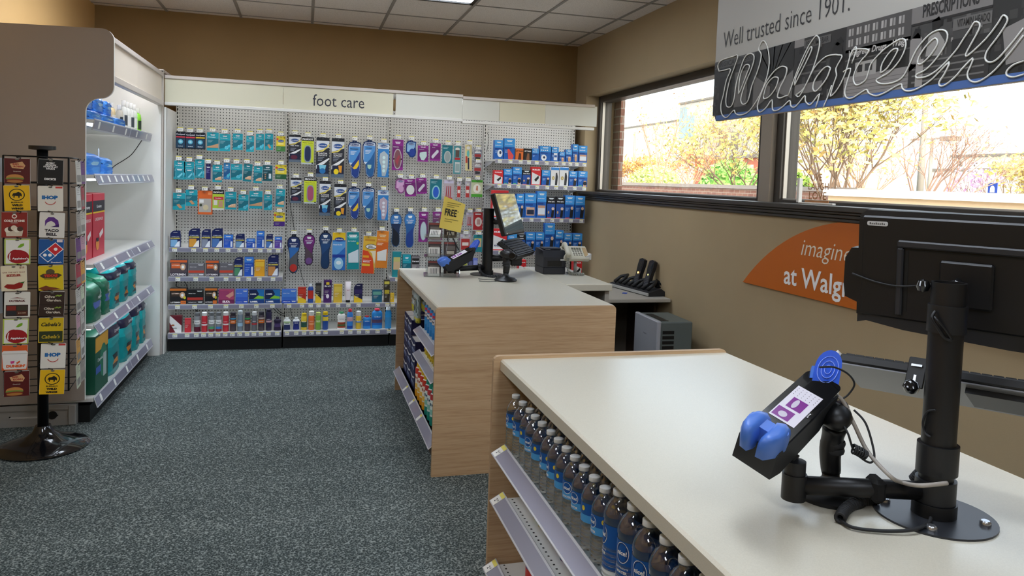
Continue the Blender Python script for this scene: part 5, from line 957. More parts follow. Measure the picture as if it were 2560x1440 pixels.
def g_cold(a): a.r(0, 0, 1, 1, '#8f2318'); a.e(.5, .84, .1, .09, '#f2e8dc'); a.e(.5, .84, .06, .05, '#8f2318'); a.t('COLD STONE', .5, .66, .8, '#f4e8dc', .05, .09); a.t('CREAMERY', .5, .58, .4, '#f4e8dc', .02, .03); a.p([(.2, .05), (.16, .3), (.85, .3), (.8, .05)], '#d9c9b4'); [a.e(.25+.12*i, .3+.04*(i % 3), .12, .1, ['#efe6d6', '#4a2c20', '#e4d6c0'][i % 3]) for i in range(5)]
def g_taco(a): a.r(0, 0, 1, 1, '#e6e3dc'); a.p([(.22, .45), (.22, .68), (.35, .83), (.56, .83), (.74, .7), (.78, .5), (.68, .42), (.6, .6), (.46, .68), (.3, .6)], '#5b2a86'); a.p([(.3, .45), (.42, .56), (.62, .56), (.5, .44)], '#e6e3dc'); a.p([(.45, .43), (.78, .43), (.78, .55)], '#3b1666'); a.t('TACO', .5, .29, .62, '#1a1520', .04, .11); a.t('BELL', .5, .14, .58, '#1a1520', .04, .11)
def g_apple(a): a.r(0, 0, 1, 1, '#b9cf4a'); a.r(.05, .03, .97, .97, '#f0efe8'); a.p([(.5, .66), (.62, .66), (.76, .74), (.76, .84), (.62, .8), (.54, .72)], '#7fb428'); a.e(.54, .3, .42, .27, '#a3161f', 24); a.e(.42, .38, .24, .2, '#a3161f'); a.r(.96, 0, 1, .6, '#b9cf4a'); a.r(0, 0, 1, .03, '#b9cf4a'); a.p([(.17, .2), (.2, .42), (.26, .46), (.22, .3), (.24, .16)], '#f3e9e6'); a.t("Applebee's", .62, .22, .64, '#ffffff', .03, .1)
def g_dom(a):
    a.r(0, 0, 1, 1, '#12559a'); q4 = lambda cx, cy, s: [(cx-s, cy), (cx, cy+s*.82), (cx+s, cy), (cx, cy-s*.82)]
    a.p(q4(.38, .36, .36), '#ffffff'); a.p(q4(.38, .36, .32), '#0f64ad'); a.p(q4(.66, .6, .34), '#ffffff'); a.p(q4(.66, .6, .30), '#d3252e'); a.e(.68, .6, .075, .06, '#ffffff'); a.e(.26, .36, .075, .06, '#ffffff'); a.e(.46, .36, .075, .06, '#ffffff'); a.t("Domino's", .72, .07, .44, '#ffffff', .03, .06); a.r(.72, .88, .95, .99, '#e9d8dc')
def g_chili(a): a.r(0, 0, 1, 1, '#eee2c2'); a.t('$25', .82, .92, .24, '#8a4a3a', .03, .08); a.t('GIVE THE GIFT THAT', .5, .74, .88, '#9a5a4a', .02, .05); a.t('SIZZLES.', .5, .62, .8, '#a3231c', .06, .09); a.p([(.1, .18), (.22, .28), (.5, .26), (.7, .34), (.85, .28), (.8, .12), (.5, .06), (.25, .1)], '#9a1c16'); a.p([(.72, .33), (.9, .36), (.95, .42), (.86, .28)], '#3f6a2a')
def g_tex(a): a.r(0, 0, 1, 1, '#e3c81a'); a.e(.48, .74, .18, .12, '#5a5030'); a.p([(.05, .6), (.2, .68), (.8, .68), (.95, .6), (.8, .5), (.2, .5)], '#4a3a22'); a.t('TEXAS', .5, .59, .56, '#d23a22', .07, .11); a.t('ROADHOUSE', .5, .47, .5, '#4a3a22', .03, .05); a.p([(.0, .1), (.3, .2), (.45, .14), (.7, .1), (.9, .03), (.2, .0)], '#7a3a1a')
def g_out(a): a.r(0, 0, 1, 1, '#e9e6dc'); a.p([(.2, .76), (.5, .8), (.85, .74), (.5, .765)], '#7a1c1a'); a.t('OUTBACK', .5, .66, .64, '#5a1a18', .06, .08); a.r(.06, .05, .93, .5, '#3a2420'); a.r(.1, .28, .46, .46, '#8a2a20'); a.r(.5, .28, .9, .46, '#3f3a2a'); a.r(.1, .08, .46, .26, '#2a2a30'); a.r(.5, .08, .9, .26, '#5a2c20'); a.t('$10 OFF', .7, .17, .3, '#d9c0a0', .02, .05)
def g_olive(a):
    a.r(0, 0, 1, 1, '#33221b')
    for v in (.72, .24): a.t('Olive', .4, v+.08, .42, '#e9dfcc', .02, .1, .15); a.t('Garden.', .58, v-.06, .6, '#e9dfcc', .02, .1, .15); [a.e(.66+.06*i, v+.11+.03*(i % 2), .05, .02, '#8fae3a') for i in range(4)]
    a.r(0, .485, 1, .495, '#1c120e')
def g_cab(a): a.r(0, 0, 1, 1, '#d9b816'); a.t("Cabela's", .5, .74, .8, '#2a2a14', .03, .16, .3); a.r(.03, .03, .97, .46, '#2f3a1e'); a.t("Cabela's", .5, .24, .74, '#d2b52a', .02, .16, .3)
def g_dunk(a): a.r(0, 0, 1, 1, '#e0622a'); a.p([(.0, .72), (.06, .78), (.94, .78), (1, .70), (.97, .12), (.95, .04), (.1, .04), (.05, .12)], '#eceae6'); a.r(0, .64, 1, .68, '#d6d2cc'); a.p([(.33, .36), (.5, .37), (.48, .28), (.36, .26)], '#d9428a'); a.p([(.56, .3), (.7, .38), (.72, .32), (.6, .24)], '#e0622a'); a.t("DUNKIN'", .55, .17, .74, '#e8622a', .07, .11)
CARDS = [((g_red, 'dark red gift card with a burger'), (g_dick, 'black gift card with stacked white lettering')), ((g_bww, 'yellow gift card with a black bison'), (g_ihop, 'white gift card with blue letters over a red smile')), ((g_cold, 'red gift card with an ice cream bowl'), (g_taco, 'white gift card with a purple bell')), ((g_apple, 'white gift card with a red apple'), (g_dom, 'blue gift card with a domino tile')), ((g_chili, 'cream gift card with a red chili pepper'), (g_tex, 'yellow gift card with red and brown emblem')),
         ((g_out, 'white gift card with four dark pictures'), (g_olive, 'dark brown gift card printed twice')), ((g_apple, 'white gift card with a red apple'), (g_cab, 'yellow and dark green gift card')), ((g_dunk, 'orange gift card with a white coffee cup'), (g_ihop, 'white gift card with blue letters over a red smile')), ((g_red, 'dark red gift card with a burger'), (g_bww, 'yellow gift card with a black bison'))]
RM = T(RX0, RY0, 0) @ RZ(6)
for j, pr_ in enumerate(CARDS):
    for c_, (fn, lb) in enumerate(pr_):
        rnd = random.Random(j*2+c_); x = (-.081, .070)[c_]+rnd.uniform(-.006, .006)+(-.006 if j in (2, 4, 6, 7) and c_ == 0 else 0); z = zt-.012-j*RS-.128
        m = P_card(.112, .128, fn, (), d=.0018, base='#d8d6d0', r=.006); m.prism(ell(0, .121, .009, .004, 10), -.0028, -.002, mat('#6a675f'), 'xz')
        M_ = RM @ Vector((x, -hw-.028-.002*c_, z)); o = m.build('gift_card', None, M_); o.rotation_euler = (math.radians(-3+rnd.uniform(-2, 2)), math.radians(rnd.uniform(-2.5, 2.5)), math.radians(6))
        tag(o, '%s, %s row of the spinner' % (lb, ORD[j]), 'gift card', 'gift cards on the front of the spinner')
for j in range(NR):      # cards on the right flank, seen on edge
    for c_ in (-1, 1):
        rnd = random.Random(50+j*2+c_); z = zt-.012-j*RS-.125; colr = ['#c9c4bc', '#d9d6d2', '#a79c94', '#6b3a78', '#a83a48', '#c8c2b8', '#c79aa8', '#d8a04a', '#cfd6b8'][(j+(c_ > 0)*3) % 9]
        m = P_card(.105, .124, lambda a: (a.r(0, 0, 1, 1, colr), a.r(.1, .1, .9, .4, '#8a857e'), a.lines(.12, .9, 4, '#77726b', .7, .08)), (), d=.0018, base='#d0cdc6')
        M_ = RM @ Vector((hw+.036, c_*.066, z)); o = m.build('gift_card', None, M_); o.rotation_euler = (math.radians(-3), 0, math.radians(6+90+rnd.uniform(-4, 4)))
        tag(o, 'card seen edge-on, %s row from the top, %s column of the spinner flank' % (ORD[j], 'near' if c_ < 0 else 'far'), 'gift card', 'gift cards on the flank of the spinner')
for j in (0, 5):        # pale backs showing on the left flank
    z = zt-.012-j*RS-.125; m = P_card(.105, .124, lambda a: (a.r(0, 0, 1, 1, '#c3cbd2'), a.lines(.12, .8, 5, '#9aa2aa', .7, .09)), (), d=.0018, base='#c8ccd0')
    o = m.build('gift_card', None, RM @ Vector((-hw-.036, -.066, z))); o.rotation_euler = (0, 0, math.radians(6-100)); tag(o, 'pale card back sticking out on the left flank, %s row from the top' % ORD[j], 'gift card', 'gift cards on the left flank of the spinner')
# ================================================================== far counter: shelves and goods on the aisle side
XFc = .665
s1 = cshelf(FC, ox, oy, 3.672, 4.33, XFc, .622, .44, 58, .048); s2 = cshelf(FC, ox, oy, 3.672, 4.33, XFc, .482, .44, 58, .048)
s3 = cshelf(FC, ox, oy, 3.672, 5.232, XFc, .155, .44, 50, .055, tags=(-.45, -.75, -1.05))
def onside(name, m, X, Y, z, label, cat, group, tilt=0): o = m.build(name, None, (X, Y, z), -PI/2); return tag(o, label, cat, group)
def spray(name, r, h, body, cap, bands, loc, label, cat, group, txt=None, tc='#ffffff'):
    e = empty(name, loc, -PI/2, label, cat, group); m = MB(); hb = h*.86
    m.lathe([(0, 0), (r*.95, 0), (r, .006), (r, hb*.94), (r*.8, hb), (0, hb)], mat(body, .3), 24)
    for v0, v1, c in bands: m.lathe([(r+.0005, hb*v0), (r+.0005, hb*v1)], mat(c, .35), 24)
    if txt:
        q = len(m.v); m.text(txt, 0, hb*.66, r*1.7, mat(tc), y=0, maxh=h*.14, bold=.03)
        m.v[q:] = [(math.sin(x/(r+.001))*(r+.0012), -math.cos(x/(r+.001))*(r+.0012), z) for x, y, z in m.v[q:]]
    m.build('can_body', e); m = MB(); m.lathe([(r*.82, hb), (r*.84, hb+.002), (r*.78, h*.99), (r*.6, h), (0, h)], mat(cap, .35), 20); m.build('cap', e); return e
n = 0
for i in range(7):
    spray('spray_can', .030, .172, '#2f86cf', '#e9edf0', ((.55, .75, '#e8e6e8'), (.8, .9, '#c83a58'), (.25, .5, '#3f9ae0')), (.712+.0*i, 4.28-.088*i, .623), 'blue and white spray can, %s along the upper shelf of the far counter' % ORD[i], 'spray can', 'blue spray cans in the far counter', 'CHASE', '#222222')
for i in range(6):
    m = pouch(.095, .105, .07, lambda u, v, fr: '#e8cf2c' if (int(u*5)+int(v*6)+i) % 3 else ('#f2e6a0' if v > .5 else '#c9a51e'), pinch=.3, seed=60+i, top='#e0c52a', wob=.006)
    onside('yellow_refill_bag', m, .69, 4.27-.105*i, .483, 'crumpled yellow bag, %s along the middle shelf of the far counter' % ORD[i], 'bag', 'yellow bags in the far counter')
for i, Y in enumerate((4.56, 4.465, 4.37, 4.275)):
    spray('wipes_canister', .043, .208, '#efe8d8', '#eec316', ((.0, .26, '#e2a01c'), (.78, .98, '#d8402c'), (.3, .45, '#f0c04a')), (.722, Y, .156), 'yellow-topped wipes canister, %s on the far counter bottom shelf' % ORD[i], 'canister', 'canisters on the bottom shelf of the far counter', 'FIRST', '#b5482a')
for i, Y in enumerate((4.18, 4.085, 3.99, 3.895, 3.80)):
    spray('wipes_canister', .043, .205, '#dfeae6', '#1d9a86', ((.0, .28, '#158a7c'), (.80, .98, '#c83a40'), (.34, .5, '#8fcfc4')), (.722, Y, .156), 'teal-topped wipes canister, %s on the far counter bottom shelf' % ORD[i], 'canister', 'canisters on the bottom shelf of the far counter', 'FIRST', '#2a5a7a')
def navybox(a): a.r(0, 0, 1, 1, '#20214e'); a.p([(0, .82), (.5, .7), (1, .86), (1, .76), (.5, .58), (0, .72)], '#e6e3e2'); a.r(.12, .2, .6, .5, '#5a6a9a'); a.t('Facial Tissue', .42, .4, .5, '#e9ecf4', .02, .12); a.r(.7, .2, .92, .45, '#8a90b4')
k = 0
for c_, Y in enumerate((5.13, 4.95, 4.76)):
    for r_ in range(4 if c_ < 2 else 3):
        zz = .156+.104*r_; m = P_box(.172, .100, .22, navybox, base='#20214e'); m.box(-.084, .084, .004, .216, .0985, .1012, mat('#d9d4d2')); m.box(-.06, .06, .05, .17, .1012, .1016, mat('#2b2a5c'))
        onside('tissue_box', m, .69, Y, zz, 'navy and white tissue box, %s up in the %s stack' % (ORD[r_], ('farthest', 'middle', 'nearest')[c_]), 'tissue box', 'stacked tissue boxes in the far counter'); k += 1
m = MB(); m.box(1.12-ox, 1.132-ox, 4.34-oy, 5.23-oy, .48, .80, mat('#4a3b30', .6)); m.box(.70-ox, 1.12-ox, 4.328-oy, 4.34-oy, .156, .81, mat('#6a5440', .6)); m.build('hook_board', FC)
def hbag(art, w, h, X, Y, z, lb, base, n_):
    m = pouch(w, h, .03, art, pinch=.2, seed=n_, top=base, wob=.004, rough=.15); m.tube([(0, .015, h-.012), (0, 1.115-X, h-.012)], .002, M_CHROME, 6)
    if n_ == 90: m.text('HOME', 0, h*.66, w*.6, mat('#e9efe9'), y=-.012, bold=.03)
    return onside('hanging_bag', m, X, Y, z, lb, 'bag', 'bags hanging in the far counter')
hbag(lambda u, v, fr: '#3f5a55' if .3 < v < .75 and .12 < u < .88 else ('#d8d24a' if v < .2 and u > .5 else '#aebdbd'), .15, .20, .70, 4.79, .575, 'grey-green hanging bag lettered HOME', '#b9c6c8', 90)
for i, (Y, z_) in enumerate(((4.93, .62), (5.04, .60), (5.14, .62))): hbag(lambda u, v, fr: '#d9cf3a' if v < .25 else ('#36454a' if .3 < v < .6 and .2 < u < .8 else '#b3bfc0'), .13, .18, .72+.05*((i+1) % 2), Y, z_, 'clear hanging bag with yellow corner, %s behind the lettered one' % ORD[i], '#b9c6c8', 91+i)
# ================================================================== near counter
e, B, endp, ox2, oy2 = counter('near_checkout_counter', .30, 2.60, 'large oak and cream checkout counter closest to the viewer', 0)
NC = e
endp(2.565, 2.586, ZT+.012); endp(.30, .32, ZT-.001)
B('divider', 1.13, 1.15, .32, 2.56, .0, ZT-.046); B('base_shelf', CX0+.05, 1.13, .32, 2.56, .02, .09, mt=mat('#b89669', .6))
B('back_panel', CX1-.02, CX1-.002, .32, 2.56, .0, ZT-.046, mt=mat('#5c5148', .6))
def nshelf(z, y1, tilt=60, lip=.052):
    m = MB(); y0 = .33; d = .43; x0 = .69
    m.box(y0-y1, 0, -d, 0, -.014, 0, M_WHITE)
    q_ = -.06
    while q_ > y0-y1: m.box(q_, q_+.006, -d+.03, -d+.036, -.0002, .0006, M_GAP); q_ -= .0254
    s = m.build('shelf', NC, (x0+d-ox2, y0-oy2, z), -PI/2)
    lp = MB(); Mx = T(0, -d, .018) @ RX(-tilt); lp.box(y0-y1, 0, -.006, 0, -lip, .006, M_LIP, Mx, b=.0015); lp.box(y0-y1+.004, -.004, -.0078, -.006, -lip+.006, -.002, M_STRIP, Mx)
    for t_ in (y0-y1+.03, y0-y1+.93):
        lp.box(t_-.021, t_+.021, -.0092, -.0078, -lip+.004, .002, M_TAG, Mx); lp.add([(t_-.021, -.0094, -.012), (t_+.021, -.0094, -.012), (t_+.021, -.0094, .002), (t_-.021, -.0094, .002)], [(0, 1, 2, 3)], M_TAGY, False, Mx); lp.text('2', t_, -.030, None, M_INK, y=-.0095, h=.014, bold=.03, M=Mx); lp.text('29', t_+.012, -.026, None, M_INK, y=-.0095, h=.007, bold=.02, M=Mx)
    lp.build('price_channel', s); return s
nshelf(.553, 2.485); nshelf(.383, 2.485)
cs = nshelf(.105, 2.555)
# water bottles
M_PET = mat('#f4f8fa', .03, trans=1.0, ior=1.12, spec=.6); M_LABD = mat('#15539c', .3); M_LABL = mat('#4a9ad6', .3); M_CAPW = mat('#e8eaea', .45)
g = G('clear_plastic', .05); tr = g.n('ShaderNodeBsdfTransparent'); gl = g.n('ShaderNodeBsdfGlossy'); gl.inputs['Roughness'].default_value = .03
mxs = g.n('ShaderNodeMixShader'); fr = g.n('ShaderNodeLayerWeight'); g.l(g.math('ADD', g.math('MULTIPLY', g.math('POWER', fr.outputs['Facing'], 1.8), .75), .14), mxs.inputs[0])
tr.inputs[0].default_value = (.90, .93, .94, 1); g.l(tr.outputs[0], mxs.inputs[1]); g.l(gl.outputs[0], mxs.inputs[2]); g.l(mxs.outputs[0], g.t.nodes['Material Output'].inputs[0]); M_BOT = g.m
def wrapt(m, txt, z, w, r, mt, off=0, bold=.03, h=None):
    q = len(m.v); m.text(txt, 0, z, w, mt, y=0, bold=bold, h=h); m.v[q:] = [(math.sin((x+off)/r)*(r+.0009), -math.cos((x+off)/r)*(r+.0009), zz) for x, y, zz in m.v[q:]]
def make_bottle(R=.0325, H=.205, big=False):
    e = empty('water_bottle', (0, 0, 0)); m = MB(); prof = [(0, .006), (R*.6, .003), (R*.93, 0), (R, .008)]
    for i in range(7): z = .012+i*(H*.42-.012)/7; prof += [(R, z), (R*.93, z+.005), (R, z+.009)]
    prof += [(R*.965, H*.44), (R*.965, H*.70), (R, H*.715), (R*.97, H*.76), (R*.84, H*.82), (R*.62, H*.875), (R*.42, H*.905), (R*.40, H*.93), (R*.47, H*.935), (R*.47, H*.942), (R*.38, H*.945), (R*.38, H*.97)]
    m.lathe(prof, M_BOT, 28); b_ = m.build('bottle', e)
    m = MB(); m.lathe([(R*.44, H*.943), (R*.45, H*.945), (R*.45, H*.995), (R*.41, H), (0, H)], M_CAPW, 24); c1 = m.build('cap', e)
    m = MB(); rl = R*.975
    if not big:
        m.lathe([(rl, H*.45), (rl, H*.545)], M_LABL, 32); m.lathe([(rl, H*.545), (rl, H*.69)], M_LABD, 32)
        wrapt(m, 'WATER', H*.485, .028, rl, M_TAG); 
        q = len(m.v); m.prism(ell(0, H*.60, .0145, .0155, 20), 0, 0, M_TAG, 'xz', caps=(1, 0)); m.v[q:] = [(math.sin(x/rl)*(rl+.0005), -math.cos(x/rl)*(rl+.0005), zz) for x, y, zz in m.v[q:]]
        q = len(m.v); m.prism(ell(0, H*.60, .0132, .0142, 20), 0, 0, M_LABD, 'xz', caps=(1, 0)); m.v[q:] = [(math.sin(x/rl)*(rl+.0007), -math.cos(x/rl)*(rl+.0007), zz) for x, y, zz in m.v[q:]]
        wrapt(m, 'nice!', H*.60, .021, rl, M_TAG)
        q = len(m.v); m.prism(ell(.034, H*.625, .0055, .0065, 12), 0, 0, mat('#e3c93a'), 'xz', caps=(1, 0)); m.v[q:] = [(math.sin(x/rl)*(rl+.0006), -math.cos(x/rl)*(rl+.0006), zz) for x, y, zz in m.v[q:]]
    else:
        m.lathe([(rl, H*.20), (rl, H*.66)], M_LABD, 32); m.lathe([(rl+.0003, H*.12), (rl+.0003, H*.20)], mat('#dfe6ec', .3), 32)
        q = len(m.v); m.prism(ell(0, H*.55, .018, .024, 22), 0, 0, M_TAG, 'xz', caps=(1, 0)); m.v[q:] = [(math.sin(x/rl)*(rl+.0005), -math.cos(x/rl)*(rl+.0005), zz) for x, y, zz in m.v[q:]]
        q = len(m.v); m.prism(ell(0, H*.55, .0167, .0225, 22), 0, 0, mat('#123c78'), 'xz', caps=(1, 0)); m.v[q:] = [(math.sin(x/rl)*(rl+.0007), -math.cos(x/rl)*(rl+.0007), zz) for x, y, zz in m.v[q:]]
        wrapt(m, 'nice!', H*.55, .026, rl, M_TAG); wrapt(m, 'ELECTROLYTE', H*.40, .034, rl, M_TAG, bold=.01); wrapt(m, 'WATER', H*.36, .03, rl, M_TAG)
    l_ = m.build('bottle_label', e)
    return e, [b_, c1, l_]
def copies(proto, kids, loc, rz, label, cat, group, first):
    if first: r = proto
    else:
        r = proto.copy(); COL.objects.link(r)
        for k_ in kids: c = k_.copy(); COL.objects.link(c); c.parent = r
    r.location = loc; r.rotation_euler = (0, 0, rz); tag(r, label, cat, group); return r
pa, ka = make_bottle(); YS = [2.470, 2.385, 2.307, 2.239, 2.168, 2.090, 2.020, 1.948, 1.879, 1.808, 1.737, 1.667]; cnt = 0
rnd = random.Random(3)
for r_ in range(3):
    for i, Y in enumerate(YS):
        copies(pa, ka, (.724+.068*r_+rnd.uniform(-.002, .002), Y, .554), -PI/2+rnd.uniform(-.9, .75), 'small clear water bottle, %s from the far end in the %s row' % (ORD[i], ('front', 'middle', 'back')[r_]), 'water bottle', 'small water bottles in the near counter', cnt == 0); cnt += 1
pb, kb = make_bottle(.037, .232, True); cnt = 0
for r_ in range(3):
    for i in range(9):
        copies(pb, kb, (.729+.078*r_, 1.588-.080*i, .554), -PI/2+rnd.uniform(-.5, .7), 'larger dark-labelled water bottle, %s after the small ones in the %s row' % (ORD[i], ('front', 'middle', 'back')[r_]), 'water bottle', 'large electrolyte water bottles in the near counter', cnt == 0); cnt += 1
# sweets on the middle shelf, canisters on the lowest
def f_candy(s_): 
    def f(u, v, fr):
        k_ = int(u*6)*3+int(v*7)+s_; return ['#1c6fae', '#1c6fae', '#5b1f86', '#e8c62a', '#1c6fae', '#c8342c', '#4a8f2f', '#7a2a9a', '#1f86c0'][k_ % 9]
    return f
for i in range(14):
    Y = 2.28-.115*i; m = pouch(.125, .115, .10, f_candy(i*2), pinch=.25, seed=120+i, top='#1c6fae', wob=.006, rough=.2)
    m.prism(ell(.0, .06, .03, .012, 14), -.012, -.008, mat('#e8c62a', .3), 'xz'); m.text('sour', 0, .06, .04, mat('#5b1f86'), y=-.0125, bold=.04)
    o = m.build('candy_bag', None, (.755+.02*(i % 2), Y, .384), -PI/2+.12*math.sin(i*2.1)); tag(o, 'shiny blue and purple candy bag, %s from the far end of its shelf' % ORD[i], 'candy bag', 'candy bags in the near counter')
for i in range(8):
    Y = 2.35-.135*i; e2 = empty('nut_canister', (.80, Y, .106), -PI/2, 'clear canister with blue and red label, %s from the far end' % ORD[i], 'canister', 'snack canisters in the near counter'); R_ = .055
    m = MB(); m.lathe([(0, 0), (R_, .0), (R_, .16), (R_*.9, .172), (R_*.9, .18)], M_BOT, 24); m.build('jar', e2); m = MB(); m.lathe([(0, .004), (R_*.94, .004), (R_*.94, .125), (0, .125)], mat(['#9a6a3a', '#8a3a2a', '#b98a4a'][i % 3], .7), 20); m.build('nuts', e2)
    m = MB(); m.lathe([(R_+.0006, .03), (R_+.0006, .09)], mat('#c83a34', .35), 28); m.lathe([(R_+.0006, .09), (R_+.0006, .14)], M_LABD, 28); wrapt(m, 'nice!', .115, .04, R_, M_TAG); m.build('jar_label', e2)
    m = MB(); m.lathe([(R_*.95, .176), (R_*.97, .178), (R_*.97, .194), (0, .194)], mat('#2a2a2c', .4), 24); m.build('lid', e2)
# ================================================================== low cabinet, side shelf, heater behind the counters
e = empty('low_cabinet', (1.80, 4.9, 0), label='cream-topped low cabinet behind the far counter carrying the printer', cat='cabinet')
def EB(nm, x0, x1, y0, y1, z0, z1, mt, b=0, par=None):
    m = MB(); m.box(x0-1.80, x1-1.80, y0-4.9, y1-4.9, z0, z1, mt, b=b); return m.build(nm, par or e)
EB('worktop', 1.608, 1.93, 4.47, 5.42, ZT-.045, ZT-.001, M_TOP, .006); EB('worktop_edge', 1.608, 1.93, 4.462, 4.475, ZT-.045, ZT-.002, M_TOP, .003)
M_CREAM = mat('#a8a398', .5)
EB('side_panel', 1.895, 1.925, 4.50, 5.40, 0, ZT-.045, M_CREAM); EB('side_panel', 1.61, 1.64, 4.50, 5.40, 0, ZT-.045, M_CREAM); EB('back_panel', 1.64, 1.895, 4.9, 4.92, 0, ZT-.045, M_BLK)
e = empty('wall_desk', (2.3, 5.3, 0), label='grey desktop against the window wall holding the scanner charger', cat='desk')
m = MB(); m.box(1.94-2.3, 2.635-2.3, 5.0-5.3, 5.75-5.3, .645, .672, mat('#b5b0a6', .35), b=.003); m.build('desktop', e)
m = MB(); m.box(1.96-2.3, 2.63-2.3, 5.68-5.3, 5.70-5.3, 0, .645, mat('#6f665a', .6)); m.build('modesty_panel', e); m = MB(); m.box(2.60-2.3, 2.62-2.3, 5.2-5.3, 5.68-5.3, 0, .645, mat('#4f3c30', .6)); m.build('side_panel', e)
m = MB(); m.box(1.945-2.3, 1.965-2.3, 5.02-5.3, 5.68-5.3, 0, .645, mat('#5a5048', .6)); m.build('side_panel', e)
hx, hy = 2.14, 4.33
A_ = atZ(1643, 806, .60)
hz = .60
P0 = atZ(1588, 781, hz); P1 = atZ(1643, 806, hz); P2 = atZ(1735, 806, hz)
dv = (P1-P0); ang = math.atan2(dv.y, dv.x); L0 = dv.length; L1 = (P2-P1).length
e = empty('heater', (P1.x, P1.y, 0), label='grey box heater with a pale front and black side louvres near the wall', cat='heater')
u_ = (P0-P1).normalized(); w_ = (P2-P1); w_.z = 0; w_ = (w_ - u_*w_.dot(u_)).normalized()
MH = Matrix(((u_.x, w_.x, 0, 0), (u_.y, w_.y, 0, 0), (0, 0, 1, 0), (0, 0, 0, 1)))
M_HG = mat('#5e6664', .45); M_HL = mat('#a9abb2', .4)
L0c, L1c = min(max(L0, .3), .5), min(max(L1, .22), .30)
m = MB(); m.box(0, L0c, .03, L1c, .02, hz, M_HG, MH, b=.008); m.build('body', e)
m = MB(); m.box(-.004, L0c+.004, .0, .03, .02, hz+.006, M_HL, MH, b=.006); m.text('heater', L0c*.5, hz-.11, .05, mat('#5a5a60'), y=0, M=MH @ T(L0c*1.0, -.001, 0) @ RZ(180)); m.build('front_panel', e)
m = MB(); m.box(L0c*.1, L0c*.8, .05, .10, hz-.001, hz+.003, mat('#1b1d1e', .4), MH); m.build('top_grille', e)
for i in range(14):
    zz = hz-.07-i*.034; m = MB(); m.box(-.0025, .004, .042, L1c*.48, zz-.011, zz+.011, M_BLK, MH); m.build('louvre', e)
# ================================================================== register equipment
M_MB = mat('#141416', .42); M_MB2 = mat('#1c1d20', .5); M_GLOSSB = mat('#0b0b0d', .15, coat=.5); M_BLU = mat('#4a76cc', .35); M_BLUT = mat('#3562d8', .15, alpha=.82, coat=.5); M_RUB = mat('#232427', .6)
def vert(x, y, py):      # height of the point on the vertical line (x, y) seen at row py
    k = (py-CYP)/FPX; d = Vector((x, y, 0)); a = UPV.z+k*FWD.z; b = d.dot(UPV)+k*d.dot(FWD); return HC-b/a
def cammat(o, l, t):     # basis given in the view frame around the point (x right, y up, z away): l = length axis, t = thickness axis
    f = (o-CAM).normalized(); r = f.cross(UPV).normalized(); u = r.cross(f).normalized()
    def wv(v): return (r*v[0]+u*v[1]+f*v[2]).normalized()
    L = wv(l); Tn = wv(t); Tn = (Tn-L*Tn.dot(L)).normalized(); W = Tn.cross(L).normalized()
    return Matrix(((W.x, Tn.x, L.x, o.x), (W.y, Tn.y, L.y, o.y), (W.z, Tn.z, L.z, o.z), (0, 0, 0, 1)))
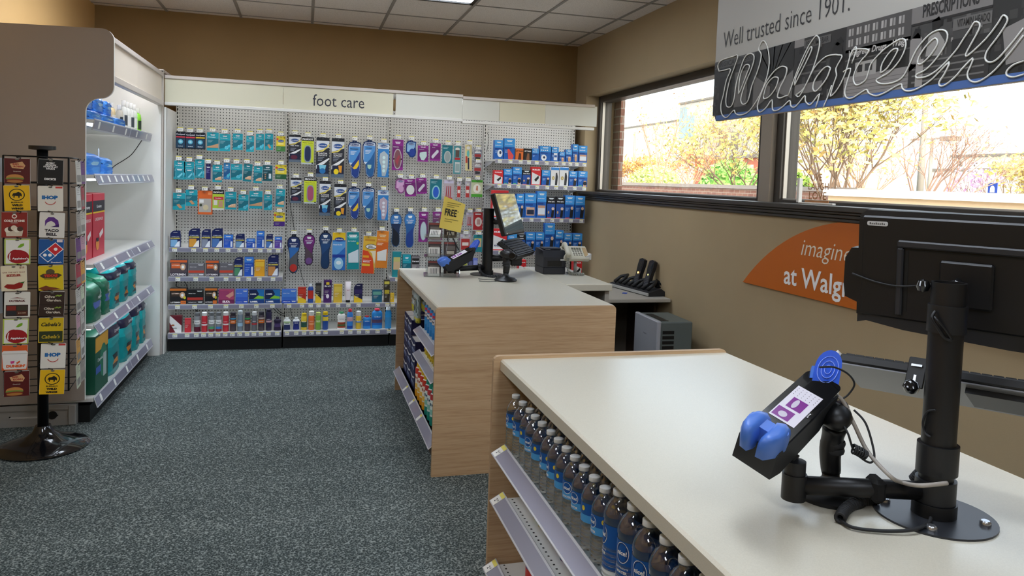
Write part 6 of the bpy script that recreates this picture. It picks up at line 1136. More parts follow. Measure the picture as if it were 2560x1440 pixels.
def pinpad(o, l, t, label, s=1.0, group='card payment terminals'):
    """local: x width, z length (hood at -z), -y = face"""
    e = empty('payment_terminal', o); tag(e, label, 'payment terminal', group)
    M = Matrix.Translation(-o) @ cammat(o, l, t) @ Matrix.Diagonal((.86*s, 1.30*s, 1.45*s, 1))
    m = MB(); m.prism([(-.005, -.095), (0, .088), (.004, .098), (.055, .06), (.060, -.06), (.045, -.098), (.0, -.1)], -.046, .046, M_MB2, 'yz', M)
    m.prism(rrect(-.044, -.094, .044, .104, .014), -.008, .001, M_GLOSSB, 'xz', M); m.build('housing', e)
    m = MB(); m.add([(-.031, -.0085, -.040), (.031, -.0085, -.040), (.031, -.0085, .052), (-.031, -.0085, .052)], [(0, 1, 2, 3)], mat('#b9b6c0', .12, emit=.35), False, M)
    P_ = '#7b2a86'
    for q in ([(-.028, -.036), (.012, -.036), (.012, -.012), (-.028, -.012)], [(-.018, -.006), (.018, -.006), (.018, .022), (-.018, .022)]): m.add([(x, -.0088, z) for x, z in q], [(0, 1, 2, 3)], mat(P_, .2), False, M)
    for cx, cz, rx, rz_ in ((-.008, -.026, .010, .007), (-.004, .008, .006, .012)): pp = ell(cx, cz, rx, rz_, 14); m.add([(x, -.0091, z) for x, z in pp], [tuple(range(14))], mat('#c5bccb', .3), False, M)
    for i in range(6):
        for j in range(4): pp = ell(-.025+i*.010, .028+j*.006, .0009, .0009, 6); m.add([(x, -.0088, z) for x, z in pp], [tuple(range(6))], M_GAP, False, M)
    m.build('screen', e)
    m = MB(); 
    for sx in (-1, 1):
        rings = []
        for y, k_, dx, dz in ((.004, .95, 0, 0), (-.014, .98, .001, -.004), (-.027, .86, .002, -.008), (-.034, .62, .004, -.012), (-.036, .40, .005, -.014)):
            o_ = [(.003, -.058), (.020, -.050), (.038, -.056), (.048, -.076), (.044, -.100), (.028, -.118), (.010, -.120), (.003, -.108)]; cx0, cz0 = .022, -.086
            rings.append([(sx*(max(.003, cx0+(x-cx0)*k_)+dx), y, cz0+(z-cz0)*k_+dz) for x, z in o_])
        n_ = 8; m.add([p for r_ in rings for p in r_], [(j*n_+i, j*n_+(i+1) % n_, (j+1)*n_+(i+1) % n_, (j+1)*n_+i) for j in range(4) for i in range(n_)]+[tuple(range(4*n_, 5*n_))], M_BLU, True, M)
    m.prism(rrect(-.044, -.100, .044, -.078, .006), -.030, -.006, M_BLU, 'xz', M); m.build('card_hood', e)
    m = MB(); Mt = M @ T(-.006, -.010, .112) @ RY(-34) @ RX(24); m.prism([(-.028, -.036), (.028, -.036)]+[(.028*math.cos(a), .012+.032*math.sin(a)) for a in [PI*i/10 for i in range(11)]], -.006, .006, M_BLUT, 'xz', Mt)
    for r_ in (.022, .014, .007): m.tube([(r_*math.cos(a), -.0068, .004+r_*1.2*math.sin(a)) for a in [2*PI*i/20 for i in range(20)]], .0009, mat('#7f9cf0', .2), 5, M=Mt, closed=True)
    m.box(-.034, -.028, -.004, .004, -.012, .012, M_BLU, Mt); m.build('contactless_reader', e)
    m = MB(); m.text('visa', .0, -.006, .012, mat('#d8d8d8'), y=0, M=M @ T(.041, -.009, 0) @ RY(90)); m.build('badge', e)
    return e, M
def scanner(loc, rz, label):
    e = empty('barcode_scanner', loc, rz, label, 'barcode scanner', 'hand-held scanners standing on round bases'); m = MB()
    m.lathe([(0, 0), (.072, 0), (.074, .008), (.06, .018), (.03, .026), (.018, .04), (.016, .06), (0, .062)], M_MB, 32); m.build('stand', e)
    m = MB(); pts = [(0, 0, .05), (.004, 0, .09), (.002, .004, .125), (0, .01, .15)]; m.tube(spline(pts, 4), [.019, .02, .0205, .021, .0215, .022, .0225, .022, .022, .022, .023, .024, .024], M_MB, 14)
    for k_, (z, r_) in enumerate(((.1, .0225), (.115, .0235))): m.lathe([(r_, z-.006), (r_+.002, z), (r_, z+.006)], M_RUB, 14)
    m.build('handle', e)
    m = MB(); n = 16; vs = []
    for y, rx, rz_, dz in ((-.062, .026, .018, .168), (-.055, .034, .026, .168), (-.02, .036, .030, .172), (.02, .032, .028, .174), (.045, .022, .020, .172), (.055, .008, .008, .17)):
        for i in range(n): a = 2*PI*i/n; vs.append((rx*math.cos(a), y, dz+rz_*math.sin(a)))
    m.add(vs, [(j*n+i, j*n+(i+1) % n, (j+1)*n+(i+1) % n, (j+1)*n+i) for j in range(5) for i in range(n)]+[tuple(range(5*n, 6*n))], M_MB, True)
    m.add([vs[i] for i in range(n)], [tuple(range(n))], M_GLOSSB); m.tube([(-.03, -.03, .185), (-.02, .0, .2), (.02, 0, .2), (.03, -.03, .185)], .004, mat('#4a4550', .2), 6); m.build('head', e); return e
def base_bolts(m, n, r, z, c=(0, 0)):
    for i in range(n): a = 2*PI*i/n+.75; m.lathe([(0, z), (.0105, z), (.0105, z+.006), (.008, z+.009), (0, z+.009)], M_CHROME, 6, (c[0]+r*math.cos(a), c[1]+r*math.sin(a), 0))
# ---- near station
NX, NY = 1.228, 1.182
e = empty('register_stand', (NX, NY, ZT), label='black pole stand with round bolted base on the near counter', cat='register stand')
zt_ = vert(NX, NY, 706)-ZT
def PZ(py): return vert(NX, NY, py)-ZT
m = MB(); m.lathe([(0, 0), (.112, 0), (.112, .004), (0, .004)], mat('#2a2c31', .35), 48); base_bolts(m, 4, .088, .004); m.build('base_plate', e)
m = MB(); m.lathe([(.0, .004), (.041, .004), (.041, .03), (.036, .03)], M_MB, 28); m.lathe([(.0315, .0), (.0315, zt_), (.028, zt_), (.028, zt_-.03), (0, zt_-.03)], M_MB, 32); m.build('pole', e)
for a, b, r_ in ((PZ(1250), PZ(1195), .0375), (PZ(1180), PZ(1108), .038), (PZ(830), PZ(762), .0355)): m = MB(); m.lathe([(.031, a), (r_, a), (r_, b), (.031, b)], mat('#1b1c1f', .4), 28); m.build('collar', e)
pk_ = ray(2300, 745); m = MB(); m.lathe([(0, -.014), (.010, -.010), (.014, 0), (.010, .010), (0, .014)], M_GLOSSB, 14, c=tuple(Vector((-.030, .034, PZ(720))))); m.build('knob', e)
m = MB(); m.lathe([(0, -.016), (.012, -.011), (.017, 0), (.012, .011), (0, .016)], M_GLOSSB, 14, c=(-.022, .055, PZ(985))); m.build('knob', e)
zA = vert(NX, NY, 1228); PL = atZ(1985, 1212, zA); SPL = PL-Vector((NX, NY, ZT))
dirA = SPL.copy(); dirA.z = 0; La = dirA.length; dirA.normalize()
m = MB(); m.tube([(0, 0, zA-ZT), SPL], .0185, M_MB, 20); m.lathe([(0, -.028), (.024, -.028), (.024, .024), (0, .024)], M_MB, 20, c=tuple(SPL)); m.lathe([(.0, .024), (.021, .024), (.021, .05), (.0, .055)], M_MB2, 16, c=tuple(SPL)); m.build('swivel_arm', e)
mid = dirA*(La*.42)+Vector((0, 0, zA-ZT)); m = MB(); RzA = Matrix.Translation(mid) @ Matrix.Rotation(math.atan2(dirA.y, dirA.x), 4, 'Z'); m.box(-.014, .014, -.0235, .0235, -.024, .024, mat('#0c0c0e', .8), RzA, b=.008); m.build('cable_strap', e)
dpp = (PL-CAM).dot(FWD)
lN, tN = (.42, .45, .79), (-.3, -.8, .52)
cen = atD(1982, 1030, dpp-.02)
pp, MP = pinpad(cen, lN, tN, 'black payment terminal with blue card hood on the near counter arm')
q_ = [MP @ Vector((0, .055, 0)), SPL+Vector((NX, NY, ZT))-cen+Vector((0, 0, .05))]; m = MB(); m.tube([q_[0], q_[0]*.5+q_[1]*.5+Vector((0, 0, -.01)), q_[1]], .013, M_MB2, 12); m.build('mount', pp)
sb = atZ(2074, 1240, ZT); scanner((sb.x, sb.y, ZT+.0005), math.radians(150), 'black barcode scanner standing behind the near payment terminal')
# cables
def cab(name, pts, r, c, label, cat='cable', par=None, coil=None, seg=8):
    o0 = Vector(pts[0]); P = spline(pts, 8); m = MB()
    if coil:
        R_, turns = coil; out = []; N = turns*12
        for i in range(N+1):
            f = i/N*(len(P)-1); k = min(int(f), len(P)-2); p = P[k].lerp(P[k+1], f-k); t = (P[k+1]-P[k]).normalized(); u = t.orthogonal().normalized(); v = t.cross(u); a = 2*PI*turns*i/N; out.append(p+u*R_*math.cos(a)+v*R_*math.sin(a))
        P = out
    m.tube([p-o0 for p in P], r, c, seg); o = m.build(name, None, o0); return tag(o, label, cat)
D = lambda x, y, d: atD(x, y, d)
dP = (Vector((NX, NY, 1.1))-CAM).dot(FWD)
cab('terminal_cable', [D(2080, 986, dpp+.05), D(2105, 1000, dpp+.05), D(2135, 1060, dpp+.04), D(2170, 1130, dpp+.02), D(2225, 1190, dpp-.05), D(2255, 1206, dP+.0), D(2300, 1214, dP-.05), D(2368, 1208, dP-.045)], .0042, mat('#a39c94', .5), 'grey-beige cable running from the near terminal to the pole')
cab('reader_cable', [D(2050, 918, dpp), D(2085, 918, dpp+.02), D(2120, 935, dpp+.03), D(2136, 960, dpp+.04), D(2122, 985, dpp+.05), D(2105, 998, dpp+.05)], .002, M_RUB, 'thin black cable looping out of the blue contactless reader')
cab('scanner_cable', [D(2080, 990, dpp+.06), D(2090, 1030, dpp+.04), D(2118, 1080, dpp+.0), D(2128, 1110, dpp), D(2135, 1125, dpp), D(2160, 1150, dpp), D(2180, 1155, dpp), D(2185, 1130, dpp+.01), D(2165, 1060, dpp+.03), D(2135, 1025, dpp+.05)], .0022, M_RUB, 'black cable looping down beside the near scanner handle')
cab('cable_coil', [D(2133, 1122, dpp-.005), D(2150, 1130, dpp-.005), D(2164, 1140, dpp-.005)], .002, M_RUB, 'small coiled bundle on the black cable near the scanner', coil=(.009, 6))
zc = ZT+.012; P1_ = atZ(2120, 1290, zc+.01)
cab('coiled_cord', [D(2330, 1172, dP+.05), D(2305, 1180, dP+.05), D(2285, 1200, dP+.06)], .0035, M_RUB, 'coiled black cord tucked behind the near pole', coil=(.009, 12))
cab('coiled_cord', [atZ(2190, 1248, zc), atZ(2150, 1252, zc), atZ(2115, 1272, zc), atZ(2100, 1295, zc)], .0035, M_RUB, 'coiled black cord curving on the near counter top', coil=(.0085, 22))
cab('flat_cord', [atZ(2098, 1298, ZT+.006), atZ(2130, 1318, ZT+.006), atZ(2200, 1327, ZT+.006), atZ(2280, 1325, ZT+.0085), atZ(2320, 1308, ZT+.0085), atZ(2325, 1285, ZT+.0085), atZ(2300, 1255, ZT+.0085), atZ(2280, 1245, ZT+.0085)], .0035, M_RUB, 'smooth black cord looping from the coil across the base plate')
cab('pole_cable', [D(2338, 1025, dP-.03), D(2318, 1030, dP-.01), D(2307, 1055, dP), D(2312, 1080, dP), D(2325, 1092, dP-.02)], .0022, M_RUB, 'thin black cable loop beside the slot of the near pole')
cab('cable_bundle', [D(2338, 778, dP-.03), D(2330, 795, dP-.034), D(2345, 820, dP-.038), D(2362, 845, dP-.04), D(2378, 848, dP-.042), D(2360, 820, dP-.042), D(2342, 800, dP-.04), D(2334, 790, dP-.03)], .003, M_MB, 'black cable bundle tied around the near pole below the monitor')
# near monitor (seen from behind)
Tl = atY(2150, 524, 1.42); Bl = atY(2166, 806, 1.42)
rzm = math.radians(-61.8); e = empty('checkout_monitor', (Tl.x, Tl.y, Bl.z), rzm, 'large black monitor seen from behind on the near pole', 'monitor')
Hm = Tl.z-Bl.z; Wm = .50; MT = T(0, 0, Hm) @ RX(4) @ T(0, 0, -Hm)
m = MB(); m.prism([(0, 0), (0, Hm-.012), (.014, Hm), (Wm, Hm), (Wm, -.01), (.30, -.012), (.10, -.004), (.02, .006)][::-1], 0.004, .034, mat('#232427', .5), 'xz', MT); m.box(.006, Wm-.01, -.002, .006, .02, Hm-.012, M_MB, MT, b=.004)
m.prism(rrect(.018, Hm-.034, .062, Hm-.024, .004), -.0032, -.002, mat('#c9c9c9', .5), 'xz', MT); m.text('320-1050', .040, Hm-.029, .034, mat('#3a3a3a'), y=-.0034, M=MT); m.build('back_cover', e)
m = MB()
for a in ((.085, Wm-.02, Hm-.078, Hm-.062), (.085, .098, .03, Hm-.078)): m.box(a[0], a[1], -.010, .0, a[2], a[3], mat('#2b2c30', .45), MT, b=.003)
for a in ((.10, Wm-.03, Hm-.084, Hm-.080), (.100, .107, .04, Hm-.085)): m.box(a[0], a[1], -.003, .0, a[2], a[3], M_GAP, MT)
m.build('rear_ridge', e)
m = MB(); m.prism([(-.002, .10), (-.03, .11), (-.034, .14), (-.032, .20), (-.018, .225), (-.002, .225)], .006, .04, M_MB, 'xz', MT @ T(0, 0, -.055), smooth=False); m.build('card_reader', e)
m = MB(); m.box(.0, .012, -.001, .0, .02, Hm-.02, M_MB, MT); m.box(.012, Wm-.012, .034, .036, .02, Hm-.02, M_GLOSSB, MT); m.build('screen', e)
m = MB(); m.box(.17, .27, -.012, .0, Hm*.25, Hm*.62, M_MB, MT, b=.004); m.tube([(.20, -.012, .10), (.215, -.02, .12)], .012, M_GLOSSB, 12, M=MT); m.build('bracket', e); m = MB(); m.box(.335, .365, -.012, -.002, .012, .045, mat('#1f2f9a', .4), MT); m.box(.365, .372, -.012, -.002, .014, .044, mat('#2f8fa8', .4), MT); m.build('video_connector', e)
m = MB(); m.tube(spline([(-.01, -.006, .112), (.05, -.009, .098), (.11, -.012, .098), (.2, -.012, .12)], 6), .002, M_RUB, 6, M=MT); m.build('reader_lead', e)
# near keyboard tray seen from below
d1 = dP+.085; A1 = atD(2101, 886, d1+.14); A2 = atD(2600, 962, d1-.13); ax = (A2-A1).normalized(); Lk = .47
vw = (A1*.5+A2*.5-CAM).normalized(); up_ = UPV; nn = ax.cross(vw).normalized(); 
if nn.z < 0: nn = -nn
tk = (vw*.95-nn*.30).normalized(); tk = (tk-ax*tk.dot(ax)).normalized(); nk = ax.cross(tk).normalized()
if nk.z < 0: nk = -nk
MK = Matrix(((ax.x, tk.x, nk.x, 0), (ax.y, tk.y, nk.y, 0), (ax.z, tk.z, nk.z, 0), (0, 0, 0, 1)))
e = empty('keyboard_tray', A1, label='keyboard on a tilted grey metal tray mounted on the near pole', cat='keyboard')
m = MB(); m.box(-.004, Lk, 0.004, .17, -.020, -.017, mat('#77787c', .4, metal=.3), MK); m.build('tray', e)
m = MB(); m.box(0, Lk, 0, .165, -.016, .004, M_MB, MK, b=.003); m.build('keyboard', e)
kb_ = MB()
for i in range(22):
    for j in range(6): kb_.box(.008+i*.0208, .008+i*.0208+.018, .012+j*.025, .034+j*.025, .004, .0095, M_MB2, MK)
kb_.build('keys', e)
m = MB(); m.box(.145, .182, -.006, -.001, -.050, .018, M_MB, MK, b=.002); m.box(.161, .166, -.0072, -.006, -.042, -.022, M_CHROME, MK); m.build('clamp', e); m = MB(); m.box(.153, .174, -.010, -.006, -.004, .001, M_CHROME, MK); m.build('wing_nut', e); m = MB(); m.prism([(.0, -.004), (-.012, .0), (-.005, .008)], -.006, .02, mat('#dcd9d2'), 'xz', MK); m.build('loose_sleeve', e); m = MB(); m.box(.25, .36, .03, .12, -.032, -.020, M_MB, MK); m.build('mount', e)
# ---- far station
fc = atZ(1218, 687, ZT); FX, FY = fc.x, fc.y+.01
e = empty('register_stand', (FX, FY, ZT), label='black pole stand with round base on the far counter', cat='register stand')
zt2 = vert(FX, FY, 521)-ZT
m = MB(); m.lathe([(0, 0), (.115, 0), (.115, .004), (0, .004)], M_MB, 40); m.build('base_plate', e)
m = MB(); m.lathe([(.0, .004), (.043, .004), (.043, .03), (.038, .03)], M_MB, 24); m.lathe([(.036, .0), (.036, zt2), (0, zt2)], M_MB, 28); m.build('pole', e)
zB = vert(FX, FY, 668); PF = atZ(1128, 672, zB)-Vector((FX, FY, ZT))
m = MB(); m.tube([(0, 0, zB-ZT), PF], .019, M_MB, 16); m.lathe([(0, -.026), (.024, -.026), (.024, .03), (0, .03)], M_MB, 16, c=tuple(PF)); m.build('swivel_arm', e)
zM = vert(FX, FY, 553)-ZT; m = MB(); cM = atY(1276, 533, FY-.03)-Vector((FX, FY, ZT)); m.tube([(0, 0, zM), (cM.x-.03, cM.y+.0, zM)], .02, M_MB, 14); m.box(cM.x-.06, cM.x-.02, cM.y-.02, cM.y+.04, zM-.03, zM+.05, M_MB, b=.008); m.build('monitor_arm', e)
zK = vert(FX, FY, 645)-ZT; m = MB(); m.tube([(0, 0, zK), (.19, .02, zK)], .024, M_MB, 14); m.box(.16, .24, -.03, .05, zK-.05, zK+.015, M_MB, b=.008); m.build('keyboard_arm', e)
rz2 = math.radians(57.3); em = empty('checkout_monitor', cM+Vector((FX, FY, ZT)), rz2, 'thin touch monitor with a pale glare tilted on the far pole', 'monitor'); MT2 = RX(-18); w2, h2 = .22, .145
m = MB(); m.box(-w2, w2, .0, .035, -h2, h2, M_MB, MT2, b=.006); m.build('housing', em); m = MB(); m.box(-w2+.008, w2-.008, -.001, .0, -h2+.022, h2-.008, mat('#6e7a7c', .06, spec=1.0, coat=1.0), MT2); m.text('ELO', -w2+.03, -h2+.012, .02, M_TAG, y=-.0015, M=MT2); m.build('screen', em)
m = MB(); m.box(-.07, .07, .035, .06, -.06, .06, M_MB, MT2, b=.005); m.build('mount', em)
ck = atY(1247, 603, FY-.10); MK2 = RX(33)
ek = empty('keyboard', ck, rz2, 'black keyboard on a tilted tray over the far counter', 'keyboard')
m = MB(); m.box(0, .43, -.155, 0, -.02, 0, mat('#26282c', .4), MK2, b=.003); m.build('base', ek)
m = MB()
for j, (n_, y_) in enumerate(((14, -.028), (18, -.052), (18, -.074), (17, -.096), (17, -.118), (12, -.140))):
    for i in range(n_): m.box(.012+i*(.405/n_), .012+(i+.86)*(.405/n_), y_, y_+.017, 0, .006, M_MB, MK2)
m.build('keys', ek)
m = MB(); m.box(.0, .43, -.165, -.158, -.035, -.003, M_MB, MK2); m.box(0, .43, -.158, 0, -.026, -.021, mat('#3a3c40', .4, metal=.4), MK2); m.build('tray', ek)
dF = (Vector((FX, FY, 1))-CAM).dot(FWD); dpf = (PF+Vector((FX, FY, ZT))-CAM).dot(FWD)
cf = atD(1146, 640, dpf-.02); pf, MF = pinpad(cf, (.80, .42, .30), (.28, -.84, .46), 'black payment terminal with blue card hood on the far counter arm', .82)
m = MB(); q1 = MF @ Vector((0, .05, -.02)); q2 = PF+Vector((FX, FY, ZT))-cf; m.tube([q1, q2], .014, M_MB2, 10); m.build('mount', pf)
cab('terminal_cable', [D(1126, 640, dpf+.1), D(1120, 600, dpf+.1), D(1124, 578, dpf+.1), D(1130, 590, dpf+.1), D(1147, 625, dpf+.06)], .004, M_RUB, 'black cable arching behind the far payment terminal')
cab('coiled_cord', [D(1198, 660, dF-.06), D(1201, 680, dF-.08), D(1220, 692, dF-.12), D(1245, 690, dF-.2), D(1270, 697, dF-.3)], .003, mat('#3a3c40', .5), 'grey coiled cord running to the far scanner', coil=(.008, 26))
s0 = atZ(1264, 702, ZT); scanner((s0.x, s0.y, ZT+.0005), math.radians(20), 'black barcode scanner standing on the far counter')
for k_, (a, b) in enumerate((((1196, 697), (1240, 700)), ((1198, 702), (1242, 703)))): cab('scanner_cable', [atZ(*a, ZT+.004), atZ((a[0]+b[0])/2, a[1]+2, ZT+.004), atZ(*b, ZT+.004)], .002, M_RUB, ('upper', 'lower')[k_]+' of two thin cables lying beside the far scanner')
# acrylic card display with a yellow sheet
A_ = atZ(1106, 688, ZT); e = empty('acrylic_display', (A_.x, A_.y, ZT), math.radians(-8), 'clear three-tier acrylic holder of boxed readers on the far counter', 'card display')
M_ACR = M_BOT
m = MB()
for x in (-.11, .11): m.prism([(-.07, 0), (.12, 0), (.12, .40), (.08, .40), (-.07, .02)], x-.0015, x+.0015, M_ACR, 'yz')
m.box(-.11, .11, .118, .121, 0, .40, M_ACR)
for k_, (z, y) in enumerate(((.0, -.07), (.125, -.02), (.25, .03))): m.box(-.125, .11, y-.03, .12, z, z+.003, M_ACR); m.box(-.125, .11, y-.032, y-.029, z, z+.025, M_ACR)
m.build('holder', e)
for k_, (z, y) in enumerate(((.004, -.07), (.129, -.02), (.254, .03))):
    for c_ in range(2):
        m = P_box(.085, .095, .05, lambda a: (a.r(0, 0, 1, 1, '#3a2a28'), a.r(0, .84, 1, .97, '#8a3a34'), a.r(.12, .4, .88, .7, '#6f6660'), a.r(.2, .1, .8, .35, '#c9c2b4')), base='#3a2422', M=None)
        o = m.build('reader_box', None); o.parent = None; wm = Matrix.Translation((A_.x, A_.y, ZT)) @ RZ(-8) @ T(-.055+.105*c_, y+.045, z); o.location = wm.translation; o.rotation_euler = (math.radians(-14), 0, math.radians(-8))
        tag(o, 'dark brown boxed item, %s tier of the acrylic holder, %s side' % (('lowest', 'middle', 'top')[k_], ('left', 'right')[c_]), 'box', 'boxed items in the acrylic holder')
        if c_ == 0:
            m = P_box(.075, .062, .03, lambda a: (a.r(0, 0, 1, 1, '#d9d6cf'), [a.r(.15+.14*i, .25, .21+.14*i, .85, '#5a5a58') for i in range(5)]), base='#d9d6cf')
            o = m.build('reader_box', None); wm = Matrix.Translation((A_.x, A_.y, ZT)) @ RZ(-8) @ T(-.06, y-.012, z); o.location = wm.translation; o.rotation_euler = (math.radians(-20 if k_ < 2 else -42), 0, math.radians(-8 if k_ < 2 else -20)); tag(o, 'small pale barcode carton in the %s tier of the acrylic holder' % ('lowest', 'middle', 'top')[k_], 'box', 'boxed items in the acrylic holder')
ys = atD(1131, 538, dpf-.02); m = MB(); N = 10; vs = []; wS, hS = .145, .19
for i in range(N+1):
    for z in (-hS/2, hS/2): t = i/N; vs.append(((t-.5)*wS, -.012*math.sin(t*PI), z+(.02*(1-t) if z > 0 else 0)*1.0-.01*t))
m.add(vs, [(2*i, 2*i+2, 2*i+3, 2*i+1) for i in range(N)], mat('#efd76a', .5), True); m.add([(x, y+.0012, z) for x, y, z in vs], [(2*i, 2*i+1, 2*i+3, 2*i+2) for i in range(N)], mat('#efd76a', .5), True)
m.text('FREE', -.012, .015, .078, mat('#2b2a22'), y=-.0135, bold=.03, h=.046); m.text('*', .034, .028, .010, mat('#2b2a22'), y=-.0135)
for z_, w_ in ((.078, .09), (.064, .08), (.052, .05), (-.03, .09), (-.045, .05)): m.box(-.045, -.045+w_, -.0128, -.0126, z_-.002, z_+.002, mat('#8a7a3a'))
o = m.build('sale_sheet', None, ys); o.rotation_euler = (0, math.radians(8), math.radians(-14)); tag(o, 'curled yellow paper sheet reading FREE above the acrylic holder', 'sign')
m = MB(); m.tube([(0, 0, 0), (0, 0, .2)], .002, M_ACR, 6); m.build('sheet_stem', o, (.0, .012, -.27))
# receipt printer
e = empty('receipt_printer', (1.615, 4.955, ZT), label='black receipt printer on the low cabinet top', cat='printer'); M_PR = mat('#1d1f26', .4)
m = MB(); m.box(0, .165, 0, .20, .001, .05, M_PR, b=.004); m.prism([(0, .05), (.0, .12), (.03, .165), (.19, .175), (.20, .16), (.20, .05)], 0.0, .165, M_PR, 'yz'); m.build('body', e)
m = MB(); m.box(.03, .135, -.002, .02, .055, .095, M_GAP, b=.001); m.build('paper_slot', e)
m = MB(); m.box(.02, .145, .05, .17, .168, .180, mat('#262932', .35), b=.004); m.text('EPSON', .04, .0, .035, M_TAG, M=T(0, .03, .172) @ RX(-80)); m.build('lid', e)
m = MB(); m.box(.125, .155, -.003, 0, .098, .106, M_TAG); m.text('EPSON', .14, .102, .024, M_INK, y=-.0034); m.build('badge', e)
# telephone on a stand
ph = atZ(1437, 684, ZT); e = empty('desk_telephone', (ph.x, ph.y, ZT-.001), math.radians(-6), 'beige office telephone on a raised stand with coiled handset cord', 'telephone'); M_BG = mat('#b9b5a4', .4); M_BGD = mat('#8e8b7e', .5)
m = MB(); m.box(-.05, .05, -.04, .06, 0, .006, M_BGD, b=.002); m.tube([(0, 0, .004), (0, 0, .11)], .012, mat('#9a9a98', .4), 12); m.box(-.10, .10, -.06, .08, .108, .114, mat('#b9b9b7', .4)); m.prism([(.03, .114), (.10, .114), (.10, .15)], -.06, .02, mat('#c3c3c1', .4), 'xz'); m.build('stand', e)
MPh = T(0, 0, .118) @ RX(28)
m = MB(); m.box(-.10, .09, -.06, .10, 0, .035, M_BG, MPh, b=.008); m.box(-.03, .045, -.04, .03, .035, .038, mat('#d2cfc2', .4), MPh)
m.build('body', e); m = MB()
for i in range(4):
    for j in range(5): m.box(-.025+i*.018, -.012+i*.018, -.035+j*.022, -.022+j*.022, .036, .041, mat('#77756a', .5), MPh)
m.box(.055, .082, -.04, .07, .035, .038, mat('#a8906a', .4), MPh); m.build('keypad', e)
m = MB(); m.tube([(-.072, -.06, .05), (-.072, -.05, .062), (-.072, .06, .062), (-.072, .085, .05)], [.021, .016, .016, .021], M_BG, 14, M=MPh); m.box(-.094, -.05, -.07, -.035, .03, .062, M_BG, MPh, b=.01); m.box(-.094, -.05, .05, .09, .03, .062, M_BG, MPh, b=.01); m.build('handset', e)
P = [MPh @ Vector((-.072, -.07, .04)), Vector((-.075, -.085, .08)), Vector((-.07, -.10, .03)), Vector((-.02, -.11, .012)), Vector((.03, -.115, .012)), Vector((.0, -.095, .012)), Vector((-.07, -.085, .012))]
sp = spline(P, 10); out = []; N = 34*10
for i in range(N+1):
    f = i/N*(len(sp)-1); k_ = min(int(f), len(sp)-2); p = sp[k_].lerp(sp[k_+1], f-k_); t = (sp[k_+1]-sp[k_]).normalized(); u = t.orthogonal().normalized(); v = t.cross(u); a = 2*PI*34*i/N; out.append(p+u*.0075*math.cos(a)+v*.0075*math.sin(a))
m = MB(); m.tube(out, .0026, mat('#8f9088', .5), 5); m.build('coiled_cord', e)
# charger with two handheld terminals on the wall desk
zd = .673; D0 = atZ(1524, 712, zd+.01); D1 = atZ(1622, 742, zd); dd = D1-D0; L_ = min(dd.length, .62); an = math.atan2(dd.y, dd.x); u_ = Vector((math.cos(an), math.sin(an), 0)); c0 = D1-u_*L_
cx_, cy2 = c0.x, c0.y; e = empty('charging_dock', (c0.x, c0.y, zd), an, 'long grey and black charging cradle on the wall desk', 'charging dock'); sgn = 1
m = MB(); m.prism([(0, 0), (.15, 0), (.15, .03), (.11, .055), (.0, .028)], 0, L_, M_RUB, 'yz'); m.box(.0, L_, -.012, .0, .004, .026, mat('#a5a4a0', .4), b=.003); m.build('cradle', e)
for i in range(4):
    m = MB(); x = L_*(.14+.235*i); m.tube([(x-.035, .02, .045), (x-.038, .08, .085), (x, .12, .10), (x+.038, .08, .085), (x+.035, .02, .045)], .014, mat('#1b1b1d', .5), 8); m.build('cup', e)
for i, (x, lit) in enumerate(((L_*.50, 1), (L_*.745, 0))):
    wl = Matrix.Translation((c0.x, c0.y, zd)) @ Matrix.Rotation(an, 4, 'Z') @ T(x, .055, .045)
    h_ = empty('handheld_terminal', wl.translation, an, ('handheld terminal with an orange light standing in the dock', 'handheld terminal with a small green light standing in the dock')[i], 'handheld terminal', 'handheld terminals in the charging dock'); h_.rotation_euler = (math.radians(-16), 0, an)
    m = MB(); m.prism([(-.03, 0), (.03, 0), (.034, .05), (.03, .10), (.038, .17), (.034, .215), (.0, .225), (-.034, .215), (-.038, .17), (-.03, .10), (-.034, .05)], 0, .03, mat('#191a20', .4), 'xz'); m.build('case', h_)
    m = MB(); m.box(-.026, .026, -.002, 0, .12, .20, M_GLOSSB); m.build('display', h_); m = MB(); 
    for r_ in range(6):
        for c_ in range(4): m.box(-.024+c_*.0125, -.014+c_*.0125, -.003, 0, .02+r_*.013, .029+r_*.013, mat('#4a4b50', .5))
    m.build('keypad', h_); m = MB(); m.prism(ell(0, .106, .007, .007, 12), -.004, 0, mat('#ffb050' if lit else '#c9c88a', .4, emit=6 if lit else .8), 'xz'); m.build('indicator', h_)
bg = Matrix.Translation((c0.x, c0.y, zd)) @ Matrix.Rotation(an, 4, 'Z') @ T(L_*.82, .155, 0)
m = pouch(.14, .13, .10, lambda u, v, fr: '#0f0f11', pinch=.5, seed=9, top='#0f0f11', wob=.01, rough=.7); m.tube(spline([(-.04, .05, .12), (-.03, .04, .17), (.01, .04, .18), (.04, .05, .12)], 5), .004, M_RUB, 6); o = m.build('belt_holster', None, bg.translation, an); tag(o, 'black fabric holster with a loop behind the dock', 'holster')
A_ = atZ(1562, 733, zd); m = MB(); m.prism(rrect(-.03, -.018, .03, .018, .004), 0, .002, mat('#3f58b0', .5), 'xy'); tag(m.build('blue_card', None, (A_.x, A_.y, zd), 1.0), 'blue plastic card lying by the charging cradle', 'card')
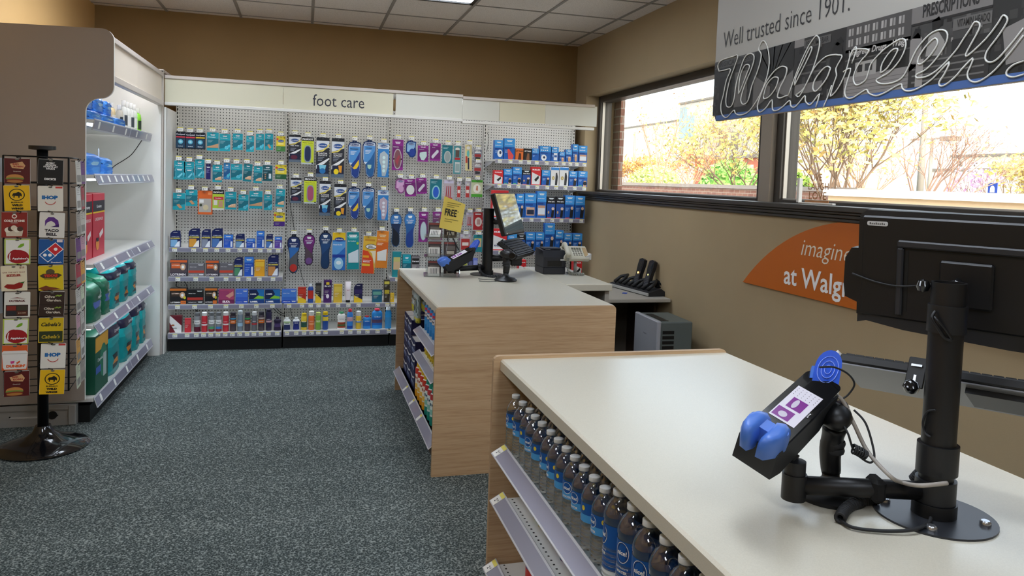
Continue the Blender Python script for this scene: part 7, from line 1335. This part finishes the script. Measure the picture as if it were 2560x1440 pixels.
# ================================================================== orange wall sign
e = empty('wall_sign', (XR-.012, 4.07, .928), -PI/2, 'orange dome-shaped wall sign with white lettering below the window', 'wall sign')
R_, hh = 1.456, .437; cw = 1.04; out = [(0, 0)]
for i in range(33):
    x = 2*cw*i/32; z = -(R_-hh)+math.sqrt(max(R_*R_-(x-cw)**2, 0)); out.append((x, max(z, 0)))
m = MB(); m.prism([(x, z) for x, z in out[1:]], 0, .010, mat('#c96a1c', .5), 'xz', side=mat('#e9b98a')); m.build('board', e)
def wx(px, py): p = atX(px, py, XR-.013); return 4.07-p.y, p.z-.928
a0, za = wx(2003, 628); a1, _ = wx(2127, 640); m = MB()
m.text('imagine the', a0, wx(2060, 632)[1], None, mat('#f4ead8'), y=-.0015, h=.118, left=True, shear=.25, bold=-.005); m.build('lettering', e); m = MB()
b0, zb_ = wx(1960, 690); m.text('at Walgreens', b0, wx(2050, 712)[1], None, mat('#ffffff'), y=-.0015, h=.142, left=True, bold=.016); m.build('lettering', e)
# ================================================================== hanging banner
XS = 1.80; YS0 = 3.095; e = empty('hanging_banner', (XS, YS0, 0), -PI/2, 'long hanging banner with old black and white shop photographs and script', 'hanging sign')
def sx(px, py): p = atX(px, py, XS-.002); return (YS0-p.y, p.z)
zb, zt_s = 1.808, 2.56; LB = 3.2
m = MB(); m.prism([(.03, zb), (LB, zb), (LB, zt_s), (.03, zt_s), (.004, zt_s-.03), (0, 2.3), (-.0, zb+.06)], 0, .014, mat('#a5a39d', .5), 'xz', side=mat('#cdb6a8', .5)); m.build('board', e)
z1s, z2s = 1.833, sx(1900, 126)[1]
m = MB(); m.box(.03, LB, -.0012, 0, zb+.002, z1s, mat('#42619a', .5)); m.prism([(.0, zb+.06), (.03, zb+.002), (.03, z1s)], -.0012, 0, mat('#2a2c33', .5), 'xz'); m.build('blue_stripe', e)
m = MB(); ph = MB(); gr = lambda v: mat('#%02x%02x%02x' % (int(v*.84), int(v*.82), int(v*.80)), .55)
Zs = lambda x, y: (1780+x/3.282, y/3.282)
bx = [0]+[sx(*Zs(x, 600))[0] for x in (345, 665, 1085, 1610, 2265)]; bx += [bx[-1]+.35, bx[-1]+.8, LB]
rnd = random.Random(11); hh_ = z2s-z1s
def R(x0, z0, x1, z1, v, y): ph.add([(x0, y, z0), (x1, y, z0), (x1, y, z1), (x0, y, z1)], [(0, 1, 2, 3)], gr(v))
def Q(pts, v, y): ph.add([(x, y, z) for x, z in pts], [tuple(range(len(pts)))], gr(v))
base_v = [38, 48, 40, 92, 70, 44, 60, 40]
for i in range(8):
    a, b = bx[i], bx[i+1]; R(a, z1s, b, z2s, base_v[i], -.001)
    w_ = b-a
    for k_ in range(46):          # mottled shop interior detail
        x = a+rnd.random()*w_*.93; z = z1s+rnd.random()*hh_*.86; s1_ = w_*rnd.uniform(.02, .08); s2_ = hh_*rnd.uniform(.02, .12); v = max(12, min(190, int(rnd.gauss(base_v[i], 34))))
        R(x, z, min(x+s1_, b), min(z+s2_, z2s), v, -.00115-.00001*k_)
Y2 = -.0018
def F(i, u, v): return (bx[i]+(bx[i+1]-bx[i])*u, z1s+hh_*v)
def RR(i, u0, v0, u1, v1, c, y=Y2): p, q = F(i, u0, v0), F(i, u1, v1); R(p[0], p[1], q[0], q[1], c, y)
def QQ(i, pts, c, y=Y2): Q([F(i, u, v) for u, v in pts], c, y)
RR(0, 0, .86, 1, 1, 88); RR(0, .55, .1, .85, .72, 108); RR(0, .15, .0, .45, .7, 20); QQ(0, [(0, .84), (1, .88), (1, .84), (0, .79)], 24)
QQ(1, [(0, 1), (1, 1), (1, .6), (.55, .35), (0, .7)], 26); QQ(1, [(0, .6), (.45, .35), (.45, .2), (0, .0)], 112); QQ(1, [(1, .55), (.6, .35), (.6, .25), (1, .1)], 120); QQ(1, [(.2, 0), (.8, 0), (.55, .28), (.5, .28)], 58)
[QQ(1, [(.1+.2*k_, 1), (.13+.2*k_, 1), (.5, .5), (.49, .5)], 70) for k_ in range(5)]
RR(2, .0, .88, .2, 1, 150); RR(2, .2, .84, .72, .96, 96); QQ(2, [(.74, .1), (.72, .55), (.76, .74), (.84, .82), (.92, .76), (.98, .55), (1, .1)], 24); QQ(2, [(.78, .80), (.9, .88), (.96, .80), (.85, .76)], 15); RR(2, .05, .15, .6, .3, 128); RR(2, .1, .44, .65, .47, 100); RR(2, .1, .56, .65, .58, 90)
RR(3, 0, .62, 1, 1, 84); RR(3, 0, .52, 1, .66, 26); RR(3, 0, 0, 1, .28, 150); RR(3, 0, .28, 1, .5, 38)
for r_ in range(2):
    for c_ in range(7): RR(3, .04+.13*c_, .70+.15*r_, .075+.13*c_, .80+.15*r_, 190, -.0020); RR(3, .09+.13*c_, .70+.15*r_, .12+.13*c_, .80+.15*r_, 165, -.0020)
RR(3, .18, .26, .52, .46, 176, -.0020); RR(3, .22, .32, .30, .42, 40, -.0021); RR(3, .34, .32, .46, .42, 60, -.0021); RR(3, .6, .28, .95, .5, 20, -.0020); [RR(3, 0, .04+.05*k_, 1, .046+.05*k_, 100, -.0020) for k_ in range(4)]
RR(4, 0, .80, 1, 1, 130); RR(4, 0, .77, 1, .80, 34); RR(4, .55, .6, 1, .74, 110); QQ(4, [(0, .2), (0, .6), (.1, .68), (.16, .6), (.16, .3)], 150); QQ(4, [(.02, .62), (.06, .74), (.13, .72), (.14, .6)], 22); QQ(4, [(.22, .36), (.25, .62), (.36, .66), (.46, .5), (.44, .34)], 165); QQ(4, [(.29, .66), (.28, .78), (.37, .82), (.41, .72), (.36, .65)], 24); RR(4, 0, .0, 1, .3, 52); [RR(4, .05, .05+.08*k_, .95, .07+.08*k_, 120, -.0020) for k_ in range(4)]; RR(4, .1, .0, .2, .34, 168, -.0021); RR(4, .55, .3, 1, .5, 40)
QQ(5, [(.15, .1), (.1, .5), (.5, .66), (.7, .2)], 150); RR(5, .7, 0, 1, 1, 28); RR(6, 0, .85, 1, 1, 24); RR(6, .1, .3, .5, .75, 130); RR(6, .55, .1, .62, .8, 22); RR(7, .1, .2, .5, .8, 90)
ph.build('photo_strip', e)
m = MB()
def txt(s_, i, u, v, w_, c, h=None, **k):
    x, z = F(i, u, v); m = MB(); m.text(s_, x, z, (bx[i+1]-bx[i])*w_, gr(c), y=-.0024, h=h, **k); m.build('photo_lettering', e)
txt('SURGICAL PRESSI', 0, .48, .93, .94, 34, h=.022, bold=.02); txt('PERFUME BAR', 2, .46, .90, .44, 40, h=.02, bold=.01); txt('Walgreen Drugs', 3, .36, .59, .6, 215, h=.028, bold=.02, shear=.3); txt('Walgr', 3, .86, .60, .22, 215, h=.03, bold=.02, shear=.3); txt('PRESCRIPTIONS', 4, .5, .93, .7, 40, h=.04, bold=.03); txt('VITAMIN HEADQ', 4, .79, .67, .38, 36, h=.026, bold=.02)
# script outline
M_SC = mat('#d9dad6', .5); m = MB()
SCR = [[(60, 585), (110, 575), (155, 570), (120, 660), (95, 780), (75, 860), (80, 930), (105, 962), (130, 960), (165, 920), (185, 905), (195, 930), (230, 945), (290, 925), (340, 870), (400, 770), (450, 640), (472, 520), (465, 420), (445, 355), (425, 335), (405, 350), (385, 405), (405, 440), (400, 500), (370, 600), (330, 700), (300, 820), (270, 855), (245, 845), (240, 800), (270, 700), (320, 580), (345, 500), (345, 455), (320, 440), (280, 460), (250, 520), (225, 600), (200, 690), (185, 800), (165, 865), (140, 880), (118, 860), (120, 780), (150, 650), (190, 540), (215, 455), (170, 465), (90, 490), (60, 515), (50, 545), (60, 585)],
       [(220, 770), (240, 730), (290, 600), (310, 550), (300, 530), (270, 540), (240, 600), (225, 680), (220, 770)],
       [(630, 780), (600, 790), (560, 805), (540, 790), (560, 720), (600, 640), (618, 570), (600, 548), (560, 550), (500, 600), (440, 690), (395, 800), (375, 870), (385, 915), (410, 915), (450, 880), (495, 820), (500, 900), (540, 905), (590, 870), (640, 825), (650, 870), (680, 880), (720, 840), (765, 785), (770, 830), (800, 860), (830, 840), (885, 770), (855, 880)],
       [(425, 790), (430, 810), (470, 795), (520, 730), (545, 660), (540, 635), (500, 640), (450, 700), (425, 790)],
       [(690, 780), (720, 790), (780, 680), (840, 540), (880, 400), (885, 330), (870, 298), (850, 300), (800, 370), (740, 490), (680, 640), (630, 780)], [(680, 700), (720, 620), (790, 480), (822, 400), (805, 395), (740, 530), (690, 640), (680, 700)],
       [(690, 780), (760, 720), (840, 560), (930, 470), (1000, 450), (1040, 452), (1070, 465), (1020, 560), (1025, 620), (1000, 690), (975, 790), (1040, 720), (1100, 590), (1140, 450), (1180, 385), (1185, 420), (1150, 520)], [(975, 560), (950, 545), (910, 570), (850, 650), (830, 720), (850, 750), (890, 715), (945, 640), (975, 560)], [(915, 880), (950, 800), (985, 700)],
       [(1080, 590), (1140, 562), (1115, 660), (1092, 750), (1105, 800), (1150, 806), (1210, 770), (1270, 735), (1290, 765), (1350, 786), (1420, 762), (1500, 715), (1555, 690), (1565, 725), (1600, 747), (1660, 740), (1740, 700), (1820, 640), (1950, 508), (1915, 600), (1870, 670), (1875, 705), (1920, 695), (2000, 630), (2060, 560), (2145, 475), (2130, 530), (2100, 600), (2110, 650), (2160, 675), (2230, 650), (2330, 570), (2460, 420), (2560, 290)],
       [(1150, 415), (1200, 402), (1285, 408), (1270, 450), (1210, 520), (1165, 620), (1170, 680), (1200, 698), (1260, 660), (1285, 600), (1310, 520), (1400, 420), (1480, 360), (1550, 322), (1590, 332), (1588, 400), (1540, 500), (1460, 590), (1385, 635), (1350, 660), (1390, 688), (1480, 680), (1560, 640), (1610, 560), (1680, 410), (1780, 290), (1870, 245), (1930, 265), (1928, 340), (1860, 460), (1760, 570), (1680, 612), (1690, 640), (1780, 622), (1880, 550), (2000, 420), (2060, 330), (2120, 240), (2160, 180), (2200, 195), (2190, 250), (2130, 360), (2088, 440), (2105, 455), (2250, 320), (2350, 190), (2390, 128), (2425, 145), (2420, 190), (2350, 300), (2260, 420), (2248, 490), (2290, 512), (2350, 480), (2450, 370), (2560, 230)],
       [(1690, 520), (1720, 525), (1790, 460), (1850, 370), (1850, 325), (1820, 320), (1750, 390), (1700, 470), (1690, 520)], [(1385, 600), (1440, 560), (1510, 450), (1525, 400), (1470, 420), (1400, 520), (1385, 600)], [(2560, 500), (2480, 530), (2425, 580), (2425, 620), (2480, 632), (2560, 610)]]
for P in SCR:
    pts = [sx(*Zs(x, y)) for x, y in P]; m.tube([(x, -.0032, z) for x, z in [(p.x, p.z) for p in spline([(a, 0, b) for a, b in pts], 3)]], .0028, M_SC, 5)
m.build('script_outline', e)
x0s, z0s = sx(1808, 105); x1s, _ = sx(2124, 15)
m = MB(); m.text('Well trusted since 1901.', x0s, sx(1900, 72)[1], x1s-x0s, mat('#2f2f31', .6), y=-.0015, left=True, bold=-.008, h=.072); m.build('slogan', e)
m = MB()
for x in (.25, 1.6, 2.9): m.tube([(x, .007, zt_s), (x, .007, ZC)], .002, M_CHROME, 6)
m.build('hanging_wire', e)
# wire decoration reflected in the pane, modelled as a solid thing on the sill
A_ = atX(2000, 500, FX0-.02); e = empty('ornament_reflection', (FX0-.035, A_.y, 1.433), -PI/2, 'window reflection of a copper wire word ornament, built as a white framed solid', 'ornament'); k_ = (A_-CAM).length/2.0
W2 = A_.y-atX(2092, 495, FX0-.02).y
m = MB(); m.box(0, .022, -.012, .012, 0, .145, mat('#ece7de', .4), b=.002); m.box(0, W2, -.012, .012, 0, .010, mat('#ece7de', .4), b=.002); m.build('frame', e)
m = MB(); CU = mat('#c48a5c', .35, metal=.5); m.text('LIVE', W2*.5, .150, None, CU, h=.036, bold=.01, left=False); m.text('LAUGH', W2*.56, .100, None, CU, h=.038, bold=.01); m.text('LOVE', W2*.55, .048, None, CU, h=.045, bold=.01); m.box(W2*.2, W2*.85, 0, .002, .010, .022, CU); m.build('wire_words', e)
m = MB(); m.tube([(W2*.18, 0, .16), (W2*.12, 0, .185), (W2*.17, 0, .20), (W2*.22, 0, .188), (W2*.27, 0, .20), (W2*.31, 0, .185), (W2*.22, 0, .15)], .002, CU, 6); m.build('wire_heart', e)
# ================================================================== beyond the window
g = G('asphalt_outside', .9); g.b.inputs['Base Color'].default_value = lin('#8f8d88')
m = MB(); m.box(XR+.35, 140, -40, 160, -.3, -.02, g.m); tag(m.build('outside_ground'), kind='structure')
g = G('brick', .85); c = g.obj(); sw = g.n('ShaderNodeSeparateXYZ'); g.l(c, sw.inputs[0]); cb = g.n('ShaderNodeCombineXYZ'); g.l(g.math('ADD', sw.outputs[0], sw.outputs[1]), cb.inputs[0]); g.l(sw.outputs[2], cb.inputs[1])
bk = g.n('ShaderNodeTexBrick', _Scale=1.0, _Mortar_Size=.006); bk.inputs['Brick Width'].default_value = .21; bk.inputs['Row Height'].default_value = .075; g.l(cb.outputs[0], bk.inputs['Vector'])
bk.inputs['Color1'].default_value = lin('#946a58'); bk.inputs['Color2'].default_value = lin('#855a4c'); bk.inputs['Mortar'].default_value = lin('#a89a8c'); g.l(bk.outputs[0], g.b.inputs['Base Color']); M_BRICK = g.m
m = MB(); m.box(XR+.302, XR+.345, WY1-.16, WY1+.4, 0, 3.4, M_BRICK); tag(m.build('trim_3'), kind='structure')
e = empty('brick_garden_wall', (9.0, 14, 0), label='low brick wall with grey stone coping outside the left window', cat='wall')
m = MB(); m.box(0, .3, -3.4, 14, 0, 1.52, M_BRICK); m.build('brickwork', e); m = MB(); m.box(-.05, .35, -3.4, 14, 1.52, 1.60, mat('#9a9088', .8)); m.build('coping', e)
e = empty('sunlit_wall', (7.4, 8, 0), label='sunlit cream wall with pale coping outside the right window', cat='wall')
m = MB(); m.box(0, .3, -9, 1.35, 0, 1.46, mat('#e3c6a0', .8)); m.build('wall_body', e); m = MB(); m.box(-.06, .36, -9, 1.4, 1.46, 1.56, mat('#f1eee8', .7)); m.build('coping', e)
def P3(px, py, X): return atX(px, py, X)
def tree(name, px, pyb, X, H, spread, leafc, nleaf, lb, seed, trunkc='#8a7564', ls=.07, stems=3, low=.25, gnd=0.0):
    b = P3(px, pyb, X); e = empty(name, (b.x, b.y, gnd), label=lb, cat='tree', group='trees outside'); rnd = random.Random(seed); m = MB(); tips = []
    def grow(p, d, L, r, dep):
        q = p+d*L; mid = p+d*L*.5+Vector((rnd.uniform(-1, 1), rnd.uniform(-1, 1), rnd.uniform(-.3, .3)))*L*.06
        m.tube([p, mid, q], [r, r*.8, r*.62], mat(trunkc, .9), 5 if dep < 3 else 3, cap=False); 
        if dep >= 2: tips.append((mid, L)); tips.append((q, L))
        if dep < 5:
            for _ in range(3 if dep < 4 else 2):
                dd = (d+Vector((rnd.uniform(-1, 1)*spread, rnd.uniform(-1, 1)*spread, rnd.uniform(-.15, .5)))).normalized(); grow(q, dd, L*rnd.uniform(.62, .82), r*.55, dep+1)
    for s_ in range(stems):
        d = Vector((rnd.uniform(-.35, .35), rnd.uniform(-.35, .35), 1)).normalized(); grow(Vector((rnd.uniform(-.15, .15), rnd.uniform(-.15, .15), 0)), d, H*low, .045 if stems > 1 else .09, 0)
    m.build('branches', e)
    if nleaf:
        lf = MB(); LM = [mat(c_, .8) for c_ in leafc]
        for _ in range(nleaf):
            p, L = rnd.choice(tips); p = p+Vector([rnd.gauss(0, .16) for _ in range(3)]); a = Vector([rnd.uniform(-1, 1) for _ in range(3)]).normalized(); c_ = a.orthogonal().normalized(); s_ = ls*rnd.uniform(.5, 1.2)
            lf.add([p-a*s_, p+c_*s_*.5, p+a*s_, p-c_*s_*.5], [(0, 1, 2, 3)], rnd.choice(LM))
        lf.build('foliage', e)
    return e
YG = ['#c4b364', '#b5af66', '#d2c27a', '#a6a45a', '#ccab68']
tree('maple_tree', 2080, 470, 9.2, 4.6, .62, YG, 5200, 'yellow-green budding tree filling the middle of the view', 5, stems=5, low=.27, ls=.075)
tree('maple_tree', 1905, 460, 10.5, 3.9, .85, YG, 2400, 'smaller yellow-green tree reaching behind the mullion', 8, stems=3, low=.30, ls=.07)
tree('bare_tree', 1675, 458, 11.5, 4.4, .38, ['#d8a060', '#c98a50'], 500, 'tall bare tree with upright twigs in the left pane', 3, stems=2, low=.3, ls=.05, trunkc='#a58a70')
tree('bare_tree', 1590, 458, 17, 3.6, .8, ['#d9a860', '#cfa050', '#b98a4a'], 1800, 'rusty budding tree at the left end of the window', 13, stems=3, low=.28, ls=.09, trunkc='#b89a78')
tree('bare_tree', 1740, 458, 18, 3.9, .8, ['#d98a5a', '#c87a48'], 1100, 'orange budding tree behind the tall bare one', 14, stems=3, low=.28, ls=.09, trunkc='#b89a78')
tree('bare_tree', 2290, 470, 14, 4.3, .7, ['#c99a78'], 300, 'bare brown tree beside the tall lamp posts', 15, stems=4, low=.27, ls=.06, trunkc='#a78878')
tree('bare_tree', 2160, 470, 13, 3.6, .75, ['#c9aa68'], 500, 'bare forked tree right of the yellow-green one', 17, stems=3, low=.27, ls=.06, trunkc='#a88c74')
tree('bare_tree', 2545, 470, 22, 3.4, .8, ['#c2b05a', '#d2b870'], 1200, 'pale leafing tree at the right end of the view', 18, stems=3, low=.28, ls=.1, trunkc='#a89078')
tree('blossom_tree', 2480, 472, 26, 3.0, .7, ['#c79ac8', '#d6b0d8'], 500, 'small pink blossom tree near the blue sign', 19, stems=2, low=.30, ls=.1)
def bush(px0, px1, pyt, X, lb, cols, seed):
    a, b = P3(px0, pyt, X), P3(px1, pyt, X); c = (a+b)*.5; w_ = (a-b).length/2; e = empty('bush', (c.x, c.y, 0), label=lb, cat='bush', group='bushes outside'); rnd = random.Random(seed); lf = MB(); LM = [mat(q_, .8) for q_ in cols]
    for _ in range(2600):
        t, f = rnd.uniform(0, 2*PI), math.acos(rnd.uniform(-1, 1)); rr = w_*rnd.uniform(.8, 1.03); p = Vector((math.cos(t)*math.sin(f)*rr*.8, math.sin(t)*math.sin(f)*rr, c.z*.5+math.cos(f)*c.z*.5*rnd.uniform(.9, 1.0)))
        a_ = Vector([rnd.uniform(-1, 1) for _ in range(3)]).normalized(); c_ = a_.orthogonal(); s_ = .09*rnd.uniform(.5, 1.2); lf.add([p-a_*s_, p+c_*s_*.6, p+a_*s_, p-c_*s_*.6], [(0, 1, 2, 3)], rnd.choice(LM))
    lf.build('foliage', e); m = MB(); m.lathe([(0, 0), (w_*.3, 0), (w_*.75, c.z*.3), (w_*.75, c.z*.7), (w_*.3, c.z*.93), (0, c.z*.95)], mat(cols[0], .9), 12, sx=.8); m.build('inner_twigs', e)
bush(1780, 1885, 398, 13, 'bright green bush left of the mullion', ['#8cc060', '#9ccb70', '#7fb258'], 31)
bush(1600, 1680, 412, 14, 'yellow-green bush behind the bare tree', ['#c4cf7a', '#b4c070', '#ccd48a'], 32)
bush(1960, 2030, 432, 15, 'dark green bush right of the mullion', ['#7fa03a', '#6f9038'], 33)
# buildings
def bldg(name, px0, px1, pyt, X, col_, lb, wins=(), depth=12, dark=None):
    a, b = P3(px0, pyt, X), P3(px1, pyt, X); e = empty(name, (X, b.y, 0), label=lb, cat='building', group='buildings outside'); L = a.y-b.y; m = MB(); m.box(0, depth, 0, L, 0, a.z, mat(col_, .8)); m.build('walls', e)
    m = MB(); m.box(-.15, depth+.15, -.15, L+.15, a.z, a.z+.25, mat('#7f7a72', .8)); m.build('roof_edge', e)
    for (x0, x1, y0, y1) in wins:
        p, q_ = P3(x0, y0, X), P3(x1, y1, X); m = MB(); m.box(-.08, .0, q_.y-b.y, p.y-b.y, q_.z, p.z, mat(dark or '#6f665c', .5)); m.build('window', e)
    return e
bldg('hospital_building', 1785, 1905, 268, 46, '#aaa59c', 'pale tall building behind the left pane', ((1800, 1815, 330, 372), (1830, 1845, 330, 372)))
bldg('glass_building', 1700, 1786, 262, 48, '#bdb8ae', 'white block with a glazed corner behind the bare tree', ((1701, 1716, 270, 345), (1719, 1735, 290, 345)), dark='#8fa3a8')
bldg('long_low_building', 1560, 1700, 322, 60, '#c6c1b8', 'long pale building at the far left of the view', ())
bldg('brick_low_building', 1738, 1900, 400, 30, '#a8654e', 'low brick building behind the green bush', tuple((1748+14*i, 1757+14*i, 412, 430) for i in range(10)), dark='#d8c0b0', depth=2)
bldg('warehouse', 2380, 2620, 393, 70, '#c9c4bb', 'white low building with small dark windows at the right', tuple((x, x+6, 404, 415) for x in (2400, 2437, 2483, 2523)))
bldg('warehouse', 2330, 2600, 428, 60, '#d2cdc4', 'lower white building in front of the windowed one', (), depth=7)
def pole(px, pyt, X, r, lb, arm=0):
    a = P3(px, pyt, X); e = empty('light_pole', (a.x, a.y, 0), label=lb, cat='light pole', group='poles outside'); m = MB(); m.tube([(0, 0, 0), (0, 0, a.z)], [r*1.2, r*.8], mat('#8a857c', .6), 10); m.build('pole', e)
    if arm: m = MB(); m.box(-.05, .05, -1.0, 1.0, a.z-.06, a.z, mat('#9a958c', .6)); m.box(-.18, .18, -1.1, -.5, a.z-.14, a.z+.02, mat('#7d786f', .6)); m.build('lamp_head', e)
pole(2318, 200, 16, .085, 'tall thick lamp post right of the budding tree'); pole(2331, 345, 22, .07, 'lamp post with a double head', 1); pole(1588, 330, 24, .10, 'white post in front of the rusty tree', 0); pole(1823, 310, 18, .055, 'thin white post left of the mullion'); pole(1855, 395, 18, .04, 'short thin post close to the mullion'); pole(1660, 300, 30, .05, 'faint thin post beside the bare tree')
a = P3(2482, 457, 18); e = empty('blue_sign', (a.x, a.y, a.z), -PI/2, 'small blue sign with a white arch symbol', 'sign'); m = MB(); m.box(-.14, .14, 0, .02, -.42, 0, mat('#1f3f9a', .5)); m.prism([(-.07, -.26)]+[(.07*math.cos(t), -.17+.09*math.sin(t)) for t in [PI-PI*i/8 for i in range(9)]]+[(.07, -.26)], -.003, 0, mat('#e9edf5'), 'xz'); m.box(-.06, .06, -.003, 0, -.36, -.33, mat('#c9d4ec')); m.build('panel', e); m = MB(); m.tube([(0, .03, -a.z), (0, .03, 0)], .03, mat('#9a9a96'), 6); m.build('post', e)
# ================================================================== light and view
w = bpy.data.worlds.new('sky'); S.world = w; w.use_nodes = True; nt = w.node_tree
bg = nt.nodes['Background']; sk = nt.nodes.new('ShaderNodeTexSky'); sk.sky_type = 'NISHITA'; sk.sun_elevation = math.radians(34); sk.sun_rotation = math.radians(200); sk.sun_disc = False
sk.air_density = 1.0; sk.dust_density = 4.0; sk.ozone_density = .6
hs = nt.nodes.new('ShaderNodeMix'); hs.data_type = 'RGBA'; hs.inputs[0].default_value = .75; hs.inputs[7].default_value = (1.0, .98, .95, 1)
nt.links.new(sk.outputs[0], hs.inputs[6]); nt.links.new(hs.outputs[2], bg.inputs[0]); bg.inputs[1].default_value = WORLD
sd = bpy.data.lights.new('sun', 'SUN'); sd.energy = SUN; sd.angle = math.radians(1.5); sd.color = (1, .94, .84)
so = bpy.data.objects.new('sun', sd); COL.objects.link(so); so.rotation_euler = (math.radians(52), math.radians(8), math.radians(-15))
S.view_settings.view_transform = 'Standard'; S.view_settings.look = 'None'; S.view_settings.exposure = EXPO; S.view_settings.gamma = 1; S.view_settings.use_curve_mapping = False
S.cycles.use_denoising = True; S.cycles.max_bounces = 10; S.cycles.transparent_max_bounces = 24; S.cycles.transmission_bounces = 10; S.cycles.sample_clamp_indirect = 6
S.cycles.caustics_refractive = False; S.cycles.caustics_reflective = False
